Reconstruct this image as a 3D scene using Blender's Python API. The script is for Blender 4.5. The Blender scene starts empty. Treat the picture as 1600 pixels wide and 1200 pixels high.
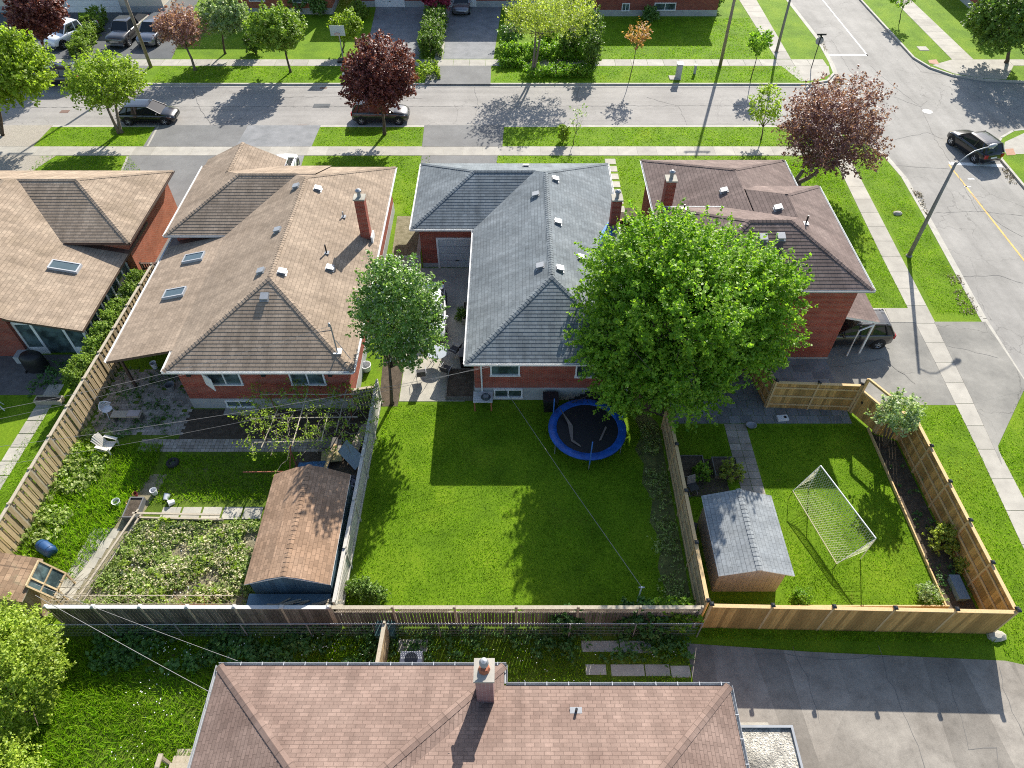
import bpy, math, random
import numpy as np
from mathutils import Vector, Matrix
random.seed(7); RNG = np.random.default_rng(7)
R = math.radians; PI = math.pi
S = bpy.context.scene
# ---------------------------------------------------------------- camera, sky, sun, exposure
F = 1095.0; TH = R(47.8); CH = 28.0          # focal length (px of 1600), pitch below horizon, height
cam = bpy.data.objects.new('camera', bpy.data.cameras.new('camera')); S.collection.objects.link(cam)
cam.location = (0, 0, CH); cam.rotation_euler = (R(90) - TH, 0, 0)
cam.data.sensor_width = 36; cam.data.lens = 36 * F / 1600; cam.data.clip_end = 2000; cam.data.clip_start = .1
S.camera = cam
SUN_EL, SUN_AZ = R(32), R(17.5)
w = bpy.data.worlds.new('World'); S.world = w; w.use_nodes = True
nt = w.node_tree; bg = nt.nodes['Background']; sky = nt.nodes.new('ShaderNodeTexSky')
sky.sky_type = 'NISHITA'; sky.sun_disc = False; sky.sun_elevation = SUN_EL; sky.sun_rotation = SUN_AZ
nt.links.new(sky.outputs[0], bg.inputs[0]); bg.inputs[1].default_value = .112
sl = bpy.data.lights.new('sun', 'SUN'); sl.energy = 5.0; sl.angle = R(.5); sl.color = (1, .95, .87)
sun = bpy.data.objects.new('sun', sl); S.collection.objects.link(sun)
sdir = Vector((math.sin(SUN_AZ)*math.cos(SUN_EL), math.cos(SUN_AZ)*math.cos(SUN_EL), math.sin(SUN_EL)))
sun.rotation_euler = (-sdir).to_track_quat('-Z', 'Y').to_euler(); sun.location = sdir*100
S.view_settings.view_transform = 'Standard'; S.view_settings.look = 'None'
S.view_settings.exposure = 1.03; S.cycles.filter_width = 1.05; S.cycles.use_denoising = False; S.view_settings.gamma = 1
S.cycles.max_bounces = 5; S.cycles.diffuse_bounces = 3; S.cycles.transparent_max_bounces = 6

# ---------------------------------------------------------------- measuring helper: photo pixel -> point at height z
def W(px, py, z=0.0):
    dx = (px-800)/F; dy = -(py-600)/F
    d = (dx, math.cos(TH)+dy*math.sin(TH), -math.sin(TH)+dy*math.cos(TH)); t = (z-CH)/d[2]
    return (d[0]*t, d[1]*t, z)
def W2(px, py, z=0.0): return W(px, py, z)[:2]
def WY(px, py, Y):
    dx = (px-800)/F; dy = -(py-600)/F
    d = (dx, math.cos(TH)+dy*math.sin(TH), -math.sin(TH)+dy*math.cos(TH)); t = Y/d[1]
    return (d[0]*t, Y, CH+d[2]*t)

# ---------------------------------------------------------------- materials
class N:
    def __init__(s, name):
        s.m = bpy.data.materials.new(name); s.m.use_nodes = True; s.t = s.m.node_tree
        s.b = s.t.nodes['Principled BSDF']; s.out = s.t.nodes['Material Output']
    def n(s, typ, **kw):
        x = s.t.nodes.new('ShaderNode'+typ)
        for k, v in kw.items():
            if k.startswith('i_'):
                k = k[2:]; x.inputs[int(k) if k.isdigit() else k.replace('_', ' ')].default_value = v
            else: setattr(x, k, v)
        return x
    def l(s, a, b): s.t.links.new(a, b)
    def tc(s, kind='Object'):
        if not hasattr(s, '_tc'): s._tc = s.n('TexCoord')
        return s._tc.outputs[kind]
    def noise(s, scale, detail=4, rough=.6, vec=None):
        x = s.n('TexNoise', i_Scale=scale, i_Detail=detail, i_Roughness=rough); s.l(vec if vec else s.tc(), x.inputs['Vector']); return x.outputs['Fac']
    def ramp(s, fac, stops):
        x = s.n('ValToRGB'); e = x.color_ramp.elements
        while len(e) < len(stops): e.new(.5)
        for q, (p, c) in zip(e, stops): q.position = p; q.color = (*c, 1) if len(c) == 3 else c
        s.l(fac, x.inputs[0]); return x.outputs[0]
    def mix(s, fac, a, b, mode='MIX'):
        x = s.n('Mix', data_type='RGBA', blend_type=mode)
        for v, i in ((fac, 0), (a, 6), (b, 7)):
            if isinstance(v, (int, float)): x.inputs[i].default_value = v
            elif isinstance(v, tuple): x.inputs[i].default_value = (*v[:3], 1)
            else: s.l(v, x.inputs[i])
        return x.outputs[2]
    def math(s, op, a, b=0.0):
        x = s.n('Math', operation=op)
        for v, i in ((a, 0), (b, 1)):
            if isinstance(v, (int, float)): x.inputs[i].default_value = v
            else: s.l(v, x.inputs[i])
        return x.outputs[0]
    def bump(s, h, strength=.5, dist=.02):
        x = s.n('Bump', i_Strength=strength, i_Distance=dist); s.l(h, x.inputs['Height']); s.l(x.outputs[0], s.b.inputs['Normal'])
    def done(s, col, rough=.8, metal=0, spec=.3):
        if isinstance(col, tuple): s.b.inputs['Base Color'].default_value = (*col[:3], 1)
        else: s.l(col, s.b.inputs['Base Color'])
        s.b.inputs['Roughness'].default_value = rough; s.b.inputs['Metallic'].default_value = metal
        s.b.inputs['Specular IOR Level'].default_value = spec
        return s.m
def hsv(n, col, isl=None, val=(.8, 1.2)):
    """multiply col by a per-island random value"""
    g = n.n('NewGeometry').outputs['Random Per Island']
    mr = n.n('MapRange', i_3=val[0], i_4=val[1]); n.l(g, mr.inputs[0])
    return n.mix(1.0, col, mr.outputs[0], 'MULTIPLY')
def speck(name, c1, c2, scale=3, fine=60, famt=.25, rough=.85, bump=.3, isl=None, metal=0, spec=.3, c3=None, dist=.01):
    n = N(name); stops = [(.3, c1), (.7, c2)] if c3 is None else [(.25, c1), (.5, c2), (.72, c3)]
    c = n.ramp(n.noise(scale, 5), stops)
    if famt:
        f = n.noise(fine, 3); g = n.ramp(f, [(.25, (1-famt,)*3), (.75, (1+famt,)*3)])
        c = n.mix(1.0, c, g, 'MULTIPLY')
        if bump: n.bump(f, bump, dist)
    if isl: c = hsv(n, c, val=isl)
    return n.done(c, rough, metal, spec)
def plain(name, c, rough=.6, metal=0, spec=.4, isl=None, dirt=.12):
    n = N(name); f = n.noise(2.5, 5); col = n.mix(1.0, n.ramp(f, [(.3, (1-dirt,)*3), (.7, (1+dirt*.5,)*3)]), c, 'MULTIPLY')
    if isl: col = hsv(n, col, val=isl)
    return n.done(col, rough, metal, spec)

def grass_mat(name, dark, mid, light, big=.35, patch=None):
    n = N(name)
    a = n.noise(big, 4, .6); c = n.ramp(a, [(.3, dark), (.5, mid), (.7, light)])
    b = n.noise(7, 5, .75); c = n.mix(1.0, c, n.ramp(b, [(.3, (.68, .72, .6)), (.7, (1.25, 1.18, 1.2))]), 'MULTIPLY')
    f = n.noise(55, 3, .8); c = n.mix(1.0, c, n.ramp(f, [(.3, (.6,)*3), (.7, (1.35,)*3)]), 'MULTIPLY')
    if patch:
        p = n.noise(patch[0], 6, .7); c = n.mix(n.ramp(p, [(patch[1], (0, 0, 0)), (patch[1]+.08, (1, 1, 1))]), c, patch[2])
    n.bump(f, .9, .05); return n.done(c, .9, 0, .15)
GR = grass_mat('lawn_grass', (.095, .185, .006), (.135, .245, .008), (.185, .29, .012), .45, (.5, .66, (.20, .20, .035)))
GRP = 0
GRW = grass_mat('rough_grass', (.075, .125, .012), (.11, .175, .016), (.16, .225, .03), .6, (1.6, .62, (.11, .085, .05)))
SOIL = speck('soil', (.05, .038, .025), (.11, .085, .06), 4, 40, .5, .95, .8, dist=.04)
DRY = speck('dry_soil', (.13, .115, .06), (.26, .23, .15), 3, 35, .4, .95, .8, dist=.03)
def asphalt(name, c1, c2, crack=True, sc=.25, streak=True, wear=None):
    n = N(name); c = n.ramp(n.noise(sc, 6, .65), [(.3, c1), (.7, c2)])
    g = n.noise(45, 3, .8); c = n.mix(1.0, c, n.ramp(g, [(.25, (.84,)*3), (.75, (1.14,)*3)]), 'MULTIPLY')
    m = n.noise(3, 5, .7); c = n.mix(1.0, c, n.ramp(m, [(.3, (.92,)*3), (.7, (1.06,)*3)]), 'MULTIPLY')
    if wear:
        mw = n.n('Mapping'); mw.inputs['Scale'].default_value = (.05, 1.1, 1) if wear == 'x' else (1.1, .05, 1); n.l(n.tc(), mw.inputs[0])
        wv = n.noise(1.0, 5, .6, mw.outputs[0]); c = n.mix(1.0, c, n.ramp(wv, [(.3, (.86,)*3), (.5, (1,)*3), (.72, (1.10,)*3)]), 'MULTIPLY')
        sp_ = n.noise(.7, 8, .8); c = n.mix(1.0, c, n.ramp(sp_, [(.62, (1,)*3), (.75, (.82,)*3)]), 'MULTIPLY')
    if crack:
        mp = n.n('Mapping'); mp.inputs['Scale'].default_value = (.16, .11, 1); n.l(n.tc(), mp.inputs[0])
        nz = n.n('TexNoise', i_Scale=1.3, i_Detail=6.0); n.l(n.tc(), nz.inputs['Vector'])
        ad = n.mix(.12, mp.outputs[0], nz.outputs['Color'], 'ADD')
        v = n.n('TexVoronoi', feature='DISTANCE_TO_EDGE', i_Scale=2.0); n.l(ad, v.inputs['Vector'])
        k = n.ramp(v.outputs['Distance'], [(0, (.55,)*3), (.006, (1,)*3)])
        gate = n.ramp(n.noise(.13, 3), [(.42, (0, 0, 0)), (.55, (1, 1, 1))])
        c = n.mix(gate, c, n.mix(1.0, c, k, 'MULTIPLY'))
    n.bump(g, .35, .01); return n.done(c, .88, 0, .25)
ROAD = asphalt('road_asphalt', (.235, .22, .20), (.31, .292, .265), wear='x')
ROAD2 = asphalt('side_road_asphalt', (.215, .205, .185), (.31, .295, .268), wear='y')
DRV = asphalt('driveway_asphalt', (.14, .138, .132), (.19, .188, .18), False, .5)
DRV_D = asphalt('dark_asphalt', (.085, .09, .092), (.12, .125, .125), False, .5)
DRV_S = asphalt('old_driveway_asphalt', (.15, .145, .13), (.30, .285, .25), True, .3)
CONC = speck('concrete', (.30, .28, .24), (.40, .375, .32), 1.2, 50, .12, .9, .25, isl=(.88, 1.08))
CONC_O = speck('old_concrete', (.29, .275, .23), (.42, .39, .32), 1.5, 40, .2, .9, .3, isl=(.85, 1.1))
CURB = speck('kerb_concrete', (.33, .31, .27), (.44, .42, .36), 1.5, 40, .15, .9, .3)
PAVE = speck('paver', (.22, .19, .155), (.39, .345, .29), 1.3, 50, .2, .9, .4, isl=(.75, 1.15))
PAVE_G = speck('grey_paver', (.16, .165, .165), (.25, .25, .25), 1.1, 50, .2, .9, .4, isl=(.75, 1.15))
GRAVEL = speck('gravel', (.22, .20, .16), (.38, .34, .28), 12, 60, .45, .95, .8)
def pebble():
    n = N('pebble_roof'); v = n.n('TexVoronoi', i_Scale=22.0); n.l(n.tc(), v.inputs['Vector'])
    c = n.ramp(n.math('MULTIPLY', n.noise(.8, 4), 1.0), [(.35, (.16, .15, .13)), (.55, (.5, .46, .38))])
    sp = n.n('SeparateColor'); n.l(v.outputs['Color'], sp.inputs[0])
    c = n.mix(1.0, c, n.ramp(sp.outputs[0], [(0, (.6,)*3), (1, (1.25,)*3)]), 'MULTIPLY'); n.bump(v.outputs['Distance'], .8, .03)
    return n.done(c, .9)
PEB = pebble()
def shingle(name, c1, c2, c3, course=.2, tab=.32, streak=.17, var=.25):
    n = N(name); uv = n.tc('UV')
    b = n.n('TexBrick', i_Scale=1.0, i_Mortar_Size=.012, i_Mortar_Smooth=.4, i_Bias=0.0, i_Brick_Width=tab, i_Row_Height=course)
    b.offset = .37; b.offset_frequency = 2
    b.inputs['Color1'].default_value = (1-var, 1-var, 1-var, 1); b.inputs['Color2'].default_value = (1+var, 1+var, 1+var, 1); b.inputs['Mortar'].default_value = (.62,)*3+(1,)
    n.l(uv, b.inputs['Vector'])
    c = n.ramp(n.noise(.7, 5, .6), [(.3, c1), (.5, c2), (.7, c3)])
    c = n.mix(1.0, c, b.outputs[0], 'MULTIPLY')
    mp = n.n('Mapping'); mp.inputs['Scale'].default_value = (2.2, .25, 1); n.l(uv, mp.inputs[0])
    st = n.n('TexNoise', i_Scale=1.0, i_Detail=4.0); n.l(mp.outputs[0], st.inputs['Vector'])
    c = n.mix(1.0, c, n.ramp(st.outputs['Fac'], [(.3, (1-streak,)*3), (.7, (1+streak,)*3)]), 'MULTIPLY')
    f = n.noise(70, 2, .8); c = n.mix(1.0, c, n.ramp(f, [(.25, (.72,)*3), (.75, (1.28,)*3)]), 'MULTIPLY')
    n.bump(f, .35, .01); return n.done(c, .93, 0, .15)
SH_TAN1 = shingle('pale_tan_shingles', (.24, .185, .13), (.285, .22, .16), (.33, .26, .19), var=.14)
SH_TAN = shingle('tan_shingles', (.235, .18, .13), (.275, .213, .157), (.315, .245, .18), var=.12)
SH_GREY = shingle('blue_grey_shingles', (.13, .148, .158), (.16, .18, .19), (.19, .21, .22), var=.12)
SH_BRN = shingle('mauve_brown_shingles', (.135, .10, .088), (.16, .12, .106), (.19, .145, .127), var=.13)
SH_PNK = shingle('pink_brown_shingles', (.165, .113, .092), (.195, .137, .112), (.235, .168, .138), .145, .30, var=.13, streak=.12)
SH_SHD = shingle('orange_brown_shingles', (.235, .15, .095), (.285, .185, .12), (.335, .225, .15), .17, .28, .1, .2)
SH_S3 = shingle('light_grey_shingles', (.19, .205, .215), (.23, .245, .25), (.27, .28, .28), .18, .3, var=.08)
SH_S1 = shingle('weathered_shingles', (.20, .13, .08), (.25, .17, .11), (.2, .21, .13), .2, .3)
def brick(name, c1, c2, mort, sx=.24, sy=.085):
    n = N(name); b = n.n('TexBrick', i_Scale=1.0, i_Mortar_Size=.010, i_Mortar_Smooth=.2, i_Bias=0.0, i_Brick_Width=sx, i_Row_Height=sy)
    b.inputs['Color1'].default_value = (*c1, 1); b.inputs['Color2'].default_value = (*c2, 1); b.inputs['Mortar'].default_value = (*mort, 1)
    n.l(n.tc('UV'), b.inputs['Vector'])
    c = n.mix(1.0, b.outputs[0], n.ramp(n.noise(1.2, 5), [(.3, (.82,)*3), (.7, (1.18,)*3)]), 'MULTIPLY')
    n.bump(b.outputs['Fac'], -.3, .01); return n.done(c, .9, 0, .2)
BRICK = brick('red_brick', (.24, .045, .03), (.34, .08, .05), (.27, .17, .13))
BRICK_O = brick('orange_brick', (.30, .075, .035), (.38, .11, .055), (.34, .21, .15))
BRICK_D = brick('dark_red_brick', (.20, .04, .028), (.28, .07, .045), (.22, .14, .11))
BRICK_P = brick('mauve_brick', (.26, .13, .12), (.33, .19, .17), (.36, .3, .28))
def wood(name, c1, c2, isl=(.75, 1.2), knots=True):
    n = N(name); mp = n.n('Mapping'); mp.inputs['Scale'].default_value = (1, 1, .18); n.l(n.tc(), mp.inputs[0])
    z = n.n('TexNoise', i_Scale=14.0, i_Detail=5.0, i_Roughness=.7); n.l(mp.outputs[0], z.inputs['Vector'])
    c = n.ramp(z.outputs['Fac'], [(.3, c1), (.7, c2)]); c = hsv(n, c, val=isl)
    n.bump(z.outputs['Fac'], .4, .01); return n.done(c, .8, 0, .2)
W_NEW = wood('new_cedar', (.38, .22, .07), (.56, .34, .12), (.55, 1.2))
W_NEWT = wood('new_cedar_trim', (.48, .32, .15), (.62, .44, .23), (.85, 1.1))
W_OLD = wood('weathered_board', (.085, .08, .07), (.18, .165, .14), (.6, 1.3))
W_OLDT = wood('weathered_cap', (.30, .26, .19), (.44, .38, .29), (.8, 1.15))
W_TAN = wood('tan_board', (.36, .27, .15), (.52, .40, .24), (.7, 1.15))
W_GRY = wood('grey_board', (.38, .36, .31), (.52, .49, .43), (.88, 1.08))
W_DRK = wood('dark_stained_board', (.055, .03, .02), (.10, .06, .04))
BARK = speck('bark', (.06, .045, .03), (.13, .10, .07), 6, 40, .35, .95, .8, dist=.02)
BARK_G = speck('grey_bark', (.13, .11, .085), (.22, .19, .15), 6, 40, .35, .95, .8, dist=.02)
def leaf(name, c1, c2, c3, tr=.45, spec=.35, rough=.5, back=None, patch=None):
    n = N(name); g = n.n('NewGeometry'); c = n.ramp(g.outputs['Random Per Island'], [(0, c1), (.5, c2), (1, c3)])
    c = n.mix(1.0, c, n.ramp(n.noise(.9, 3), [(.3, (.75,)*3), (.7, (1.25,)*3)]), 'MULTIPLY')
    if patch: c = n.mix(n.ramp(n.noise(patch[0], 5, .65), [(patch[1], (0, 0, 0)), (patch[1]+.14, (.8,)*3)]), c, patch[2])
    n.done(c, rough, 0, spec); t = n.n('BsdfTranslucent'); n.l(n.mix(1.0, c, (1.15, 1.25, .6), 'MULTIPLY'), t.inputs[0])
    mx = n.n('MixShader', i_0=tr); n.l(n.b.outputs[0], mx.inputs[1]); n.l(t.outputs[0], mx.inputs[2]); n.l(mx.outputs[0], n.out.inputs[0])
    return n.m
L_MAPLE = leaf('maple_leaf', (.11, .24, .018), (.20, .36, .028), (.34, .49, .05), .52)
L_DARK = leaf('dark_leaf', (.075, .165, .03), (.15, .28, .05), (.30, .42, .13), .42, .5, .4)
L_PALE = leaf('pale_leaf', (.18, .28, .08), (.32, .42, .17), (.52, .56, .36), .4)
L_LIME = leaf('lime_leaf', (.18, .27, .02), (.27, .375, .035), (.36, .46, .07), .5)
L_YEL = leaf('yellow_green_leaf', (.23, .285, .035), (.34, .40, .06), (.45, .50, .12), .5)
L_RED = leaf('crimson_leaf', (.085, .022, .02), (.16, .04, .035), (.30, .11, .08), .35, .5)
L_PUR = leaf('plum_leaf', (.15, .06, .058), (.25, .115, .105), (.42, .24, .215), .35, .4)
L_PINK = leaf('rose_leaf', (.22, .10, .085), (.36, .18, .15), (.5, .3, .25), .35, .4)
L_MAG = leaf('magenta_leaf', (.18, .01, .03), (.3, .02, .05), (.4, .06, .1), .3)
L_ORG = leaf('amber_leaf', (.35, .16, .05), (.50, .26, .09), (.6, .38, .18), .4)
L_HEDGE = leaf('hedge_leaf', (.14, .23, .025), (.22, .33, .04), (.33, .43, .07), .4)
L_CEDAR = leaf('cedar_leaf', (.18, .27, .02), (.28, .38, .035), (.42, .50, .07), .4)
L_CED2 = leaf('dark_cedar_leaf', (.08, .15, .02), (.13, .22, .03), (.2, .3, .05), .35)
L_WEED = leaf('weed_leaf', (.17, .26, .04), (.28, .38, .08), (.44, .47, .20), .4)
L_WEEDD = leaf('broad_weed_leaf', (.05, .13, .03), (.08, .19, .04), (.14, .26, .06), .35)
L_BLADE = leaf('grass_blade', (.125, .26, .006), (.185, .345, .010), (.27, .41, .018), .5, .15, .8, patch=(.33, .55, (.33, .36, .06)))
L_BLADEW = leaf('long_grass_blade', (.13, .27, .008), (.20, .36, .014), (.30, .44, .03), .5, .15, .8)
L_FLOW = plain('white_petal', (.8, .8, .74), .6, isl=(.8, 1.1))
WHITE = plain('white_trim', (.74, .74, .72), .5); WHITEM = plain('white_metal', (.78, .78, .77), .35)
TRIM_B = plain('brown_trim', (.10, .065, .05), .5); TRIM_G = plain('grey_trim', (.38, .39, .40), .5)
METAL = plain('galvanised_metal', (.30, .31, .32), .5, .3); DARK = plain('dark_metal', (.02, .022, .025), .4); BLACK = plain('black_plastic', (.012, .012, .013), .5)
RUBBER = plain('rubber', (.018, .018, .018), .85); RUST = speck('rusty_steel', (.18, .06, .035), (.32, .12, .07), 6, 40, .2)
CONCW = speck('parged_block', (.30, .31, .30), (.40, .41, .40), 1.2, 30, .1, .9, .2)
BLUEM = plain('blue_grey_metal', (.10, .17, .22), .5, .2, isl=(.8, 1.2)); CREAM = plain('cream_siding', (.62, .56, .46), .6, isl=(.93, 1.05))
SALM = plain('beige_siding', (.46, .38, .32), .6, isl=(.93, 1.05))
BLUE = plain('blue_vinyl', (.010, .075, .32), .4, dirt=.45); NETB = plain('black_mat', (.01, .01, .012), .7); TARP = plain('blue_tarp', (.04, .13, .27), .5, dirt=.4)
PLAST = plain('white_plastic', (.68, .69, .70), .35); YEL = plain('yellow_paint', (.62, .38, .10), .8, dirt=.25); WPAINT = plain('white_road_paint', (.72, .71, .67), .8, dirt=.2)
TERRA = plain('terracotta', (.35, .12, .06), .8); ORANGE = speck('orange_mesh', (.40, .09, .02), (.55, .16, .04), 8, 40, .5)
WIRE = plain('grey_cable', (.22, .21, .20), .6); POLE = speck('galvanised_pole', (.17, .16, .145), (.24, .23, .21), 3, 20, .1, .6); WPOLE = speck('timber_pole', (.20, .16, .12), (.30, .25, .19), 3, 30, .2)
BIN_B = plain('bin_blue', (.015, .06, .16), .5); GREENB = plain('green_box', (.05, .12, .11), .5)
def glass(name, c, rough=.06):
    n = N(name); n.done(n.ramp(n.noise(1.3, 3), [(.4, c), (.6, tuple(v*3.2 for v in c))]), rough, 0, .9); return n.m
GLASS = glass('window_glass', (.03, .045, .045)); CGLASS = plain('car_glass', (.014, .018, .022), .05, spec=.5, dirt=0); SKYL = plain('skylight_glass', (.07, .10, .11), .12, spec=.6)
def paint(name, c, metal=.3):
    n = N(name); n.done(c, .28, metal, .5); n.b.inputs['Coat Weight'].default_value = .8; n.b.inputs['Coat Roughness'].default_value = .06; return n.m
P_BLK = paint('black_paint', (.012, .012, .014)); P_DKG = paint('charcoal_paint', (.035, .035, .036)); P_SIL = paint('silver_paint', (.22, .22, .23), .6)
P_WHT = paint('white_car_paint', (.75, .76, .78), 0); P_TAU = paint('taupe_paint', (.05, .046, .043), .5); P_GRY = paint('grey_brown_paint', (.10, .095, .09), .5)
LAMP_R = plain('red_lens', (.35, .012, .012), .2); LAMP_W = plain('clear_lens', (.6, .62, .62), .15); CHROME = plain('chrome', (.7, .7, .7), .15, 1.0)

# ---------------------------------------------------------------- mesh building
class MB:
    def __init__(s): s.v = []; s.f = []; s.uv = []; s.mi = []
    def face(s, pts, uv=None, mi=0):
        i = len(s.v); s.v += [tuple(p) for p in pts]; s.f.append(tuple(range(i, i+len(pts))))
        if uv is None:
            a, b, c = Vector(pts[0]), Vector(pts[1]), Vector(pts[2]); nn = (b-a).cross(c-a)
            ax = max(range(3), key=lambda k: abs(nn[k]))
            if ax == 2: uv = [(p[0], p[1]) for p in pts]
            elif ax == 0: uv = [(p[1], p[2]) for p in pts]
            else: uv = [(p[0], p[2]) for p in pts]
        s.uv += list(uv); s.mi.append(mi); return s
    def hexa(s, p, mi=0):  # p: 8 pts, bottom 4 (ccw) then top 4
        i = len(s.v); s.v += [tuple(q) for q in p]
        for f in ((3, 2, 1, 0), (4, 5, 6, 7), (0, 1, 5, 4), (1, 2, 6, 5), (2, 3, 7, 6), (3, 0, 4, 7)):
            s.f.append(tuple(i+k for k in f)); q = [p[k] for k in f]
            a, b, c = Vector(q[0]), Vector(q[1]), Vector(q[2]); nn = (b-a).cross(c-a); ax = max(range(3), key=lambda k: abs(nn[k]))
            s.uv += [((t[0], t[1]) if ax == 2 else (t[1], t[2]) if ax == 0 else (t[0], t[2])) for t in q]; s.mi.append(mi)
        return s
    def box(s, x0, y0, z0, x1, y1, z1, mi=0):
        if x0 > x1: x0, x1 = x1, x0
        if y0 > y1: y0, y1 = y1, y0
        return s.hexa([(x0, y0, z0), (x1, y0, z0), (x1, y1, z0), (x0, y1, z0), (x0, y0, z1), (x1, y0, z1), (x1, y1, z1), (x0, y1, z1)], mi)
    def bar(s, a, b, w_, h_, mi=0, up=(0, 0, 1)):  # rectangular bar from a to b
        a, b = Vector(a), Vector(b); d = (b-a).normalized(); u = Vector(up)
        if abs(d.dot(u)) > .98: u = Vector((0, 1, 0))
        r = d.cross(u).normalized()*w_/2; t = r.cross(d).normalized()*h_/2
        return s.hexa([a-r-t, a+r-t, b+r-t, b-r-t, a-r+t, a+r+t, b+r+t, b-r+t], mi)
    def tube(s, pts, rad, n=8, mi=0, cap=True):
        pts = [Vector(p) for p in pts]; rad = rad if isinstance(rad, (list, tuple)) else [rad]*len(pts); rings = []
        for k, p in enumerate(pts):
            d = (pts[min(k+1, len(pts)-1)]-pts[max(k-1, 0)]).normalized(); u = Vector((0, 0, 1)) if abs(d.z) < .95 else Vector((0, 1, 0))
            r = d.cross(u).normalized(); t = r.cross(d); i = len(s.v)
            for j in range(n):
                a = 2*PI*j/n; s.v.append(tuple(p+(r*math.cos(a)+t*math.sin(a))*rad[k]))
            rings.append(i)
        for k in range(len(pts)-1):
            for j in range(n):
                s.f.append((rings[k]+j, rings[k]+(j+1) % n, rings[k+1]+(j+1) % n, rings[k+1]+j)); s.uv += [(j*.1, k), (j*.1+.1, k), (j*.1+.1, k+1), (j*.1, k+1)]; s.mi.append(mi)
        if cap:
            for i, rv in ((rings[0], 1), (rings[-1], 0)):
                q = tuple(range(i, i+n)); s.f.append(q[::-1] if rv else q); s.uv += [(0, 0)]*n; s.mi.append(mi)
        return s
    def lathe(s, prof, c=(0, 0, 0), n=16, mi=0, axis='z', sx=1, sy=1):
        i = len(s.v)
        for (r, z) in prof:
            for j in range(n):
                a = 2*PI*j/n; p = (r*math.cos(a)*sx, r*math.sin(a)*sy, z)
                if axis == 'y': p = (p[0], p[2], p[1])
                if axis == 'x': p = (p[2], p[0], p[1])
                s.v.append((p[0]+c[0], p[1]+c[1], p[2]+c[2]))
        for k in range(len(prof)-1):
            for j in range(n):
                s.f.append((i+k*n+j, i+k*n+(j+1) % n, i+(k+1)*n+(j+1) % n, i+(k+1)*n+j)); s.uv += [(0, 0), (1, 0), (1, 1), (0, 1)]; s.mi.append(mi)
        return s
    def prism(s, poly, z0, z1, mi=0):
        if sum(a[0]*b[1]-b[0]*a[1] for a, b in zip(poly, poly[1:]+poly[:1])) < 0: poly = poly[::-1]
        s.face([(x, y, z1) for x, y in poly], mi=mi); s.face([(x, y, z0) for x, y in poly[::-1]], mi=mi); n = len(poly)
        for k in range(n):
            a, b = poly[k], poly[(k+1) % n]; s.face([(*a, z0), (*b, z0), (*b, z1), (*a, z1)], mi=mi)
        return s
    def build(s, name, mat, parent=None, world=False, smooth=False):
        me = bpy.data.meshes.new(name); vs = s.v
        if world and parent is not None:
            o_ = Vector((0, 0, 0)); q = parent
            while q: o_ += q.location; q = q.parent
            vs = [(v[0]-o_.x, v[1]-o_.y, v[2]-o_.z) for v in vs]
        me.from_pydata(vs, [], s.f)
        ul = me.uv_layers.new(name='UVMap'); ul.data.foreach_set('uv', np.array(s.uv, dtype=np.float32).ravel())
        for m in (mat if isinstance(mat, (list, tuple)) else [mat]): me.materials.append(m)
        if any(s.mi): me.polygons.foreach_set('material_index', s.mi)
        if smooth: me.polygons.foreach_set('use_smooth', [True]*len(s.f))
        o = bpy.data.objects.new(name, me); S.collection.objects.link(o)
        if parent: o.parent = parent
        return o
def tag(o, label=None, cat=None, group=None, kind=None):
    if label: o['label'] = label
    if cat: o['category'] = cat
    if group: o['group'] = group
    if kind: o['kind'] = kind
    return o
def thing(name, label, cat, loc=(0, 0, 0), rz=0, group=None):
    o = bpy.data.objects.new(name, None); S.collection.objects.link(o); o.location = loc; o.rotation_euler = (0, 0, rz); o.empty_display_size = .3
    return tag(o, label, cat, group)
def struct(name, mb, mat): return tag(mb.build(name, mat), kind='structure')
def copy_tree(o, parent=None):
    c = o.copy(); S.collection.objects.link(c); c.parent = parent
    for ch in [x for x in bpy.data.objects if x.parent == o]: copy_tree(ch, c)
    return c

# ---------------------------------------------------------------- 2D polygon clipping
def clip(poly, a, b, c):
    """part of poly where a*x+b*y+c >= 0"""
    out = []
    for i in range(len(poly)):
        p, q = poly[i], poly[(i+1) % len(poly)]; fp = a*p[0]+b*p[1]+c; fq = a*q[0]+b*q[1]+c
        if fp >= -1e-9: out.append(p)
        if (fp > 1e-9 and fq < -1e-9) or (fp < -1e-9 and fq > 1e-9):
            t = fp/(fp-fq); out.append((p[0]+(q[0]-p[0])*t, p[1]+(q[1]-p[1])*t))
    r = []
    for p in out:
        if not r or abs(p[0]-r[-1][0])+abs(p[1]-r[-1][1]) > 1e-5: r.append(p)
    if len(r) > 2 and abs(r[0][0]-r[-1][0])+abs(r[0][1]-r[-1][1]) < 1e-5: r.pop()
    return r if len(r) > 2 and area(r) > 1e-5 else []
def area(p): return abs(sum(a[0]*b[1]-b[0]*a[1] for a, b in zip(p, p[1:]+p[:1])))/2
def ccw(p): return p if sum(a[0]*b[1]-b[0]*a[1] for a, b in zip(p, p[1:]+p[:1])) > 0 else p[::-1]
def subtract(P, Q):
    Q = ccw(Q); out = []; cur = P
    for i in range(len(Q)):
        p, q = Q[i], Q[(i+1) % len(Q)]; a, b = -(q[1]-p[1]), q[0]-p[0]; c = -(a*p[0]+b*p[1])
        o = clip(cur, -a, -b, -c)
        if o: out.append(o)
        cur = clip(cur, a, b, c)
        if not cur: break
    return out

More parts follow.
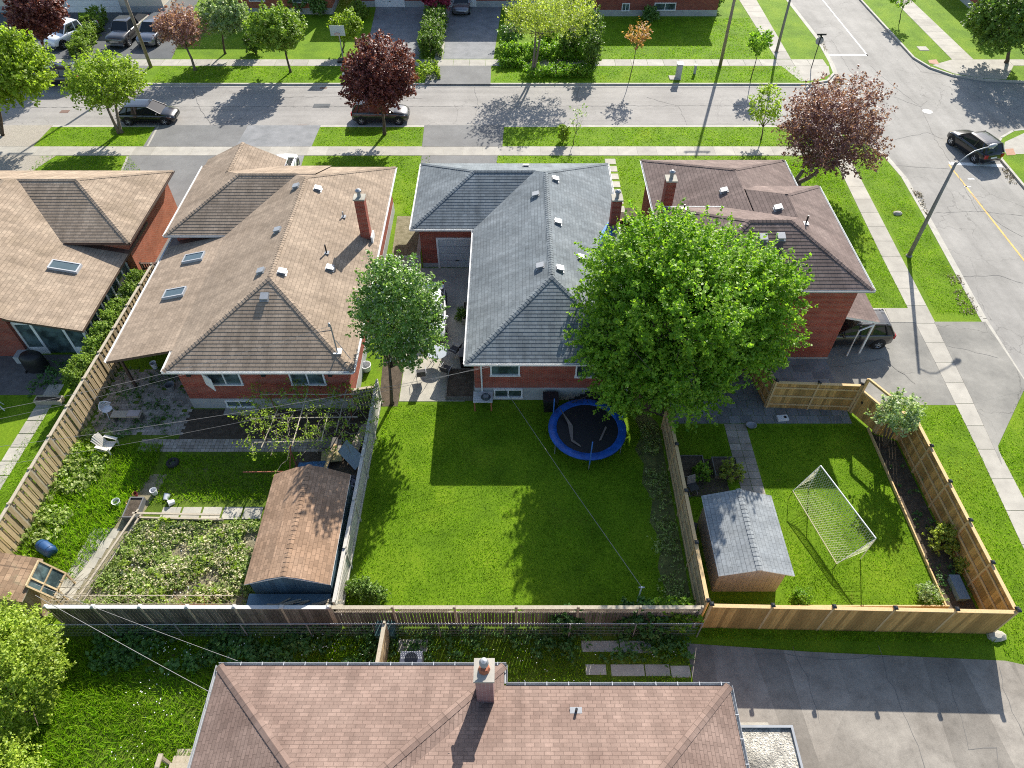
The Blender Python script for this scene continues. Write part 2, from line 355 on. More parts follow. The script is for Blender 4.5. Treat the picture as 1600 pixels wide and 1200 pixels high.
# ---------------------------------------------------------------- roofs
def plane(nx, ny, px, py, z0, k):  # z = z0 + k*((x-px)*nx+(y-py)*ny): n is the up-slope direction
    return (k*nx, k*ny, z0-k*(nx*px+ny*py), nx, ny)
def block(x0, x1, y0, y1, z, k=.45, sides='WESN'):
    pl = []
    if 'W' in sides: pl.append(plane(1, 0, x0, 0, z, k))
    if 'E' in sides: pl.append(plane(-1, 0, x1, 0, z, k))
    if 'S' in sides: pl.append(plane(0, 1, 0, y0, z, k))
    if 'N' in sides: pl.append(plane(0, -1, 0, y1, z, k))
    return ([(x0, y0), (x1, y0), (x1, y1), (x0, y1)], pl)
def zat(pl, x, y): return pl[0]*x+pl[1]*y+pl[2]
def roof_mb(blocks, course=.2, lip=.011):
    regs = []
    for bi, (fp, pls) in enumerate(blocks):
        for i, p in enumerate(pls):
            poly = ccw(fp)
            for j, q in enumerate(pls):
                if i != j and poly: poly = clip(poly, q[0]-p[0], q[1]-p[1], q[2]-p[2]+(1e-7 if j > i else 0))
            if poly: regs.append((bi, p, poly))
    mb = MB(); caps = []
    final = []
    for (bi, p, poly) in regs:
        pieces = [poly]
        for (bj, q, pj) in regs:
            if bj == bi: continue
            eps = 1e-5 if bj < bi else -1e-5
            cutter = clip(pj, q[0]-p[0], q[1]-p[1], q[2]-p[2]+eps)
            if not cutter: continue
            nw = []
            for c in pieces: nw += subtract(c, cutter)
            pieces = nw
        final += [(p, c) for c in pieces]
    for p, poly in final:
        kx, ky = p[3], p[4]; lp = lip if ky > .5 else min(lip, .005); sl_ = math.hypot(p[0], p[1]); ln = math.sqrt(1+sl_*sl_)
        d = [(x*kx+y*ky) for x, y in poly]; st = course/ln; lo = math.floor(min(d)/st); hi = math.ceil(max(d)/st)
        for c in range(lo, hi):
            a0, a1 = c*st, (c+1)*st
            pc = clip(clip(poly, kx, ky, -a0), -kx, -ky, a1)
            if not pc: continue
            def top(x, y): return zat(p, x, y)+lp*(1-((x*kx+y*ky)-a0)/st)
            mb.face([(x, y, top(x, y)) for x, y in pc], [(x*ky-y*kx, (x*kx+y*ky)*ln) for x, y in pc])
            for i in range(len(pc)):
                a, b = pc[i], pc[(i+1) % len(pc)]
                if abs(a[0]*kx+a[1]*ky-a0) < 1e-5 and abs(b[0]*kx+b[1]*ky-a0) < 1e-5:
                    za, zb = zat(p, *a), zat(p, *b)
                    mb.face([(a[0], a[1], za-.004), (b[0], b[1], zb-.004), (b[0], b[1], zb+lp), (a[0], a[1], za+lp)], [(a[0]*ky-a[1]*kx, a0*ln+.004), (b[0]*ky-b[1]*kx, a0*ln+.004)]*1+[(b[0]*ky-b[1]*kx, a0*ln), (a[0]*ky-a[1]*kx, a0*ln)])
    return mb
def cap_mb(lines, wd=.15, k=.45, ridge=False):
    """overlapping cap shingles along hips and ridges, each line (a, b) from low to high"""
    mb = MB()
    for a, b in lines:
        a, b = Vector(a), Vector(b); L = (b-a).length; n = max(2, int(L/.2)); d = (b-a)/n; dh = Vector((d.x, d.y, 0)).normalized()
        sd = Vector((-dh.y, dh.x, 0))*wd; drop = Vector((0, 0, -wd*k*(.707 if abs(d.z) > 1e-3 else 1)))
        for i in range(n):
            p, q = a+d*i+Vector((0, 0, .035)), a+d*(i+1.15)+Vector((0, 0, .02))
            u = L*i/n
            mb.face([p+sd+drop, p, q, q+sd+drop], [(u+.16, .1), (u+.16, .0), (u+.3, .0), (u+.3, .1)]); mb.face([p, p-sd+drop, q-sd+drop, q], [(u+.16, .1), (u+.16, .0), (u+.3, .0), (u+.3, .1)])
    return mb
def caps(lines, mat, parent, wd=.15, k=.45):
    for l in lines: cap_mb([l], wd, k).build('ridge_cap', mat, parent, True)
def eaves(mb, x0, x1, y0, y1, z, t=.16, dz=0.0): mb.box(x0+.012, y0+.012, z-t+dz, x1-.012, y1-.012, z-.008+dz); return mb
def gutter(x0, y0, x1, y1, z, mat, parent, brackets=0):
    mb = MB(); a, b = Vector((x0, y0, z)), Vector((x1, y1, z)); d = (b-a).normalized(); o = Vector((d.y, -d.x, 0))
    prof = [(0.004, .02), (.004, -.10), (.09, -.10), (.11, .01), (.10, .01), (.082, -.09), (.012, -.09), (.012, .02)]
    for (u0, v0), (u1, v1) in zip(prof, prof[1:]):
        mb.face([a+o*u0+Vector((0, 0, v0)), b+o*u0+Vector((0, 0, v0)), b+o*u1+Vector((0, 0, v1)), a+o*u1+Vector((0, 0, v1))])
    n = int((b-a).length/.75) if brackets else 0
    for i in range(n):
        p = a+d*(.3+i*.75); mb.bar(p+o*.0+Vector((0, 0, .02)), p+o*.12+Vector((0, 0, .02)), .03, .012)
    return mb.build('gutter', mat, parent, True)
def window(parent, face, c, zc, w_, h_, pos, frame=WHITE, mull=1, pane=GLASS, world=True):
    """face: S/N/E/W wall direction, c coordinate along wall, pos = wall plane coordinate"""
    def T(u, d, z):
        if face == 'S': return (c+u, pos-d, z)
        if face == 'N': return (c-u, pos+d, z)
        if face == 'E': return (pos+d, c+u, z)
        return (pos-d, c-u, z)
    def bx(mb, u0, u1, d0, d1, z0, z1):
        p = [T(u0, d0, z0), T(u1, d0, z0), T(u1, d1, z0), T(u0, d1, z0)]; mb.hexa([*p, *[(q[0], q[1], z1) for q in p]])
    f = MB(); t = .08; u, z0, z1 = w_/2, zc-h_/2, zc+h_/2
    bx(f, -u, u, -.02, .07, z1-t, z1); bx(f, -u-.03, u+.03, -.02, .11, z0-.05, z0+.03)
    bx(f, -u, -u+t, -.02, .068, z0+.03, z1-t); bx(f, u-t, u, -.02, .068, z0+.03, z1-t)
    for m in range(mull): x = -u+w_*(m+1)/(mull+1); bx(f, x-t*.4, x+t*.4, -.02, .06, z0+.03, z1-t)
    fo = f.build('window', frame, parent, world)
    g = MB(); bx(g, -u+t*.5, u-t*.5, -.02, .02, z0+.01, z1-t*.5); g.build('pane', pane, fo, world)
    return fo
def roof_vent(parent_roof, x, y, pl, mat=METAL, label=None):
    z = zat(pl, x, y); mb = MB(); kx, ky = pl[3], pl[4]; q = Vector((kx, ky, 0)); r = Vector((ky, -kx, 0)); sl_ = math.hypot(pl[0], pl[1])
    def T(a, b, h): p = Vector((x, y, z))+q*a+r*b; return (p.x, p.y, z+a*sl_+h)
    mb.hexa([T(-.22, -.22, .01), T(-.22, .22, .01), T(.22, .22, .01), T(.22, -.22, .01), T(-.22, -.22, .03), T(-.22, .22, .03), T(.22, .22, .03), T(.22, -.22, .03)])
    mb.hexa([T(-.15, -.15, .03), T(-.15, .15, .03), T(.13, .15, .03), T(.13, -.15, .03), T(-.15, -.15, .13), T(-.15, .15, .13), T(.13, .15, .1), T(.13, -.15, .1)])
    mb.hexa([T(-.21, -.2, .13), T(-.21, .2, .13), T(.17, .2, .09), T(.17, -.2, .09), T(-.21, -.2, .19), T(-.21, .2, .19), T(.17, .2, .13), T(.17, -.2, .13)])
    return mb.build('roof_vent', mat, parent_roof, True)
def vent_pipe(parent, x, y, pl, h=.5, mat=BLACK):
    z = zat(pl, x, y); o = MB().tube([(x, y, z-.05), (x, y, z+h)], .045, 10).build('vent_pipe', mat, parent, True)
    MB().box(x-.14, y-.14, z-.0, x+.14, y+.14, z+.05).build('flashing', METAL, o, True)
def skylight(parent, cx, cy, pl, wx, wy):
    kx, ky = pl[3], pl[4]
    def T(a, b, h): return (cx+a, cy+b, zat(pl, cx+a, cy+b)+h)
    def bb(mb, a0, a1, b0, b1, h0, h1): mb.hexa([T(a0, b0, h0), T(a1, b0, h0), T(a1, b1, h0), T(a0, b1, h0), T(a0, b0, h1), T(a1, b0, h1), T(a1, b1, h1), T(a0, b1, h1)])
    m = MB(); a, b, t = wx/2, wy/2, .07
    bb(m, -a, a, -b, -b+t, 0, .16); bb(m, -a, a, b-t, b, 0, .16); bb(m, -a, -a+t, -b+t, b-t, 0, .16); bb(m, a-t, a, -b+t, b-t, 0, .16)
    o = m.build('skylight', TRIM_G, parent, True); g = MB(); bb(g, -a+t, a-t, -b+t, b-t, .02, .13); g.build('pane', SKYL, o, True)
def chimney(parent, x0, x1, y0, y1, z0, z1, bmat=BRICK, pot=True, potmat=METAL, capmat=CONC_O):
    o = MB().box(x0, y0, z0, x1, y1, z1).build('chimney', bmat, parent, True)
    MB().box(x0-.05, y0-.05, z1+.002, x1+.05, y1+.05, z1+.09).build('cap', capmat, o, True)
    if pot:
        cx, cy = (x0+x1)/2, (y0+y1)/2
        MB().lathe([(.0, z1+.09), (.11, z1+.09), (.10, z1+.4), (.17, z1+.42), (.17, z1+.5), (.06, z1+.58), (.0, z1+.59)], (cx, cy, 0), 14).build('flue', potmat, o, True)
    return o

# ---------------------------------------------------------------- foliage
def quads_object(name, P, A, B, mat, parent=None, world=True):
    """many small diamond leaves: centres P, half axes A and B"""
    if parent is not None and world:
        o_ = Vector((0, 0, 0)); q = parent
        while q: o_ += q.location; q = q.parent
        P = P-np.array(o_)
    n = len(P); v = np.empty((n, 4, 3), dtype=np.float32); v[:, 0] = P-A; v[:, 1] = P+B*.8+A*.1; v[:, 2] = P+A; v[:, 3] = P-B*.8+A*.1
    me = bpy.data.meshes.new(name); me.vertices.add(n*4); me.vertices.foreach_set('co', v.ravel())
    me.loops.add(n*4); me.loops.foreach_set('vertex_index', np.arange(n*4, dtype=np.int32))
    me.polygons.add(n); me.polygons.foreach_set('loop_start', np.arange(0, n*4, 4, dtype=np.int32)); me.polygons.foreach_set('loop_total', np.full(n, 4, dtype=np.int32))
    me.update(calc_edges=True); me.materials.append(mat)
    o = bpy.data.objects.new(name, me); S.collection.objects.link(o)
    if parent: o.parent = parent
    return o
def unit(a): return a/np.maximum(np.linalg.norm(a, axis=-1, keepdims=True), 1e-9)
def leaf_arrays(C, axes, L, per, size, rng, spread=.28, up=.55):
    """shoots at C along axes of length L, each with `per` leaves"""
    n = len(C); t = rng.random((n, per, 1)); j = rng.normal(size=(n, per, 3))
    P = C[:, None, :]+axes[:, None, :]*(t*L[:, None, None])+j*(spread*(1.08-t))*L[:, None, None]
    nn = unit(rng.normal(size=(n, per, 3))*.75+np.array([0, 0, up])+axes[:, None, :]*.5)
    a = unit(np.cross(nn, rng.normal(size=(n, per, 3)))); b = np.cross(nn, a)
    s = size*(.6+.8*rng.random((n, per, 1)))
    return P.reshape(-1, 3), (a*s).reshape(-1, 3), (b*s*.75).reshape(-1, 3)
def crown_pts(c, r, n, rng, lobes=9, rough=.28, shell=.55, flat=0.0):
    """shoot bases in an uneven ellipsoid: c centre, r=(rx,ry,rz)"""
    d = unit(rng.normal(size=(n, 3))); ld = unit(rng.normal(size=(lobes, 3))); lw = rng.random(lobes)*.8+.2
    g = np.zeros(n)
    for k in range(lobes): g += lw[k]*np.exp(-(1-d@ld[k])*5.0)
    g = g/(g.max()+1e-9); rad = (1-rough)+rough*g
    rad *= 1+.10*np.sin(d[:, 0]*9+d[:, 2]*7)*np.cos(d[:, 1]*8+3)
    u = shell+(1-shell)*rng.random(n)**.6
    if flat: d[:, 2] = np.where(d[:, 2] < 0, d[:, 2]*(1-flat), d[:, 2])
    P = np.array(c)+d*rad[:, None]*u[:, None]*np.array(r); return P, d
def limbs_mb(base, top, trunk_r, C, r, n, rng, twig=0, sub=True):
    mb = MB(); base, top = Vector(base), Vector(top)
    mid = (base+top)/2+Vector((rng.normal()*.06, rng.normal()*.06, 0))
    return mb
def tree(name, label, base, crown, r, leafmat, n=500, per=40, size=.12, L=.8, trunk_r=.14, fork=.35, bark=BARK, limbs=9, group=None, cat='tree', lobes=9, rough=.28, shell=.5, flat=.2, seed=1, twigs=40, spread=.28, up=.55, extra=None, stems=1, droop=0.0):
    rng = np.random.default_rng(seed); base = Vector(base); c = Vector(crown)
    t = thing(name, label, cat, base, 0, group)
    z0 = c.z-r[2]*.75; fz = max(.25, base.z+(z0-base.z)*.9)
    forkp = base.lerp(Vector((c.x, c.y, fz)), 1.0); forkp.x = base.x+(c.x-base.x)*fork; forkp.y = base.y+(c.y-base.y)*fork; forkp.z = max(fz, base.z+.2)
    tr = MB(); br = MB()
    for s_ in range(stems):
        off = Vector((rng.normal()*.12, rng.normal()*.12, 0)) if stems > 1 else Vector((0, 0, 0))
        m = base.lerp(forkp, .5)+Vector((rng.normal()*.05, rng.normal()*.05, 0))
        tr.tube([base+off+Vector((0, 0, -.1)), base+off*.9+Vector((0, 0, .25)), m+off*2, forkp+off*3.0], [trunk_r*1.5, trunk_r*1.08, trunk_r*.9, trunk_r*.72], 9)
    ends = []
    for i in range(limbs):
        a = 2*PI*i/limbs+rng.random()*.6; el = rng.random(); rr = (.45+.45*rng.random())
        e = Vector((c.x+math.cos(a)*r[0]*rr, c.y+math.sin(a)*r[1]*rr, c.z+r[2]*(-.25+1.0*el*(1.1-rr))))
        q = forkp.lerp(e, .4)+Vector((0, 0, -.05*r[2])); br.tube([forkp-Vector((0, 0, .05)), q, e], [trunk_r*.5, trunk_r*.3, trunk_r*.08], 6); ends.append((q, e))
    br.tube([forkp, forkp.lerp(c, .6), Vector((c.x, c.y, c.z+r[2]*.6))], [trunk_r*.68, trunk_r*.4, trunk_r*.1], 7)
    for i in range(twigs):
        q, e = ends[rng.integers(len(ends))]; p = q.lerp(e, rng.random()); v = Vector(rng.normal(size=3)); v.z = abs(v.z)*.7; v = v.normalized()*min(r)*(.3+.35*rng.random())
        br.tube([p, p+v*.5+Vector((0, 0, .03)), p+v], [trunk_r*.16, trunk_r*.1, .008], 4, cap=False)
    tr.build('trunk', bark, t, True, True); br.build('branches', bark, t, True, True)
    P, d = crown_pts(c, r, n, rng, lobes, rough, shell, flat)
    if extra:
        for (ec, er, en) in extra:
            p2, d2 = crown_pts(ec, er, en, rng, 5, rough, shell, flat); P = np.vstack([P, p2]); d = np.vstack([d, d2])
    ax = unit(d+rng.normal(size=P.shape)*.35+np.array([0, 0, .35-droop])); LL = L*(.6+.8*rng.random(len(P)))
    Q, A, B = leaf_arrays(P, ax, LL, per, size, rng, spread, up)
    k = Q[:, 2] > base.z+.12; quads_object('crown', Q[k], A[k], B[k], leafmat, t)
    return t
def crown_box(x0, y0, x1, y1, Y):
    """crown centre and radii from its outline in the photo and the distance of its trunk"""
    cx, cy, z = WY((x0+x1)/2, (y0+y1)/2, Y); dep = Y*math.cos(TH)+(CH-z)*math.sin(TH); rx = (x1-x0)/2*dep/F; rh = (y1-y0)/2*dep/F
    al = math.atan2(CH-z, Y); rz2 = rh*rh-(rx*math.sin(al))**2; rz = math.sqrt(max(rz2, (.5*rh)**2))/math.cos(al)
    return (cx, cy, z), (rx, rx, min(rz, z*.95))
def shrub(name, label, x, y, r, leafmat, n=60, per=30, size=.06, L=.3, cat='shrub', group=None, z=0.0, seed=1, stems=4, up=.55, rough=.3):
    rng = np.random.default_rng(seed); t = thing(name, label, cat, (x, y, z), 0, group); mb = MB()
    for i in range(stems):
        a = 6.28*i/stems; mb.tube([(x, y, z-.05), (x+math.cos(a)*r[0]*.3, y+math.sin(a)*r[1]*.3, z+r[2]*.7), (x+math.cos(a)*r[0]*.55, y+math.sin(a)*r[1]*.55, z+r[2]*1.3)], [.03, .02, .006], 5, cap=False)
    mb.build('stem', BARK, t, True)
    P, d = crown_pts((x, y, z+r[2]), r, n, rng, 6, rough, .3); ax = unit(d+rng.normal(size=P.shape)*.4+np.array([0, 0, .4]))
    Q, A, B = leaf_arrays(P, ax, L*(.6+.8*rng.random(len(P))), per, size, rng, .3, up); k = Q[:, 2] > z+.02
    quads_object('foliage', Q[k], A[k], B[k], leafmat, t); return t
def hedge(name, label, pts, wd, h, leafmat, dens=60, per=26, size=.05, cat='hedge', seed=3, z=0.0, L=.22):
    rng = np.random.default_rng(seed); t = thing(name, label, cat, (*pts[0], z)); mb = MB(); Ps = []; Ds = []
    for a, b in zip(pts, pts[1:]):
        a, b = np.array(a), np.array(b); Ln = np.linalg.norm(b-a); dr = (b-a)/Ln; sd = np.array([-dr[1], dr[0]]); n = int(Ln*dens)
        u = rng.random(n)*Ln; th = rng.random(n)*PI*1.0; side = np.cos(th); top = np.sin(th)
        k = 1/np.maximum(np.abs(side), np.abs(top)); wob = 1+.10*np.sin(u*2.3)+.07*np.sin(u*5.1+1); rr = .75+.25*rng.random(n)
        x = side*k*wd/2*wob*rr; zz = np.where(k*top >= 1, h*wob*rr, h*rng.random(n)*.95)
        xy = a+dr*u[:, None]+sd*x[:, None]; Ps.append(np.column_stack([xy, zz*1.0+z])); Ds.append(np.column_stack([sd*side[:, None], top]))
        for i in range(int(Ln/.5)): p = a+dr*(i*.5+.2); mb.tube([(*p, z-.03), (p[0]+.05, p[1], z+h*.5), (p[0]-.04, p[1]+.05, z+h*.85)], [.025, .018, .006], 5, cap=False)
    mb.build('stem', BARK, t, True); P, d = np.vstack(Ps), np.vstack(Ds); ax = unit(d+rng.normal(size=P.shape)*.4+np.array([0, 0, .3]))
    Q, A, B = leaf_arrays(P, ax, L*(.5+rng.random(len(P))), per, size, rng, .35); k = Q[:, 2] > z+.02
    quads_object('foliage', Q[k], A[k], B[k], leafmat, t); return t
def in_poly(x, y, poly):
    ins = np.zeros(len(x), bool); n = len(poly)
    for i in range(n):
        (x0, y0), (x1, y1) = poly[i], poly[(i+1) % n]
        c = ((y0 > y) != (y1 > y)) & (x < (x1-x0)*(y-y0)/((y1-y0) if abs(y1-y0) > 1e-9 else 1e-9)+x0); ins ^= c
    return ins
def tufts(name, polys, dens, h, wd, mat, label=None, seed=5, z=0.0, holes=(), lean=1.5, clump=0.0, kind='stuff'):
    """grass blades: upright little triangles"""
    rng = np.random.default_rng(seed); Vs = []
    for poly in polys:
        xs = [p[0] for p in poly]; ys = [p[1] for p in poly]; n = int((max(xs)-min(xs))*(max(ys)-min(ys))*dens)
        x = rng.uniform(min(xs), max(xs), n); y = rng.uniform(min(ys), max(ys), n); k = in_poly(x, y, poly)
        for hp in holes: k &= ~in_poly(x, y, hp)
        if clump:
            g = np.sin(x*2.1+np.sin(y*1.7)*2)+np.sin(y*2.6+np.sin(x*1.3)*2)+rng.normal(size=n)*.5; k &= g > clump
        gq = np.sin(x*.9+1.3*np.sin(y*.7))*np.cos(y*1.1+1.1*np.sin(x*.5)); k &= rng.random(n) < .72+.35*gq
        x, y = x[k], y[k]; n = len(x); a = rng.random(n)*2*PI; hh = h*(.5+rng.random(n)); ww = wd*(.6+.8*rng.random(n)); la = rng.random(n)*2*PI; ll = hh*lean*rng.random(n)
        v = np.empty((n, 3, 3)); v[:, 0] = np.column_stack([x-np.cos(a)*ww, y-np.sin(a)*ww, np.full(n, z)]); v[:, 1] = np.column_stack([x+np.cos(a)*ww, y+np.sin(a)*ww, np.full(n, z)])
        v[:, 2] = np.column_stack([x+np.cos(la)*ll, y+np.sin(la)*ll, z+hh]); Vs.append(v)
    v = np.concatenate(Vs); n = len(v); me = bpy.data.meshes.new(name); me.vertices.add(n*3); me.vertices.foreach_set('co', v.astype(np.float32).ravel())
    me.loops.add(n*3); me.loops.foreach_set('vertex_index', np.arange(n*3, dtype=np.int32)); me.polygons.add(n)
    me.polygons.foreach_set('loop_start', np.arange(0, n*3, 3, dtype=np.int32)); me.polygons.foreach_set('loop_total', np.full(n, 3, dtype=np.int32)); me.update(calc_edges=True); me.materials.append(mat)
    o = bpy.data.objects.new(name, me); S.collection.objects.link(o); return tag(o, label, 'grass' if label else None, None, kind)
def weeds(name, poly, n, size, mat, label, cat='weeds', seed=9, h=.3, per=16, holes=(), z=0.0, L=.3):
    rng = np.random.default_rng(seed); xs = [p[0] for p in poly]; ys = [p[1] for p in poly]
    x = rng.uniform(min(xs), max(xs), n*3); y = rng.uniform(min(ys), max(ys), n*3); k = in_poly(x, y, poly)
    for hp in holes: k &= ~in_poly(x, y, hp)
    g = np.sin(x*1.9+np.sin(y*2.1)*2)+np.sin(y*2.3+np.sin(x*1.1)*2)+rng.normal(size=n*3)*.7; k &= g > -.5
    x, y = x[k][:n], y[k][:n]; C = np.column_stack([x, y, z+h*.3*rng.random(len(x))]); ax = unit(rng.normal(size=C.shape)*.6+np.array([0, 0, 1.0]))
    P, A, B = leaf_arrays(C, ax, L*(.5+rng.random(len(x))), per, size, rng, .4, .9); P[:, 2] = np.maximum(P[:, 2], z+.02)
    return tag(quads_object(name, P, A, B, mat), label, cat, None, 'stuff')

# ================================================================ THE GROUND
CU = .13
def px(*pts): return [W2(*p) for p in pts]
def arc(c, r, a0, a1, n=8): return [(c[0]+r*math.cos(R(a0+(a1-a0)*i/n)), c[1]+r*math.sin(R(a0+(a1-a0)*i/n))) for i in range(n+1)]
YS, YN = 53.45, 61.25
g = MB(); g.face([(-400, -60, -.35), (400, -60, -.35), (400, 600, -.35), (-400, 600, -.35)]); struct('terrain', g, GR)
rd = MB(); rd.face([(-80, YS-.3, -CU), (29.5, YS-.3, -CU), (29.5, YN+.3, -CU), (-80, YN+.3, -CU)]); struct('road', rd, ROAD)
rd = MB(); rd.face([(26.8, -10, -CU+.004), (38.4, -10, -CU+.004), (38.4, 49, -CU+.004), (90, 52, -CU+.004), (90, 62, -CU+.004), (38.2, 72, -CU+.004), (38.2, 130, -CU+.004), (29.2, 130, -CU+.004), (29.4, 62, -CU+.004), (26.8, 55, -CU+.004)]); struct('side_road', rd, ROAD2)
wc = [(26.9, -10), (27.1, 12), (27.45, 25.16), (27.6, 30.75), (28.4, 41), (28.7, 46)]       # west kerb of the side street
SB = [(-80, -30), (26.8, -30)]+wc+[(28.4, 49.2), (27.6, 51.2), (26.0, 52.7), (23.8, YS), (-80, YS)]
NB = [(-80, YN), (26.2, YN), (28.0, 61.9), (29.0, 63.3), (29.3, 65.5), (29.66, 71), (29.4, 81), (29.2, 130), (-80, 130)]
NE = [(37.4, 130), (37.4, 81), (37.5, 66.6), (38.2, 64.5), (39.6, 62.9), (42.0, 61.95), (46, 61.5), (90, 61.5), (90, 130)]
SE = [(90, 53.3), (42, 53.3), (40.2, 52.9), (38.7, 51.8), (37.7, 50.4), (37.2, 48.5), (37.1, 44.8), (37.0, 20), (36.8, -10), (90, -10)]
for nm, poly in (('lawn_ground', SB), ('lawn_ground', NB), ('lawn_ground', NE), ('lawn_ground', SE)): struct(nm, MB().prism(poly, -.4, 0.0), GR)
def kerb(pts, w_=.16, top=.012, gut=.32, side=1):
    mb = MB()
    for a, b in zip(pts, pts[1:]):
        d = Vector((b[0]-a[0], b[1]-a[1], 0)); 
        if d.length < 1e-6: continue
        d.normalize(); o = Vector((-d.y, d.x, 0))*side; A, B = Vector((*a, 0)), Vector((*b, 0)); A = A-d*.01; B = B+d*.01
        def q(o0, o1, z0, z1): mb.hexa([A+o*o0+Vector((0, 0, z0)), B+o*o0+Vector((0, 0, z0)), B+o*o1+Vector((0, 0, z0)), A+o*o1+Vector((0, 0, z0)), A+o*o0+Vector((0, 0, z1)), B+o*o0+Vector((0, 0, z1)), B+o*o1+Vector((0, 0, z1)), A+o*o1+Vector((0, 0, z1))])
        q(-.03, w_, -.3, top); 
        if gut: q(w_+.001, w_+gut, -.3, -CU+.02)
    return mb
def inset(pts): return pts
k = kerb(SB[2:], side=-1); struct('kerb', k, CURB)
k = kerb([p for p in NB[:-1]], side=-1); struct('kerb', k, CURB)
k = kerb(NE[:-1], side=1); struct('kerb', k, CURB); k = kerb(SE[:-1], side=1); struct('kerb', k, CURB)
def slabs(name, a0, a1, b0, b1, step, z, mat, gap=.025, th=.03):
    """a band of slabs between the polylines a (left) and b (right) sampled at equal parameter"""
    mb = MB(); a0, a1, b0, b1 = map(lambda p: Vector((*p, 0)), (a0, a1, b0, b1)); n = max(1, round((a1-a0).length/step))
    for i in range(n):
        t0, t1 = i/n, (i+1)/n; e = gap/2/max((a1-a0).length, .1)
        p = [a0.lerp(a1, t0+e), a0.lerp(a1, t1-e), b0.lerp(b1, t1-e), b0.lerp(b1, t0+e)]
        if (p[1]-p[0]).cross(p[2]-p[1]).z < 0: p = p[::-1]
        mb.prism([(q.x, q.y) for q in p], z-th-.2, z)
    return struct(name, mb, mat)
def sheet(name, poly, z, mat): return struct(name, MB().prism(poly, z-.25, z), mat)
# pavements along the street
sheet('pavement', [(-80, 49.02), (24.6, 49.02), (24.6, 50.32), (-80, 50.32)], .006, CONC_O)
slabs('pavement', (-80, 49.0), (24.6, 49.0), (-80, 50.34), (24.6, 50.34), 1.5, .016, CONC)
slabs('pavement', (-80, 64.74), (28.9, 64.74), (-80, 66.11), (28.9, 66.11), 1.5, .016, CONC)
wl = [(24.30, 130), (24.35, 81), (24.6, 66.2)]; wr = [(26.2, 130), (26.2, 81), (25.95, 66.2)]
for i in range(2): slabs('pavement', wl[i], wl[i+1], wr[i], wr[i+1], 1.6, .014, CONC)
sheet('pavement', [(24.7, 64.7), (29.0, 64.7), (28.6, 63.0), (27.3, 61.9), (25.6, 61.6)], .010, CONC)
wl = [(24.7, 52.9), (24.65, 48), (24.0, 36.5), (23.6, 27), (23.27, 21), (22.88, 15.7), (22.6, 10.6), (22.2, -5)]; wr = [(26.2, 52.5), (25.6, 48), (25.0, 36.5), (24.5, 27), (24.05, 21), (23.8, 15.7), (23.7, 10.6), (23.4, -5)]
wr = [(x+.12, y) for x, y in wr]; wl = [(x-.12, y) for x, y in wl]
for i in range(len(wl)-1): slabs('pavement', wl[i], wl[i+1], wr[i], wr[i+1], 1.6, .014, CONC)
slabs('pavement', (40.75, 130), (40.9, 66.1), (42.3, 130), (42.9, 66.1), 1.6, .014, CONC)
sheet('pavement', [(38.6, 64.9), (40.9, 66.1), (42.9, 66.1), (46, 66.1), (46, 64.8), (44.0, 62.0), (41.9, 62.2), (39.8, 63.2)], .010, CONC)
slabs('pavement', (46, 64.8), (90, 64.8), (46, 66.1), (90, 66.1), 1.5, .016, CONC)
sheet('pavement', px((1570, 222), (1600, 208), (1660, 205), (1660, 240), (1573, 241), (1568, 235)), .010, CONC)
sheet('kerb_ramp', px((1450, 94), (1463, 93), (1468, 101), (1452, 99)), .014, plain('rust_plate', (.33, .17, .10), .8))
sheet('kerb_ramp', px((1570, 233), (1583, 232), (1587, 242), (1573, 243)), .014, plain('rust_plate', (.33, .17, .10), .8))
sheet('kerb_ramp', px((1277, 94), (1286, 94), (1287, 101), (1276, 101)), .014, plain('rust_plate', (.33, .17, .10), .8))
# drives on the near side of the street (verge apron + part behind the pavement); aprons also drop the kerb
def apron(x0, x1, mat, name='driveway'): sheet(name, [(x0, 50.33), (x1, 50.33), (x1+.1, YS+.22), (x0-.1, YS+.22)], .022, mat)
AP = [(-41, -37.3, GRAVEL), (-28.7, -21.5, DRV), (-21.5, -15.6, PAVE_G), (-7.0, -.75, DRV)]
for i, (x0, x1, m) in enumerate(AP): sheet('driveway', [(x0, 50.33), (x1, 50.33), (x1+.1, YS+.22), (x0-.1, YS+.22)], .022+.005*(i % 2), m)
sheet('driveway', [(-28.3, 50.33), (-28.55, YS+.1), (-28.7, YS+.1), (-28.45, 50.33)], .03, CONC)
sheet('driveway', px((-60, 243), (88, 243), (50, 268), (-60, 268)), .008, GRAVEL)
sheet('driveway', [(-29.3, 49), (-21.5, 49), (-21.2, 42.5), (-22.3, 41.5), (-22.3, 33), (-28.5, 42)], .008, DRV)
slabs('driveway', (-29.45, 48.9), (-28.4, 42), (-29.3, 48.9), (-28.25, 42), 3, .02, CONC)
sheet('driveway', [(-21.5, 49), (-15.9, 49), (-15.6, 41.5), (-21.2, 41.5)], .010, PAVE_G)
sheet('driveway', [(-6.9, 49), (-1.1, 49), (-1.4, 41.5), (-6.9, 41.5)], .008, DRV)
# across the street
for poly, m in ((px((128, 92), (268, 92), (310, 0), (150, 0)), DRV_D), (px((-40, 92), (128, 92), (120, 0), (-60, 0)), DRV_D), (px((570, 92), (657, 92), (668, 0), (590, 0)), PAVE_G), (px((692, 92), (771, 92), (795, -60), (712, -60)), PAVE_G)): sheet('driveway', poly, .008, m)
for x0, x1 in ((-54, -33.3), (-14.6, -9.0), (-7.7, -1.9)): sheet('driveway', [(x0, 64.76), (x1, 64.76), (x1, YN-.2), (x0, YN-.2)], .022, DRV)
slabs('driveway', W2(679, 92), W2(692, 0), W2(691, 92), W2(706, 0), 1.5, .02, CONC_O)
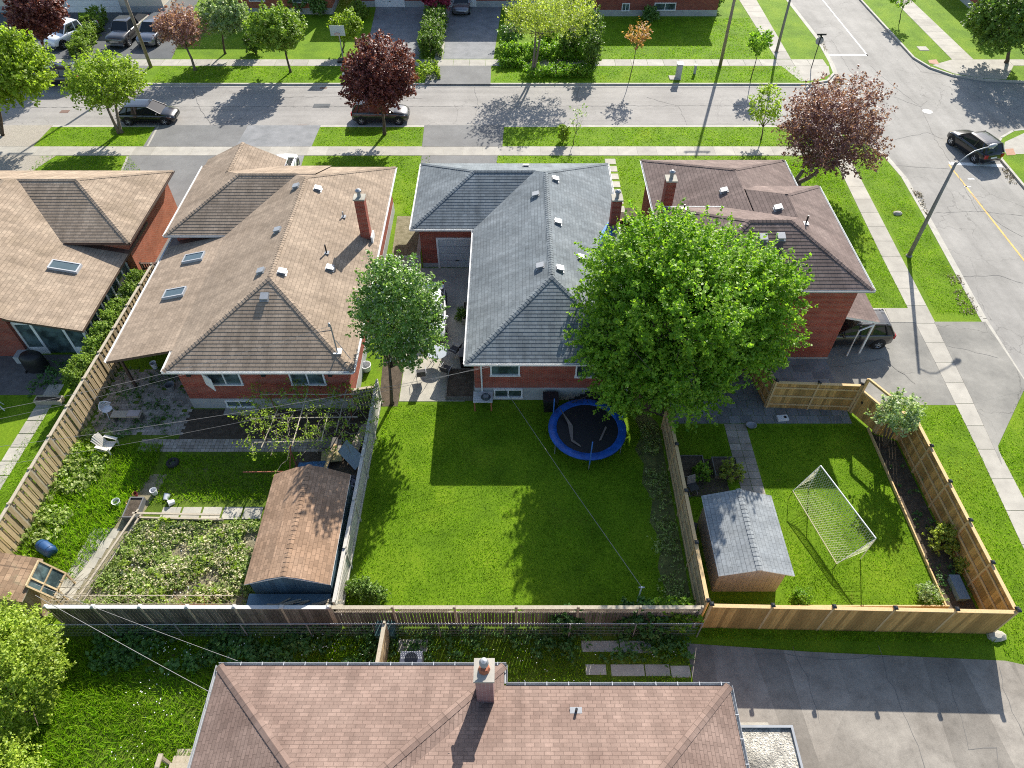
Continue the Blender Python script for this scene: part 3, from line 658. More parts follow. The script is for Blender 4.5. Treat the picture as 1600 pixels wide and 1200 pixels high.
# corner house drive and its apron
sheet('driveway', [(13.0, 23.9), (23.5, 23.9), (23.75, 27.5), (24.0, 31.2), (17.0, 31.2), (13.0, 27.5)], .006, DRV_S)
slabs('driveway', (17.5, 30.25), (23.75, 30.25), (17.5, 31.5), (23.85, 31.5), 1.6, .018, CONC)
sheet('driveway', [(24.3, 24.0), (27.75, 25.0), (27.75, 30.3), (24.75, 30.3)], .022, DRV_S)
sheet('driveway', [(23.9, 20.0), (24.25, 21.2), (27.6, 25.2), (24.3, 24.2)], .02, DRV_S)
# yards: corner plot
mb = MB()
for i in range(16):
    for j in range(9):
        x = 8.3+i*.58+(j % 2)*.2; y = 22.65+j*.52
        if x < 17.3: mb.box(x, y, -.1, min(x+.56, 17.45), y+.50, .014)
struct('patio', mb, PAVE_G)
mb = MB()
for j in range(14):
    for i in range(2): mb.box(10.87+i*.56-j*.0, 22.6-j*.42-.40, -.1, 10.87+i*.56+.54, 22.6-j*.42, .014)
struct('path', mb, PAVE)
sheet('flower_bed', [(18.15, 12.1), (19.4, 12.1), (19.25, 21.5), (18.1, 22.0)], .02, SOIL)
sheet('flower_bed', [(11.9, 12.0), (18.15, 12.05), (18.15, 12.75), (11.9, 12.75)], .02, SOIL)
sheet('flower_bed', [(7.8, 18.2), (10.3, 18.3), (10.3, 20.3), (7.8, 20.6)], .02, SOIL)
# middle plot
mb = MB(); mb.box(-5.95, 24.15, -.2, -2.5, 27.9, .012); mb.box(-5.95, 27.93, -.2, -2.5, 31.6, .012); mb.box(-5.95, 31.63, -.2, -2.4, 35.3, .012); mb.box(-5.95, 35.33, -.2, -6.2, 41, .012)
struct('patio', mb, CONC_O)
sheet('side_yard', [(-7.6, 30), (-5.98, 30), (-6.1, 41), (-7.9, 41)], .008, DRY)
sheet('side_yard', [(-7.0, 23.8), (-5.98, 23.8), (-5.98, 30), (-7.3, 30)], .006, SOIL)
sheet('side_yard', [(6.0, 24), (8.6, 22.7), (8.6, 42), (6.2, 42)], .004, SOIL)
sheet('side_yard', [(7.55, 12.1), (7.5, 22.6), (6.9, 23.6), (6.3, 23.0), (6.6, 22.0), (6.1, 21.0), (6.45, 20.1), (6.2, 19.0), (6.6, 18.1), (6.3, 16.9), (6.7, 15.8), (6.35, 14.6), (6.6, 13.2), (6.2, 12.1)], .004, speck('leaf_litter', (.055, .06, .02), (.16, .17, .05), 2, 30, .5, .95, .8))
mb = MB()
for i in range(7): y = 48.5-i*1.05; mb.box(7.05, y-.75, -.1, 7.85, y, .02)
struct('stepping_stones', mb, CONC_O)
# brown house yard
mb = MB()
for j in range(24):
    for i in range(21):
        x = -21.6+i*.26+(j % 2)*.13; y = 21.9+j*.19
        if x < -16.8 and random.random() < .97: mb.box(x, y, -.1, x+.245, y+.178, .012+random.random()*.008)
for j in range(4):
    for i in range(48): x = -18.6+i*.21; y = 20.85+j*.2; mb.box(x, y, -.1, x+.195, y+.185, .012+random.random()*.008)
struct('patio', mb, PAVE)
sheet('bare_ground', [(-16.8, 21.65), (-7.4, 21.65), (-7.4, 23.6), (-16.8, 23.6)], .004, SOIL)
sheet('vegetable_bed', [(-18.3, 12.5), (-11.2, 12.5), (-11.0, 16.7), (-17.0, 16.9)], .02, DRY)
mb = MB()
for i in range(6): mb.box(-16.2+i*.95, 17.0, -.1, -15.35+i*.95, 17.65, .02+.004*i)
for i in range(7):
    a = i*.78; mb.prism([(-19.4+.05*i, 13.2+a*.62), (-18.55+.12*i, 13.1+a*.62), (-18.5+.12*i, 13.6+a*.62), (-19.3+.05*i, 13.65+a*.62)], -.1, .022)
struct('path', mb, CONC_O)
sheet('rough_ground', [(-19.8, 12.4), (-18.0, 12.4), (-16.6, 19.5), (-17.4, 19.5)], .006, DRY)
sheet('rough_ground', [(-22.6, 12.3), (-7.2, 12.3), (-7.0, 21.0), (-22.6, 27)], .002, GRW)
sheet('junk_corner', [(-10.6, 18.1), (-7.1, 18.1), (-7.0, 21.6), (-10.6, 21.6)], .010, SOIL)
# left neighbour: path and patio
mb = MB(); P0, P1 = Vector((-25.9, 15.5)), Vector((-25.2, 25.6))
for i in range(12): y = 15.2+i*.85; x = -25.15+.02*i; mb.box(x, y, -.1, x+.8, y+.80, .02)
struct('path', mb, CONC_O)
sheet('patio', [(-30, 24.6), (-24.3, 24.6), (-24.3, 27.6), (-30, 27.6)], .010, speck('dark_patio', (.09, .085, .08), (.15, .14, .13), 2, 30, .3))
# rear plots
sheet('rough_ground', [(-30, -5), (7.0, -5), (7.0, 11.9), (-30, 11.9)], .003, GRW)
mb = MB()
for i, (x0, x1, y0, y1) in enumerate([(2.8, 4.3, 10.9, 11.35), (4.35, 5.6, 10.85, 11.35), (2.9, 3.7, 10.0, 10.4), (3.9, 5.2, 9.95, 10.4), (5.25, 6.2, 9.95, 10.4), (6.25, 7.0, 9.9, 10.35), (-4.6, -3.4, 10.9, 11.4)]): mb.box(x0, y0, -.1, x1, y1, .02)
struct('stepping_stones', mb, CONC_O)
def parking():
    n = N('car_park_asphalt'); c = n.ramp(n.noise(.35, 6, .65), [(.3, (.17, .15, .125)), (.55, (.25, .225, .19)), (.75, (.31, .28, .235))])
    mp = n.n('Mapping'); mp.inputs['Rotation'].default_value = (0, 0, .25); mp.inputs['Scale'].default_value = (1.0, .16, 1); n.l(n.tc(), mp.inputs[0])
    nz = n.n('TexVoronoi', i_Scale=.55); n.l(mp.outputs[0], nz.inputs['Vector']); sp = n.n('SeparateColor'); n.l(nz.outputs['Color'], sp.inputs[0])
    c = n.mix(1.0, c, n.ramp(sp.outputs[0], [(0, (.84,)*3), (1, (1.14,)*3)]), 'MULTIPLY')
    c = n.mix(1.0, c, n.ramp(n.noise(1.6, 8, .78), [(.32, (.74,)*3), (.5, (1,)*3), (.68, (1.16,)*3)]), 'MULTIPLY')
    v = n.n('TexVoronoi', feature='DISTANCE_TO_EDGE', i_Scale=.5); n.l(n.tc(), v.inputs['Vector'])
    g_ = n.noise(45, 3, .8); c = n.mix(1.0, c, n.ramp(g_, [(.25, (.8,)*3), (.75, (1.18,)*3)]), 'MULTIPLY'); n.bump(g_, .4, .01); return n.done(c, .88)
PARK = parking()
sheet('car_park', [(7.05, -10), (7.05, 11.25), (12.0, 10.9), (19.6, 10.55), (20.4, 10.35), (22.7, 9.9), (26.7, 9.6), (26.7, -10)], .012, PARK)
struct('car_park_patch', MB().box(7.6, 6.2, -.1, 9.6, 8.25, .018), CONC_O)
# markings
mb = MB()
def stripe(p, q, w_, z=-CU+.010): 
    a, b = Vector((*p, z)), Vector((*q, z)); d = (b-a).normalized(); o = Vector((-d.y, d.x, 0))*w_/2; mb.face([a-o, b-o, b+o, a+o])
stripe((33.3, 130), (33.5, 67.2), .13); stripe((29.8, 67.4), (33.56, 67.4), .38); stripe((33.15, 48.1), (37.0, 47.75), .42); struct('road_marking', mb, WPAINT)
mb = MB(); stripe((33.05, 47.9), (32.9, -10), .13); struct('road_marking', mb, YEL)
mb = MB()
for x, y in ((33.6, 45.9), (32.9, 44.9)): stripe((x, y), (x+.5, y), .12)
struct('road_marking', mb, WPAINT)
for i, (a, b) in enumerate([((1375, 144), 0), ((1450, 172), 0)]):
    x, y = W2(*a); tag(MB().lathe([(0, -CU+.016), (.42, -CU+.016), (.42, -CU-.02)], (x, y, 0), 20).build('manhole_cover', plain('worn_iron', (.42, .40, .37), .7)), ['pale round manhole cover in the junction, the one farther from the dark car', 'pale round manhole cover in the junction, the one nearer the dark car'][i], 'manhole cover', 'manhole covers in the junction')
x, y = W2(502, 163); tag(MB().box(x-.7, y-.35, -CU-.02, x+.7, y+.35, -CU+.012).build('asphalt_patch', DRV_D), kind='structure')
def grate(p, s_, lab): x, y = W2(*p); tag(MB().box(x-s_, y-s_*.7, -CU-.02, x+s_, y+s_*.7, -CU+.014).build('drain_cover', plain('rust_iron', (.16, .10, .075), .8)), lab, 'drain cover', 'rusty drain covers in the street')
grate((471, 195), .35, 'rusty square drain cover by the near kerb, between the black hatchback and the crimson maple'); grate((100, 172), .35, 'rusty drain cover in the road near the left edge, left of the lime green tree'); grate((505, 135), .3, 'small rusty drain cover by the far kerb beside the dark asphalt patch')
x, y = W2(1442, 76); tag(MB().box(x-.45, y-.45, -.1, x+.45, y+.45, .03).build('utility_cover', CONC), 'square pale concrete utility cover in the grass verge at the top right corner', 'utility cover')

# cracks, tar seams and gritty patches
def crack(pts, w_=.038, z=-CU+.012, mat=None, name='road_crack'):
    rr = random.Random(len(pts)+int(pts[0][0])); mb = MB(); P = [Vector((*W2(*p), z)) for p in pts]; Q = []
    for a, b in zip(P, P[1:]):
        n = max(2, int((b-a).length/.35))
        for i in range(n): Q.append(a.lerp(b, i/n)+Vector((rr.uniform(-.07, .07), rr.uniform(-.07, .07), 0)))
    Q.append(P[-1])
    for a, b in zip(Q, Q[1:]):
        d = (b-a).normalized(); o = Vector((-d.y, d.x, 0))*w_/2*rr.uniform(.5, 1.3); mb.face([a-o, b-o, b+o, a+o])
    tag(mb.build(name, mat or SEAM), kind='structure')
SEAM = plain('tar_seam', (.15, .143, .13), .8)
for c_ in ([(1360, 100), (1395, 130), (1440, 165), (1462, 215), (1490, 258), (1530, 330)], [(1370, 145), (1400, 150), (1440, 165), (1450, 155)], [(1300, 60), (1330, 110), (1372, 150)], [(1400, 215), (1450, 205), (1475, 215)], [(1395, 255), (1450, 260), (1490, 262)], [(1460, 330), (1530, 328), (1600, 335)], [(1520, 300), (1560, 345), (1600, 368)], [(1480, 430), (1560, 428), (1600, 440)], [(1425, 90), (1440, 110), (1500, 118)]): crack(c_)
for c_ in ([(-40, 166), (150, 165), (420, 164), (640, 164), (900, 163), (1160, 163)], [(300, 136), (310, 165), (330, 196)], [(740, 132), (748, 165), (735, 198)], [(1010, 150), (1060, 163), (1075, 195)], [(905, 135), (900, 163)], [(440, 150), (560, 148), (660, 152)]): crack(c_, .035)
for c_ in ([(1372, 1008), (1388, 1060), (1420, 1130), (1445, 1200)], [(1478, 1052), (1500, 1120), (1515, 1170), (1555, 1170), (1560, 1200)], [(1238, 1010), (1262, 1060), (1280, 1130)], [(1560, 1045), (1580, 1110), (1600, 1150)], [(1180, 1020), (1290, 1030), (1400, 1025)]): crack(c_, .02, .017, None, 'car_park_crack')
for c_ in ([(1300, 575), (1380, 560), (1430, 600)], [(1330, 520), (1390, 545)], [(1480, 540), (1560, 560)]): crack(c_, .03, .027, None, 'driveway_crack')

# ================================================================ HOUSES
def wallbox(parent, x0, x1, y0, y1, z0, z1, mat, name='wall'): return MB().box(x0, y0, z0, x1, y1, z1).build(name, mat, parent, True)
# ---- middle house: blue-grey hipped roof
h = thing('brick_house', 'red brick bungalow with blue grey L-shaped hipped roof behind the trampoline lawn', 'house', (2, 33, 0))
MAIN = block(-2.29, 6.38, 23.84, 42.4, 3.2); WING = block(-6.04, -2.0, 34.98, 42.4, 3.2, sides='WSN'); WING = ([(-6.04, 34.98), (2.5, 34.98), (2.5, 42.4), (-6.04, 42.4)], WING[1])
rf = roof_mb([MAIN, WING]).build('roof', SH_GREY, h, True)
eaves(MB(), -2.29, 6.38, 23.84, 42.4, 3.2).build('soffit', WHITE, h, True); eaves(MB(), -6.04, 0, 34.98, 42.39, 3.2, dz=-.004).build('soffit', WHITE, h, True)
zc = 3.2+.45*4.335; zw = 3.2+.45*3.71
caps([((-2.29, 23.84, 3.2), (2.045, 28.175, zc)), ((6.38, 23.84, 3.2), (2.045, 28.175, zc)), ((2.045, 28.3, zc), (2.045, 38.0, zc)), ((6.38, 42.4, 3.2), (2.045, 38.065, zc)), ((-6.04, 34.98, 3.2), (-2.33, 38.69, zw)), ((-6.04, 42.4, 3.2), (-2.33, 38.69, zw)), ((-2.33, 38.69, zw), (1.42, 38.69, zw))], SH_GREY, rf)
gutter(-2.29, 34.9, -2.29, 23.8, 3.2, WHITE, h); gutter(-2.35, 23.84, 6.4, 23.84, 3.2, WHITE, h); gutter(6.38, 23.8, 6.38, 42.4, 3.2, WHITE, h); gutter(-6.04, 42.4, -6.04, 34.95, 3.2, WHITE, h); gutter(-6.1, 34.98, -2.3, 34.98, 3.2, WHITE, h)
wallbox(h, -1.93, 6.0, 24.28, 42.0, .95, 3.05, BRICK); wallbox(h, -1.95, 6.02, 24.26, 42.02, -.1, .95, CONCW, 'foundation')
wallbox(h, -5.62, -1.94, 35.4, 42.0, .35, 3.04, BRICK); wallbox(h, -5.64, -1.96, 35.38, 42.02, -.1, .35, CONCW, 'foundation')
window(h, 'S', -.35, 2.42, 1.5, .95, 24.28, WHITE, 0); window(h, 'S', -.2, .58, 1.5, .62, 24.26, WHITE, 1); window(h, 'S', 3.9, 2.3, 1.4, .95, 24.28, WHITE, 1)
def garage_door(parent, x0, x1, y, z1, mat=TRIM_G, face=-1, name='garage_door'):
    mb = MB(); n = 4; hh = (z1-.02)/n
    for i in range(n): mb.box(x0+.06, y+face*.045, .02+i*hh, x1-.06, y+face*.001, .02+(i+1)*hh-.018)
    o = mb.build(name, mat, parent, True); f = MB(); f.box(x0-.05, y+face*.08, 0, x0+.06, y+face*.001, z1+.08); f.box(x1-.06, y+face*.08, 0, x1+.05, y+face*.001, z1+.08); f.box(x0+.06, y+face*.078, z1+.001, x1-.06, y+face*.001, z1+.08); f.build('frame', WHITE, o, True)
    MB().box((x0+x1)/2-.1, y+face*.08, .55, (x0+x1)/2+.1, y+face*.04, .6).build('handle', DARK, o, True); return o
garage_door(h, -4.6, -2.3, 35.4, 2.2, plain('grey_door', (.42, .45, .47), .5))
for x, y in ((1.45, 36.6), (2.75, 35.2), (3.0, 30.6), (5.0, 29.0)): pass
for pxx, pyy in ((837, 305), (868, 281), (872, 348), (908, 403), (844, 417), (875, 421)):
    x, y, z = W(pxx, pyy, 4.85); side = MAIN[1][0] if x < 2.04 else MAIN[1][1]; x, y, z = W(pxx, pyy, zat(side, x, y)); roof_vent(rf, x, y, side)
roof_vent(rf, .9, 40.6, MAIN[1][3])
chimney(h, 5.78, 6.32, 34.7, 35.25, 3.2, 5.3, BRICK)
bp = MAIN[1][1]; MB().face([(x, y, zat(bp, x, y)+.022) for x, y in [W2(*q, 3.5) for q in ((950, 347), (937, 372), (936, 388), (949, 384), (962, 353))]]).build('shadow_patch', plain('shadow_blue', (.02, .16, .42), .5), rf, True)  # flat blue shape painted in the outline of the chimney's cast shadow
MB().box(5.7, 34.5, 3.3, 6.36, 34.72, 3.6).build('flashing', METAL, h, True)
dp = MB().tube([(-1.55, 24.15, 3.05), (-1.55, 24.2, 2.85), (-1.55, 24.2, .5), (-1.55, 24.0, .35)], .045, 8).build('downpipe', WHITE, h, True)
# steps at the back of the middle house
t = thing('back_steps', 'dark metal steps with railing behind the trampoline at the grey roofed house', 'steps', (3.4, 23.8, 0)); mb = MB()
for i in range(5): mb.box(3.0+i*.27, 23.25, .1+i*.18, 3.3+i*.27, 24.2, .15+i*.18)
mb.box(4.3, 23.25, .98, 5.4, 24.2, 1.05); mb.build('step', DARK, t, True)
mb = MB(); mb.tube([(3.0, 23.25, .9), (4.4, 23.25, 1.9), (5.4, 23.25, 1.9)], .02, 6); 
for i in range(9): x = 3.0+i*.28; mb.tube([(x, 23.25, min(.1+i*.18, 1.0)), (x, 23.25, min(.92+i*.2, 1.9))], .012, 5)
mb.build('railing', DARK, t, True)

# ---- brown house
h = thing('brick_house', 'red brick bungalow with large tan brown shingle roof, two skylights and a tall chimney', 'house', (-12, 33, 0))
M2 = block(-16.96, -7.72, 23.3, 41.95, 3.2); W_2 = ([(-20.55, 34.34), (-12.0, 34.34), (-12.0, 42.1), (-20.55, 42.1)], block(-20.55, 0, 34.34, 42.1, 3.2)[1]); W_2 = (W_2[0], [W_2[1][0], W_2[1][2], W_2[1][3]])
EXT = ([(-20.63, 24.75), (-16.96, 24.75), (-16.96, 36.0), (-20.63, 36.0)], [plane(1, 0, -16.96, 0, 3.2, .222)])
GAB = ([(-20.45, 38.0), (-15.15, 38.0), (-15.15, 42.9), (-20.45, 42.9)], [plane(1, 0, -20.45, 0, 3.2, .47), plane(-1, 0, -15.15, 0, 3.2, .47)])
rf = roof_mb([M2, W_2, EXT, GAB]).build('roof', SH_TAN, h, True)
eaves(MB(), -16.96, -7.72, 23.3, 41.95, 3.2).build('soffit', WHITE, h, True); eaves(MB(), -20.55, -16.0, 34.34, 42.1, 3.2, dz=-.004).build('soffit', WHITE, h, True)
mb = MB(); e = EXT[1][0]; p = [(-20.62, 24.76), (-16.97, 24.76), (-16.97, 35.9), (-20.62, 35.9)]; mb.hexa([(x, y, zat(e, x, y)-.16) for x, y in p]+[(x, y, zat(e, x, y)-.008) for x, y in p]); mb.build('soffit', TRIM_B, h, True)
z1 = 3.2+.45*4.62; z2 = 3.2+.45*3.88
caps([((-16.96, 23.3, 3.2), (-12.34, 27.92, z1)), ((-7.72, 23.3, 3.2), (-12.34, 27.92, z1)), ((-12.34, 28, z1), (-12.34, 37.3, z1)), ((-7.72, 41.95, 3.2), (-12.34, 37.33, z1)), ((-20.55, 34.34, 3.2), (-16.67, 38.22, z2)), ((-16.67, 38.22, z2), (-13.1, 38.22, z2)), ((-17.8, 39.3, 4.44), (-17.8, 42.9, 4.44)), ((-20.5, 42.1, 3.2), (-18.2, 39.8, 4.2))], SH_TAN, rf)
gutter(-17, 23.3, -7.7, 23.3, 3.2, WHITE, h); gutter(-16.96, 24.7, -16.96, 23.3, 3.2, WHITE, h); gutter(-7.72, 23.3, -7.72, 41.95, 3.2, WHITE, h); gutter(-20.55, 42.1, -20.55, 34.3, 3.2, WHITE, h); gutter(-20.6, 34.34, -16.9, 34.34, 3.2, TRIM_G, h); gutter(-20.63, 36, -20.63, 24.75, 2.39, WHITE, h)
wallbox(h, -16.6, -8.15, 23.7, 41.5, .75, 3.03, BRICK); wallbox(h, -16.62, -8.13, 23.68, 41.52, -.1, .75, CONCW, 'foundation'); wallbox(h, -20.15, -16.62, 34.8, 41.7, -.1, 3.02, BRICK_D)
MB().prism([(-20.1, 3.19), (-15.4, 3.19), (-17.8, 4.3)], 42.6, 42.7)
gm = MB(); gm.face([(-20.2, 42.75, 3.1), (-15.4, 42.75, 3.1), (-17.8, 42.75, 4.3)]); gm.face([(-15.4, 42.6, 3.1), (-20.2, 42.6, 3.1), (-17.8, 42.6, 4.3)]); gm.build('gable', WHITE, h, True)
window(h, 'S', -14.35, 2.36, 1.7, .95, 23.7, WHITE, 1); window(h, 'S', -10.2, 2.36, 1.75, .95, 23.7, WHITE, 1); window(h, 'S', -14.1, .42, 1.45, .5, 23.68, WHITE, 1)
fo = MB(); fo.hexa([(-15.35, 23.6, 1.93), (-14.75, 23.15, 1.93), (-14.72, 23.18, 1.93), (-15.32, 23.63, 1.93), (-15.35, 23.6, 2.78), (-14.75, 23.15, 2.78), (-14.72, 23.18, 2.78), (-15.32, 23.63, 2.78)]); fo.build('window_sash', WHITE, h, True)
for x in (-12.3, -9.0, -16.0): MB().box(x-.1, 23.55, 2.55, x+.1, 23.7, 2.85).build('wall_lamp', DARK, h, True)
MB().box(-14.95, 23.2, -.05, -13.2, 23.66, .06).build('window_well', CONC, h, True)
chimney(h, -8.75, -8.2, 33.55, 34.05, 3.5, 6.1, BRICK)
MB().box(-8.15, 33.4, 3.3, -8.05, 34.1, 3.75).build('flashing', WHITE, h, True)
for pxx, pyy in ((497, 296), (463, 293), (434, 361), (408, 425), (441, 425), (517, 424)):
    x, y, z = W(pxx, pyy, 4.95); sd = M2[1][0] if x < -12.34 else M2[1][1]; x, y, z = W(pxx, pyy, zat(sd, x, y)); roof_vent(rf, x, y, sd)
x, y, z = W(413, 463, 4.9); roof_vent(rf, x, y, M2[1][2]); x, y, z = W(538, 345, 3.9); vent_pipe(rf, x, y, M2[1][1], .35, METAL); x, y, z = W(511, 398, 4.2); vent_pipe(rf, x, y, M2[1][1], .55)
for c in ((304, 406), (274, 461)): x, y, z = W(*c, 2.8); skylight(rf, x, y, e, 1.25, .72)
for x, y in ((-20.2, 25.1), (-20.2, 30)): pass
x0, y0 = W2(213, 612); MB().bar((-20.2, 25.2, 2.3), (-20.2, 25.2, 0), .12, .12).build('porch_post', TRIM_B, h, True); MB().bar((-20.2, 30.0, 2.3), (-20.2, 30.0, 0), .12, .12).build('porch_post', TRIM_B, h, True)
MB().bar((-20.25, 24.9, 2.2), (-20.25, 34.8, 2.2), .12, .16).build('porch_beam', TRIM_B, h, True)
# service mast on the roof corner
t = thing('service_mast', 'grey metal power mast rising from the tan roof corner above the vine frame', 'mast', (-8.55, 24.2, 3.3)); mb = MB(); mb.tube([(-8.55, 24.2, 3.3), (-8.55, 24.2, 5.35), (-8.58, 24.15, 5.45)], .035, 8); mb.build('pole', METAL, t, True)
MB().bar((-8.55, 24.2, 5.1), (-9.2, 24.0, 5.15), .03, .03).build('arm', DARK, t, True); MB().box(-8.75, 24.1, 3.58, -8.35, 24.5, 3.62).build('base_plate', WHITE, t, True); MB().lathe([(0, 5.4), (.07, 5.42), (.05, 5.6), (0, 5.62)], (-8.58, 24.15, 0), 10).build('weatherhead', METAL, t, True)
MB().tube([(-8.5, 24.25, 4.4), (-7.9, 23.95, 3.4)], .02, 6).build('brace', METAL, t, True)

# ---- left house
h = thing('brick_house', 'tan roofed brick house at the left edge with a glazed white sunroom', 'house', (-30, 34, 0))
W1 = ([(-32, 33.62), (-22.37, 33.62), (-22.37, 41.5), (-32, 41.5)], [plane(-1, 0, -22.37, 0, 3.2, .45), plane(0, 1, 0, 33.62, 3.2, .45), plane(0, -1, 0, 41.5, 3.2, .45)])
L1 = ([(-26.3, 27.0), (-22.75, 27.0), (-22.75, 38.0), (-26.3, 38.0)], [plane(-1, 0, -26.3, 0, 3.2, .225)]); L1 = (L1[0], [(-.225, 0.0, 3.2-.225*26.3, -1, 0)])
L2 = ([(-26.62, 27.0), (-26.3, 27.0), (-26.3, 28.3), (-26.62, 28.3)], [(-.5, 0.0, 3.2-.5*26.3, -1, 0)]); L3 = ([(-42, 27.0), (-26.3, 27.0), (-26.3, 41.5), (-42, 41.5)], [(-.5, 0.0, 3.2-.5*26.3, -1, 0), plane(1, 0, -36, 0, 2.9, .40), plane(0, -1, 0, 41.5, 3.2, .45)])
rf = roof_mb([L1, L3, W1]).build('roof', SH_TAN1, h, True)
eaves(MB(), -30, -22.37, 33.62, 41.5, 3.2, dz=-.004).build('soffit', TRIM_B, h, True)
e = L1[1][0]; mb = MB(); p = [(-26.6, 27.02), (-22.76, 27.02), (-22.76, 36.9), (-26.6, 36.9)]; mb.hexa([(x, y, zat(e, x, y)-.16) for x, y in p]+[(x, y, zat(e, x, y)-.008) for x, y in p]); mb.build('soffit', TRIM_B, h, True)
z2 = 3.2+.45*3.94; caps([((-22.37, 33.62, 3.2), (-26.31, 37.56, z2)), ((-22.37, 41.5, 3.2), (-26.31, 37.56, z2)), ((-26.31, 37.56, z2), (-31, 37.56, z2))], SH_TAN1, rf)
gutter(-22.37, 33.6, -22.37, 41.5, 3.2, TRIM_B, h); gutter(-26.2, 33.62, -22.35, 33.62, 3.2, TRIM_B, h)
wallbox(h, -31, -22.85, 34.0, 41.1, -.1, 3.03, BRICK_O); x, y, z = W(109, 420, 2.9); skylight(rf, x-.2, y, e, 1.5, .75)
wallbox(h, -34, -26.95, 27.5, 34, -.1, 3.2, BRICK_D)
# sunroom
sr = MB(); X0, X1, Y0, Y1 = -26.9, -23.35, 27.75, 33.95
for i in range(9): y = Y0+.08+i*(Y1-Y0-.2)/8; sr.box(X1-.06, y-.06, 0, X1+.06, y+.06, 2.4)
sr.box(X1-.05, Y0, 0, X1+.05, Y1, .55); sr.box(X1-.055, Y0, 2.3, X1+.055, Y1, 2.5)
for x in (X0, -25.95, -24.35, X1): sr.box(x-.07, Y0-.06, 0, x+.07, Y0+.06, 2.35)
sr.box(X0, Y0-.05, 0, -25.95, Y0+.05, .5); sr.box(-24.3, Y0-.05, 0, X1, Y0+.05, .5)
sr.face([(X0, Y0-.055, 2.2), (X1, Y0-.055, 2.2), (X1, Y0-.055, 2.42), (X0, Y0-.055, 3.18)]); o = sr.build('sunroom_frame', WHITE, h, True)
gl = MB(); gl.box(X1-.02, Y0, .5, X1+.02, Y1, 2.32); gl.box(X0, Y0-.02, .05, X1-.03, Y0+.02, 2.3); gl.build('sunroom_glass', GLASS, o, True)
MB().box(-27.4, 26.9, -.1, -26.92, 27.9, .5).build('low_wall', CONCW, h, True)

# ---- corner house: lower front roof and a taller rear block
h = thing('brick_house', 'corner brick house with stepped mauve brown roofs beside the side street', 'house', (13.3, 34, 0))
LO = ([(8.53, 31.2), (17.9, 31.2), (17.9, 41.97), (8.53, 41.97)], [plane(1, 0, 8.53, 0, 3.7, .45), plane(-1, 0, 17.9, 0, 3.7, .45), plane(0, -1, 0, 41.97, 3.7, .45)])
HB = ([(13.3, 30.5), (18.0, 30.5), (18.0, 36.3), (13.3, 36.3)], [plane(1, 0, 8.53, 0, 3.7, .45), plane(-1, 0, 18.0, 0, 5.3, .45), plane(0, -1, 0, 36.3, 5.3, .45)])
HR = block(8.62, 18.0, 26.87, 34.1, 5.3)
rf = roof_mb([HR, HB, LO]).build('roof', SH_BRN, h, True)
zr = 5.3+.45*3.615
caps([((18.0, 26.87, 5.3), (14.385, 30.485, zr)), ((8.62, 26.87, 5.3), (12.235, 30.485, zr)), ((8.62, 34.1, 5.3), (12.235, 30.485, zr)), ((12.235, 30.485, zr), (14.385, 30.485, zr)), ((18.0, 36.3, 5.3), (15.04, 33.34, 6.63)), ((13.3, 36.3, 5.85), (15.04, 33.34, 6.63)), ((15.04, 33.3, 6.63), (14.9, 31.3, 6.68)), ((8.53, 41.97, 3.7), (13.215, 37.285, 5.808)), ((17.9, 41.97, 3.7), (13.215, 37.285, 5.808))][0:4]+[((18.0, 36.3, 5.3), (15.04, 33.34, 6.63)), ((8.53, 41.97, 3.7), (13.215, 37.285, 5.808)), ((17.9, 41.97, 3.7), (13.215, 37.285, 5.808))], SH_BRN, rf)
eaves(MB(), 8.62, 18.0, 26.87, 34.1, 5.3).build('soffit', WHITE, h, True); eaves(MB(), 8.53, 17.9, 33.9, 41.97, 3.7).build('soffit', WHITE, h, True)
mb = MB(); mb.box(13.6, 33.9, 5.13, 17.99, 36.29, 5.285); mb.build('soffit', WHITE, h, True)
wallbox(h, 9.0, 17.55, 27.3, 33.7, .12, 5.14, BRICK); wallbox(h, 8.98, 17.57, 27.28, 33.72, -.1, .12, CONCW, 'foundation'); wallbox(h, 14.0, 17.5, 33.7, 35.9, -.1, 5.13, BRICK); wallbox(h, 8.95, 17.45, 33.8, 41.5, -.1, 3.55, BRICK_D)
gutter(8.6, 26.87, 18.05, 26.87, 5.3, TRIM_G, h); gutter(18.0, 26.85, 18.0, 36.3, 5.3, WHITE, h); gutter(8.53, 41.97, 8.53, 31.2, 3.7, WHITE, h); gutter(17.9, 36.4, 17.9, 41.97, 3.7, WHITE, h); gutter(8.62, 34.1, 8.62, 26.85, 5.3, WHITE, h); gutter(12.3, 34.1, 8.6, 34.1, 5.3, WHITE, h)
window(h, 'S', 12.0, 4.2, 1.5, 1.0, 27.3, WHITE, 1)
for pxx, pyy, pl_, zz in ((1132, 296, LO[1][0], 5.0), (1219, 316, LO[1][0], 5.4), (1220, 352, HR[1][2], 6.6), (1192, 355, HR[1][2], 6.6)):
    x, y, z = W(pxx, pyy, zz); x, y, z = W(pxx, pyy, zat(pl_, x, y)); roof_vent(rf, x, y-(.45 if pl_ is HR[1][2] else 0), pl_)
x, y, z = W(1258, 352, 6.4); vent_pipe(rf, x, y, HR[1][1], .5)
x, y, z = W(1074, 325, 4.9); vent_pipe(rf, 9.6, 33.5, HR[1][3], .3)
MB().lathe([(0, 6.3), (.13, 6.3), (.13, 6.62), (.22, 6.64), (.22, 6.72), (0, 6.8)], (11.9, 30.2, 0), 14).build('turbine_vent', METAL, rf, True)
chimney(h, 8.75, 9.3, 35.0, 35.6, 3.7, 6.35, BRICK_D)
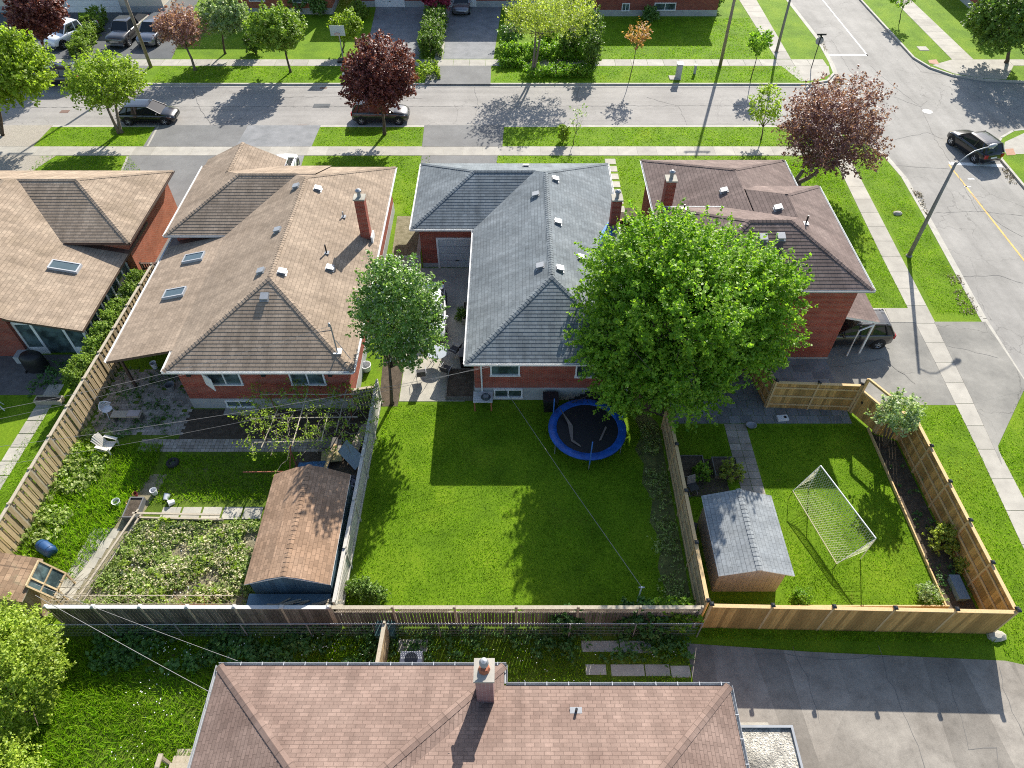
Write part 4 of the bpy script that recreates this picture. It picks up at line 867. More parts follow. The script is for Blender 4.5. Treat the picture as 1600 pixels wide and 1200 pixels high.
# carport roof and its post beside the corner house
MB().hexa([(17.6, 27.6, 2.75), (19.6, 27.6, 2.35), (19.6, 31.0, 2.35), (17.6, 31.0, 2.75), (17.6, 27.6, 2.9), (19.6, 27.6, 2.5), (19.6, 31.0, 2.5), (17.6, 31.0, 2.9)]).build('carport_roof', [WHITE], h, True)
roof_mb([([(17.58, 27.55), (19.65, 27.55), (19.65, 31.05), (17.58, 31.05)], [plane(-1, 0, 19.65, 0, 2.51, .2)])]).build('carport_shingles', SH_BRN, h, True)
MB().tube([(19.55, 27.7, 2.4), (19.5, 27.7, 2.2), (18.75, 27.55, 1.9), (18.75, 27.55, 0)], .05, 8).build('downpipe', WHITE, h, True)
MB().bar((19.5, 27.75, 2.4), (19.5, 27.75, 0), .1, .1).build('carport_post', WHITE, h, True)

# ---- near house at the bottom
h = thing('brick_house', 'pinkish brown shingled roof of the nearest house at the bottom edge', 'house', (-1, 3, 0))
A1 = block(-10.26, -.27, -.8, 9.18, 3.2, .40); A2 = block(-.27, 7.47, .5, 8.50, 3.2, .40, 'ESN'); A2 = ([(-5.0, .5), (7.47, .5), (7.47, 8.50), (-5.0, 8.50)], A2[1])
rf = roof_mb([A1, A2], course=.16, lip=.006).build('roof', SH_PNK, h, True)
za = 3.2+.40*4.99
caps([((-10.26, 9.18, 3.2), (-5.27, 4.19, za)), ((-.27, 9.18, 3.2), (-5.25, 4.19, za)), ((7.47, 8.5, 3.2), (3.47, 4.5, 3.2+.4*4))], SH_PNK, rf)
eaves(MB(), -10.26, -.27, -.8, 9.18, 3.2).build('soffit', WHITE, h, True); eaves(MB(), -.26, 7.47, .5, 8.5, 3.2).build('soffit', WHITE, h, True)
gutter(-.2, 9.18, -10.3, 9.18, 3.2, TRIM_G, h, 1); gutter(-10.26, 9.2, -10.26, -.8, 3.2, TRIM_G, h); gutter(-.27, 8.6, -.27, 9.2, 3.2, TRIM_G, h); gutter(7.5, 8.5, -.2, 8.5, 3.2, TRIM_G, h, 1); gutter(7.47, .5, 7.47, 8.5, 3.2, TRIM_G, h, 1)
wallbox(h, -9.8, -.7, -.3, 8.7, -.1, 3.05, BRICK_P); wallbox(h, -.69, 7.0, 1, 8.1, -.1, 3.05, BRICK_P)
ch = chimney(h, -1.16, -.60, 7.85, 8.5, 3.3, 5.45, BRICK_P, False, capmat=CONC)
MB().lathe([(0, 5.54), (.2, 5.54), (.16, 5.68), (.14, 5.70), (0, 5.7)], (-.88, 8.2, 0), 8).build('clay_pot', TERRA, ch, True)
MB().lathe([(.09, 5.7), (.09, 5.85), (.15, 5.87), (.15, 6.0), (.1, 6.1), (.0, 6.14)], (-.88, 8.25, 0), 14).build('flue', METAL, ch, True)
def pvent(x, y, mat): z = zat(A2[1][2] if x > 0 else A1[1][1], x, y); o = MB().tube([(x, y, z-.03), (x, y, z+.28)], .045, 10).build('vent_pipe', DARK, rf, True); MB().box(x-.2, y-.06, z-.0, x+.2, y+.14, z+.03).build('flashing', mat, o, True)
x, y, z = W(900, 1112, 3.6); pvent(x, y, METAL); x, y, z = W(702, 1183, 3.9); pvent(x, y, METAL)
t = thing('flat_roof_annex', 'flat pebble covered roof with metal edging beside the pinkish roof', 'annex', (8.5, 4, 0))
wallbox(t, 7.55, 9.35, -3, 7.2, -.1, 2.5, BRICK_P); MB().box(7.5, -3, 2.505, 9.42, 7.3, 2.6).build('roof', PEB, t, True)
mb = MB(); mb.box(7.45, 7.3, 2.45, 9.5, 7.38, 2.68); mb.box(9.42, -3, 2.45, 9.5, 7.299, 2.68); mb.build('roof_edge', METAL, t, True)

# ---- houses across the street (mostly beyond the top edge)
def far_house(label, x0, x1, y0, y1, z, wmat, rmat, wins=(), doors=(), porch=None):
    h = thing('brick_house', label, 'house', ((x0+x1)/2, (y0+y1)/2, 0)); wallbox(h, x0, x1, y0, y1, .6, z-.15, wmat); wallbox(h, x0-.02, x1+.02, y0-.02, y1+.02, -.1, .6, CONCW, 'foundation')
    r = roof_mb([block(x0-.4, x1+.4, y0-.4, y1+.4, z)], .3).build('roof', rmat, h, True); eaves(MB(), x0-.4, x1+.4, y0-.4, y1+.4, z).build('soffit', WHITE, h, True)
    for c, zz, w_, hh in wins: window(h, 'S', c, zz, w_, hh, y0, WHITE, 1)
    for a, b in doors: garage_door(h, a, b, y0, 2.3, WHITE)
    return h
far_house('dark red brick house with a low white window above the lawn at the top', 8.5, 21.0, 76.5, 88, 4.6, BRICK_D, SH_BRN, ((15.6, .95, 2.2, .7), (11.6, .9, .8, .7)))
far_house('shaded house with garage behind the paver drives at the top centre', -16.5, 2.5, 79, 90, 5.6, BRICK_D, SH_GREY, ((-1, 2.0, 1.6, 1.2),), ((-14.3, -11.3), (-7.0, -3.8)))
far_house('house with white windows and round bushes at the top left of centre', -29, -18.5, 77, 88, 5.4, BRICK_O, SH_TAN, ((-21.5, 1.8, 1.8, 1.3), (-26, 1.9, 1.6, 1.2)))
far_house('house with a pale garage door behind the white pickup at the top left', -58, -36, 77.5, 88, 4.5, CREAM, SH_TAN1, ((-54, 2, 1.8, 1.2),), ((-46, -40.5),))
far_house('house behind the dark tree at the top right corner', 48, 62, 78, 90, 4.6, BRICK, SH_BRN, ((52, 2.1, 1.8, 1.2),))

# ================================================================ FENCES
def fence(name, label, a, b, h, bays, style, bmat, tmat, cat='fence', group=None, post=.09, board=.14, gap=.005, capmat=None, posth=.12, side=1, zb=0.0):
    """local x runs from a to b; side=1 puts the boards on the left of the run"""
    a, b = Vector((*a, zb)), Vector((*b, zb)); L = (b-a).length; t = thing(name, label, cat, a, math.atan2(b.y-a.y, b.x-a.x), group); bl = L/bays; rr = random.Random(hash(name+str(round(L, 2))) % 999 if False else int(L*100))
    for i in range(bays+1):
        x = i*bl; p = MB(); p.box(x-post/2, -post/2, -.1, x+post/2, post/2, h+posth); po = p.build('post', tmat, t)
        if capmat:
            c = MB(); q = post/2+.035; z = h+posth+.002; c.box(x-q, -q, z, x+q, q, z+.05); c.hexa([(x-q, -q, z+.051), (x+q, -q, z+.051), (x+q, q, z+.051), (x-q, q, z+.051), (x-.03, -.03, z+.10), (x+.03, -.03, z+.10), (x+.03, .03, z+.10), (x-.03, .03, z+.10)]); c.build('post_cap', capmat, po)
    for i in range(bays):
        x0, x1 = i*bl+post/2+.002, (i+1)*bl-post/2-.002; n = max(1, int((x1-x0)/board)); bw = (x1-x0)/n; pn = MB(); s_ = side
        for k in range(n):
            xa = x0+k*bw; dz = rr.uniform(-.02, .02)
            if style == 'shadow':   # boards alternate front and back
                off = .045 if k % 2 == 0 else -.045; pn.box(xa-.012, off-.011, .06, xa+bw+.012, off+.011, h-.03+dz)
            elif style == 'lattice': pn.box(xa+gap, s_*.012, .05, xa+bw-gap, s_*.032, h-.42+dz)
            else: pn.box(xa+gap, s_*.012, -.02, xa+bw-gap, s_*.032, h-.02+dz)
        pn.build('board_panel', bmat, t)
        if style == 'lattice':
            lt = MB(); n = int((x1-x0)/.09)
            for k in range(n+1):
                xa = x0+k*(x1-x0)/n
                for sg in (1, -1):
                    xb = xa+sg*.34
                    if x0 <= xb <= x1: lt.bar((xa, s_*.02*sg, h-.40), (xb, s_*.02*sg, h-.06), .012, .03)
            lt.build('lattice', tmat, t)
        for z in ((.35, h-.35) if style != 'lattice' else (.3, h-.47)):
            off = -side*.022 if style != 'shadow' else 0; MB().box(x0, off-.02, z-.045, x1, off+.02, z+.045).build('rail', tmat, t)
        if style in ('new', 'new_mid'):
            MB().box(x0, -side*.022-.02, h/2-.05, x1, -side*.022+.02, h/2+.05).build('rail', tmat, t)
        MB().box(x0, -.075, h, x1, .075, h+.04).build('cap_rail', capmat if style == 'whitecap' else tmat, t)
    return t
# left fence, board on board
fence('board_fence', 'tan board on board fence between the sunroom garden and the overgrown yard', (-22.02, 12.9), (-21.45, 33.3), 1.85, 11, 'shadow', W_TAN, W_OLDT, board=.165)
fence('board_fence', 'pale grey weathered board fence between the vegetable yard and the trampoline lawn', (-6.85, 24.0), (-7.02, 12.2), 1.75, 5, 'plain', W_GRY, W_GRY, post=.1, board=.15, gap=.012, side=-1)
fence('board_fence', 'tan wood fence beside the trampoline lawn left of the grey shed', (7.62, 22.3), (7.66, 12.1), 1.95, 4, 'new', W_TAN, W_NEWT, capmat=DARK, side=1)
fence('board_fence', 'long new cedar fence with dark post caps along the car park', (7.75, 11.93), (19.52, 11.67), 1.98, 5, 'new', W_NEW, W_NEWT, capmat=DARK, side=-1, posth=.16, board=.14, gap=.003)
fence('board_fence', 'new cedar fence along the pavement behind the narrow flower bed', (19.52, 11.75), (19.35, 21.6), 1.98, 5, 'new', W_NEW, W_NEWT, capmat=DARK, side=-1, board=.14, gap=.003)
fence('board_fence', 'short new cedar fence between the paved patio and the corner drive', (13.3, 23.72), (17.5, 23.5), 1.95, 2, 'new', W_NEW, W_NEWT, capmat=DARK, side=1, gap=.003)
fence('board_fence', 'short cedar fence return beside the big tree and corner house wall', (13.25, 23.8), (12.9, 26.4), 1.95, 1, 'new', W_NEW, W_NEWT, capmat=DARK, side=-1)
# gate with an open window frame
t = thing('garden_gate', 'cedar garden gate with a square opening at the corner drive', 'gate', (17.55, 23.45, 0)); a, b = Vector((17.6, 23.4, 0)), Vector((18.35, 22.1, 0)); d = (b-a); mb = MB()
for k in range(9): p = a+d*(k/9); q = a+d*((k+.96)/9); mb.bar(Vector((p.x, p.y, .85)), Vector((q.x, q.y, .85)), .025, 1.55)
mb.build('board_panel', W_NEW, t, True); mb = MB()
for p in (a, b): mb.box(p.x-.06, p.y-.06, 0, p.x+.06, p.y+.06, 2.55)
for z in (1.68, 2.55): mb.bar((a.x, a.y, z), (b.x, b.y, z), .10, .12)
mb.build('gate_frame', W_NEWT, t, True); MB().box(17.7, 23.1, 1.0, 17.78, 23.2, 1.15).build('latch', DARK, t, True)
fence('board_fence', 'short cedar fence between the gate and the white flowering shrub', (18.4, 22.0), (19.3, 21.65), 1.9, 1, 'new', W_NEW, W_NEWT, capmat=DARK, side=-1)
# old rear fences
fence('board_fence', 'dark weathered rear fence with a patchy white cap behind the vegetable bed', (-18.3, 12.0), (-7.2, 11.98), 1.72, 6, 'whitecap', W_OLD, W_OLDT, side=-1, capmat=plain('worn_white_cap', (.55, .55, .52), .7, isl=(.5, 1.2)), posth=.03)
fence('board_fence', 'old brown rear fence topped with lattice behind the trampoline lawn', (-7.1, 11.95), (7.45, 11.95), 1.78, 6, 'lattice', W_OLD, W_OLDT, side=-1, capmat=None, board=.13, gap=.012)
fence('board_fence', 'short tan divider fence running from the rear fence to the near house', (-4.95, 11.4), (-5.05, 9.6), 1.6, 1, 'plain', W_TAN, W_OLDT, side=1, board=.12)
fence('board_fence', 'dark fence bay between the brown house and the grey fence', (-8.1, 23.6), (-6.95, 23.85), 1.5, 1, 'plain', W_OLD, W_OLDT, side=-1)
fence('board_fence', 'low grey gate panel beside the garage of the grey roofed house', (-7.2, 34.9), (-5.7, 34.9), 1.2, 1, 'plain', W_GRY, W_GRY, side=-1)
fence('board_fence', 'dark stained side gate between the grey and mauve roofed houses', (6.55, 38.0), (8.5, 38.0), 1.75, 1, 'plain', W_DRK, W_NEWT, cat='fence', side=-1)
fence('board_fence', 'tan narrow fence running back from the dark stained side gate', (6.75, 37.8), (6.85, 31.5), 1.75, 3, 'plain', W_TAN, W_NEWT, side=1)
fence('board_fence', 'dark slatted gate between the sunroom house and the tan roofed house', (-22.3, 33.6), (-20.75, 33.6), 1.7, 1, 'plain', W_DRK, TRIM_B, side=-1, gap=.03)
# chain link rail behind the old fence
t = thing('chain_link_fence', 'low chain link fence with thin pale rail behind the old rear fence', 'fence', (-18.5, 11.55, 0)); mb = MB(); mb.tube([(-18.5, 11.5, 1.2), (-7, 11.55, 1.2), (7.5, 11.55, 1.2)], .022, 6); mb.build('rail', METAL, t, True)
for i in range(11):
    x = -18.5+i*2.6; MB().tube([(x, 11.52, 0), (x, 11.52, 1.25)], .028, 6).build('post', METAL, t, True)
mb = MB()
for i in range(172): x = -18.5+i*.15; mb.tube([(x, 11.53, .05), (x+.0, 11.53, 1.2)], .003, 3, cap=False)
for i in range(8): mb.tube([(-18.5, 11.535, .1+i*.15), (7.4, 11.555, .1+i*.15)], .003, 3, cap=False)
mb.build('mesh', METAL, t, True)

# ================================================================ SHEDS
def shed(label, x0, x1, y0, y1, zw, zr, wmat, rmat, trim, over=.12, curved=False):
    t = thing('garden_shed', label, 'shed', ((x0+x1)/2, (y0+y1)/2, 0)); cx = (x0+x1)/2; w_ = MB(); n = max(4, int((x1-x0)/.2))
    for yy, s_ in ((y0, -1), (y1, 1)):
        for k in range(n):
            xa = x0+(x1-x0)*k/n; xb = x0+(x1-x0)*(k+.96)/n; xm = (xa+xb)/2; zz = zw+(zr-zw)*(1-abs(xm-cx)/(cx-x0))*.97; w_.box(xa, yy, 0, xb, yy+.02*s_, zz-.04)
    n = int((y1-y0)/.2)
    for xx, s_ in ((x0, -1), (x1, 1)):
        for k in range(n): ya = y0+(y1-y0)*k/n; yb = y0+(y1-y0)*(k+.96)/n; w_.box(xx, ya, 0, xx+.02*s_, yb, zw)
    w_.build('wall', wmat, t, True)
    k = (zr-zw)/(cx-x0); o = over; bl = ([(x0-o, y0-o*1.6), (x1+o, y0-o*1.6), (x1+o, y1+o), (x0-o, y1+o)], [plane(1, 0, x0-o, 0, zw-k*o+.03, k), plane(-1, 0, x1+o, 0, zw-k*o+.03, k)])
    if curved: bl = (bl[0], [plane(1, 0, x0-o, 0, zw-k*o+.03, k*1.25), plane(1, 0, x0-o, 0, zw-k*o+.03+k*.36*(cx-x0), k*.72), plane(-1, 0, x1+o, 0, zw-k*o+.03+k*.36*(cx-x0), k*.72), plane(-1, 0, x1+o, 0, zw-k*o+.03, k*1.25)])
    rf = roof_mb([bl], .15, .01).build('roof', rmat, t, True); u = MB()
    for a_, b_ in ((x0-o, cx), (cx, x1+o)):
        z0_, z1_ = (zw-k*o, zr) if a_ < cx-.01 else (zr, zw-k*o); yA, yB = y0-o*1.6+.01, y1+o-.01
        u.hexa([(a_, yA, z0_-.03), (b_, yA, z1_-.03), (b_, yB, z1_-.03), (a_, yB, z0_-.03), (a_, yA, z0_+.02), (b_, yA, z1_+.02), (b_, yB, z1_+.02), (a_, yB, z0_+.02)])
    u.build('roof_deck', trim, t, True)
    caps([((cx, y0-o*1.6, zr+.03+(k*.1 if curved else 0)), (cx, y1+o, zr+.03+(k*.1 if curved else 0)))], rmat, rf, .13, k)
    return t
s2 = shed('weathered shed with a rounded orange brown shingle roof and blue metal siding', -10.55, -7.35, 13.0, 18.0, 2.0, 2.62, BLUEM, SH_SHD, WHITE, curved=True)
mb = MB(); mb.box(-10.75, 12.25, .95, -7.4, 12.9, 1.0); mb.box(-10.7, 12.55, .0, -7.45, 12.62, .9); mb.build('bench_panel', BLUEM, s2, True)
s3 = shed('beige sided shed with a light grey shingle roof shaded by the big tree', 8.5, 11.2, 13.5, 16.85, 1.95, 2.4, SALM, SH_S3, WHITE, .18)
s1 = shed('small weathered wooden shed at the left corner with glazed end frame', -22.3, -19.4, 12.35, 13.9, 1.85, 2.4, W_TAN, SH_S1, W_OLDT, .12)
t = thing('cold_frame', 'timber framed glass lean-to beside the small corner shed', 'cold frame', (-18.9, 13.2, 0)); mb = MB()
for y in (12.75, 13.1, 13.85): mb.bar((-19.3, y, 2.0), (-18.72, y, .9), .07, .07); mb.bar((-18.72, y, 0), (-18.72, y, .9), .07, .07)
mb.bar((-19.3, 12.75, 2.0), (-19.3, 13.85, 2.0), .07, .07); mb.bar((-18.72, 12.75, .9), (-18.72, 13.85, .9), .07, .07); mb.bar((-19.0, 12.75, 1.46), (-19.0, 13.85, 1.46), .05, .05); mb.build('frame', W_TAN, t, True)
MB().hexa([(-19.3, 12.77, 1.95), (-18.72, 12.77, .85), (-18.72, 13.83, .85), (-19.3, 13.83, 1.95), (-19.3, 12.77, 1.98), (-18.72, 12.77, .88), (-18.72, 13.83, .88), (-19.3, 13.83, 1.98)]).build('pane', GLASS, t, True)

# ================================================================ YARD THINGS
t = thing('trampoline', 'round trampoline with blue edge pad and black mat on the shaded lawn', 'trampoline', (3.72, 21.65, 0)); cx, cy = 3.72, 21.65
MB().lathe([(0, .86), (1.55, .86), (1.55, .855), (0, .855)], (cx, cy, 0), 40).build('mat', NETB, t, True)
MB().lathe([(1.52, .87), (1.56, .91), (1.88, .91), (1.93, .88), (1.93, .82), (1.88, .80)], (cx, cy, 0), 48).build('edge_pad', BLUE, t, True, True)
for k in range(6):
    a = R(30+60*k); x, y = cx+1.86*math.cos(a), cy+1.86*math.sin(a); MB().tube([(x, y, .84), (x, y, .02)], .022, 8).build('leg', METAL, t, True)
for k, (a, hh) in enumerate(((148, 1.0), (20, 1.25), (270, 1.35), (200, .0))):
    if hh: x, y = cx+1.92*math.cos(R(a)), cy+1.92*math.sin(R(a)); MB().tube([(x, y, .5), (x, y, .9+hh)], .03, 8).build('net_pole', plain('blue_foam', (.05, .16, .45), .6), t, True)
NETM = plain('faded_net', (.16, .13, .11), .9)
for (a, b, c_, d_) in (((-1.55, 1.1, 1.7), (-.95, .2, .93), (-.7, .1, .92), (-1.3, 1.0, 1.2)), ((-.95, .2, .93), (-.85, -.85, .92), (-.75, -.8, .92), (-.7, .1, .93)), ((-.85, -.85, .92), (-.4, -1.2, .92), (-.42, -1.08, .92), (-.75, -.75, .92)), ((.5, -.8, .9), (.9, .1, .9), (.98, .05, .9), (.62, -.75, .9))):
    MB().face([(cx+p[0], cy+p[1], p[2]) for p in (a, b, c_, d_)]).build('torn_net', NETM, t, True)
# football goal
t = thing('football_goal', 'small white football goal with slack net on the sunny corner lawn', 'goal', (14.4, 17, 0)); A, B = Vector((14.1, 18.75, 0)), Vector((15.32, 15.0, 0)); C, D = Vector((12.95, 18.05, .75)), Vector((13.95, 14.5, .5)); hg = 1.78
up = Vector((0, 0, hg)); At, Bt = A+up, B+up
MB().tube([At, Bt], .028, 10).build('crossbar', WHITEM, t, True)
for p, q in ((A, At), (B, Bt)): MB().tube([p, q], .022, 8).build('post', WHITEM, t, True)
MB().tube([C, D], .02, 8).build('back_bar', plain('cream_bar', (.6, .52, .34), .5), t, True)
for p, q in ((C, Vector((C.x, C.y, 0))), (D, Vector((D.x, D.y, 0)))): MB().tube([p, q], .015, 6).build('stake', DARK, t, True)
for p, q in ((At, C), (Bt, D)): MB().tube([p, q], .012, 6).build('side_bar', WHITEM, t, True)
net = MB(); nu, nv = 34, 16
def np_(u, v):
    p = At.lerp(Bt, u); q = C.lerp(D, u); r = p.lerp(q, v); r.z -= .10*math.sin(PI*v)*(1+.3*math.sin(u*9)); return r
for i in range(nu+1):
    for j in range(nv):
        u = i/nu; uu = min(1, u+(.5/nu if j % 2 else 0)); uv_ = min(1, u+(.5/nu if not j % 2 else 0)); net.tube([np_(uu if True else u, j/nv), np_(uv_, (j+1)/nv)], .0045, 3, cap=False)
        if i < nu: net.tube([np_(min(1, (i+1)/nu) if not j % 2 else min(1, (i+.5)/nu), j/nv), np_(min(1, (i+.5)/nu) if not j % 2 else min(1, (i+1)/nu), (j+1)/nv)], .006, 3, cap=False)
for a_, b_, c2 in ((At, A, C), (Bt, B, D)):
    for k in range(9):
        p = a_.lerp(b_, k/9*.55+.02); q = a_.lerp(c2, k/9+.03); net.tube([p, q], .005, 3, cap=False)
    for k in range(6): net.tube([a_.lerp(b_, .05+.1*k), c2.lerp(a_, .5-.08*k)], .005, 3, cap=False)
net.build('net', plain('white_cord', (.62, .60, .44), .7), t, True)
# patio furniture under the small tree
def garden_chair(label, x, y, rz, mat, adir=False, group=None):
    t = thing('garden_chair', label, 'chair', (x, y, .012), rz, group)
    s = MB()
    if adir:
        for k in range(6): s.box(-.27, -.28+k*.095, .30-k*.012, .27, -.28+k*.095+.08, .325-k*.012)
        s.build('seat', mat, t); b = MB()
        for k in range(6): x0 = -.25+k*.085; hh = .95-.05*abs(k-2.5); b.hexa([(x0, .24, .28), (x0+.075, .24, .28), (x0+.075, .27, .28), (x0, .27, .28), (x0*1.15, .50, hh), (x0*1.15+.08, .50, hh), (x0*1.15+.08, .53, hh), (x0*1.15, .53, hh)])
        b.build('backrest', mat, t)
        for sx in (-1, 1):
            MB().box(sx*.28, -.35, .50, sx*.42, .38, .53).build('armrest', mat, t); l = MB(); l.bar((sx*.33, -.3, 0), (sx*.33, -.3, .5), .09, .03); l.bar((sx*.3, -.28, .30), (sx*.3, .5, .03), .03, .10); l.build('leg', mat, t)
    else:
        s.lathe([(0, .40), (.24, .41), (.25, .44), (.0, .43)], (0, 0, 0), 14); s.build('seat', mat, t, smooth=False); b = MB()
        for k in range(13):
            a = R(20+140*k/12); b.bar((.24*math.cos(a), .24*math.sin(a), .42), (.30*math.cos(a), .31*math.sin(a), .80-.15*abs(math.cos(a))), .028, .02)
        b.tube([(.30*math.cos(R(a)), .31*math.sin(R(a)), .80-.15*abs(math.cos(R(a)))) for a in range(-10, 191, 20)], .025, 6); b.build('backrest', mat, t)
        for sx in (-1, 1):
            for sy in (-1, 1): MB().bar((sx*.17, sy*.17, .41), (sx*.24, sy*.24, 0), .045, .03).build('leg', mat, t)
    return t
x, y = W2(173, 648); garden_chair('round backed white plastic chair on the shaded patio by the tan fence', x, y, R(60), PLAST)
x, y = W2(173, 702); garden_chair('white slatted reclining chair standing in the long grass by the tan fence', x, y, R(75), plain('cream_plastic', (.66, .62, .54), .5), True)
x, y = W2(2, 640); garden_chair('white plastic chair at the left edge of the photo by the neighbour patio', x-.1, y, R(-60), PLAST)
def sling(label, x, y, rz, group):
    t = thing('patio_chair', label, 'chair', (x, y, .012), rz, group); m = plain('dark_sling', (.035, .035, .038), .7)
    MB().hexa([(-.24, -.25, .42), (.24, -.25, .42), (.24, .22, .38), (-.24, .22, .38), (-.24, -.25, .44), (.24, -.25, .44), (.24, .22, .40), (-.24, .22, .40)]).build('seat', m, t); MB().hexa([(-.24, .22, .38), (.24, .22, .38), (.24, .25, .38), (-.24, .25, .38), (-.22, .42, .95), (.22, .42, .95), (.22, .45, .95), (-.22, .45, .95)]).build('backrest', m, t)
    for sx in (-1, 1): MB().tube([(sx*.27, -.3, 0), (sx*.27, -.26, .6), (sx*.27, .25, .62), (sx*.27, .4, .3), (sx*.27, .42, 0)], .015, 6).build('frame', METAL, t)
    return t
sling('dark sling chair beside the glass patio table, nearest the lawn', -3.55, 26.1, R(160), 'dark sling chairs round the patio table'); sling('dark sling chair beside the glass patio table, nearest the garage', -3.2, 27.6, R(-120), 'dark sling chairs round the patio table'); sling('dark sling chair half hidden under the small tree beside the patio table', -4.9, 25.8, R(190), 'dark sling chairs round the patio table')
t = thing('patio_table', 'round glass topped patio table on the concrete beside the small tree', 'table', (-4.1, 27.1, .012)); MB().lathe([(0, .71), (.55, .71), (.56, .725), (0, .725)], (0, 0, 0), 28).build('tabletop', plain('frosted_glass', (.35, .38, .40), .15), t)
for k in range(4): a = R(45+90*k); MB().tube([(.45*math.cos(a), .45*math.sin(a), .7), (.3*math.cos(a), .3*math.sin(a), 0)], .018, 6).build('leg', METAL, t)
t = thing('covered_grill', 'black covered barbecue beside the sunroom of the left house', 'barbecue', (-26.1, 26.6, 0)); MB().lathe([(.52, .02), (.5, .5), (.48, .9), (.38, 1.05), (.15, 1.12), (0, 1.13)], (-26.1, 26.6, 0), 18, sx=1.25, sy=.9).build('cover', BLACK, t, True, True)
for k in (-1, 1): MB().lathe([(0, -.03), (.07, -.03), (.07, .03), (0, .03)], (-26.1+k*.45, 26.2, .07), 10, axis='x').build('wheel', RUBBER, t, True)
x, y = W2(38, 585)
def planter(label, x0, y0, x1, y1, hh, mat, soil=SOIL, plant=None, cat='planter', z=0.0, group=None):
    t = thing('planter_box', label, cat, ((x0+x1)/2, (y0+y1)/2, z), 0, group); m = MB(); th = .05
    m.box(x0, y0, z, x1, y0+th, z+hh); m.box(x0, y1-th, z, x1, y1, z+hh); m.box(x0, y0+th, z, x0+th, y1-th, z+hh); m.box(x1-th, y0+th, z, x1, y1-th, z+hh); m.build('box', mat, t, True)
    MB().box(x0+th, y0+th, z, x1-th, y1-th, z+hh-.06).build('soil', soil, t, True); return t
planter('wooden planter box with soil at the foot of the clipped hedge', -25.0, 23.9, -23.6, 24.3, .3, W_OLDT)
planter('low timber edged bed in front of the grey roofed house beside the window', -3.5, 24.2, -2.0, 26.3, .28, W_OLD)
planter('small planter with dark plants beside the drive under the grey eave', -2.9, 30.0, -2.3, 31.6, .45, W_OLDT)
planter('dark planter against the tan fence near the grey shed', 8.0, 19.1, 9.3, 20.4, .35, W_OLD); planter('wooden planter with leafy plants above the grey shed', 9.7, 19.2, 10.9, 20.3, .35, W_OLD)
planter('grey trough planter at the corner of the vegetable bed', -17.75, 16.9, -17.1, 18.0, .35, plain('grey_trough', (.14, .14, .14), .7))
t = thing('raised_bed', 'long cedar edged bed inside the new fence by the goal', 'raised bed', (15, 12.5, 0)); mb = MB(); mb.box(11.9, 12.72, 0, 18.2, 12.78, .22); mb.box(11.85, 12.05, 0, 11.9, 12.78, .22); mb.box(18.08, 12.79, 0, 18.14, 22.3, .16); mb.box(14.9, 12.05, 0, 14.95, 12.72, .2); mb.build('edging', W_NEWT, t, True)
t = thing('storage_bin', 'long blue grey tote lying in the flower bed near the fence corner', 'bin', (18.85, 13.5, .02)); MB().hexa([(-.16, -.48, .02), (.16, -.48, .02), (.16, .48, .02), (-.16, .48, .02), (-.2, -.53, .35), (.2, -.53, .35), (.2, .53, .35), (-.2, .53, .35)]).build('tub', plain('blue_grey_tub', (.16, .22, .27), .5), t)
MB().box(-.22, -.55, .352, .22, .55, .39).build('lid', plain('blue_grey_lid', (.11, .17, .23), .5), t)
# small things near the house
t = thing('work_table', 'white slatted garden table by the downpipe at the grey roofed house', 'table', (-1.5, 23.75, 0)); m = MB()
for k in range(6): m.box(-2.0, 23.45+k*.13, .70, -1.0, 23.56+k*.13, .73)
m.build('tabletop', plain('grey_white_slat', (.5, .5, .5), .7), t, True)
for sx in (-1.93, -1.07):
    for sy in (23.5, 24.15): MB().box(sx-.035, sy-.035, 0, sx+.035, sy+.035, .70).build('leg', TERRA, t, True)
t = thing('coiled_hose', 'dark garden hose coiled on the white slatted table', 'hose', (-1.35, 23.8, .735)); m = MB()
for k in range(4): m.tube([(-1.35+(.24-.02*k)*math.cos(R(a)), 23.8+(.24-.02*k)*math.sin(R(a)), .755+.03*k) for a in range(0, 361, 30)], .016, 6, cap=False)
m.build('hose', plain('dark_hose', (.05, .07, .08), .5), t, True)
t = thing('storage_box', 'dark storage box against the wall left of the trampoline', 'box', (2.0, 23.7, 0)); MB().box(1.65, 23.4, 0, 2.35, 24.05, .8).build('bin', BLACK, t, True); MB().box(1.6, 23.36, .802, 2.4, 24.08, .87).build('lid', DARK, t, True)
t = thing('bin', 'black wheeled bin under the eave corner beside the small tree patio', 'bin', (-2.5, 26.9, 0)); MB().hexa([(-2.8, 26.55, 0), (-2.25, 26.55, 0), (-2.25, 27.05, 0), (-2.8, 27.05, 0), (-2.85, 26.5, .95), (-2.2, 26.5, .95), (-2.2, 27.1, .95), (-2.85, 27.1, .95)]).build('body', BLACK, t, True); MB().box(-2.88, 26.47, .952, -2.18, 27.13, 1.0).build('lid', DARK, t, True)
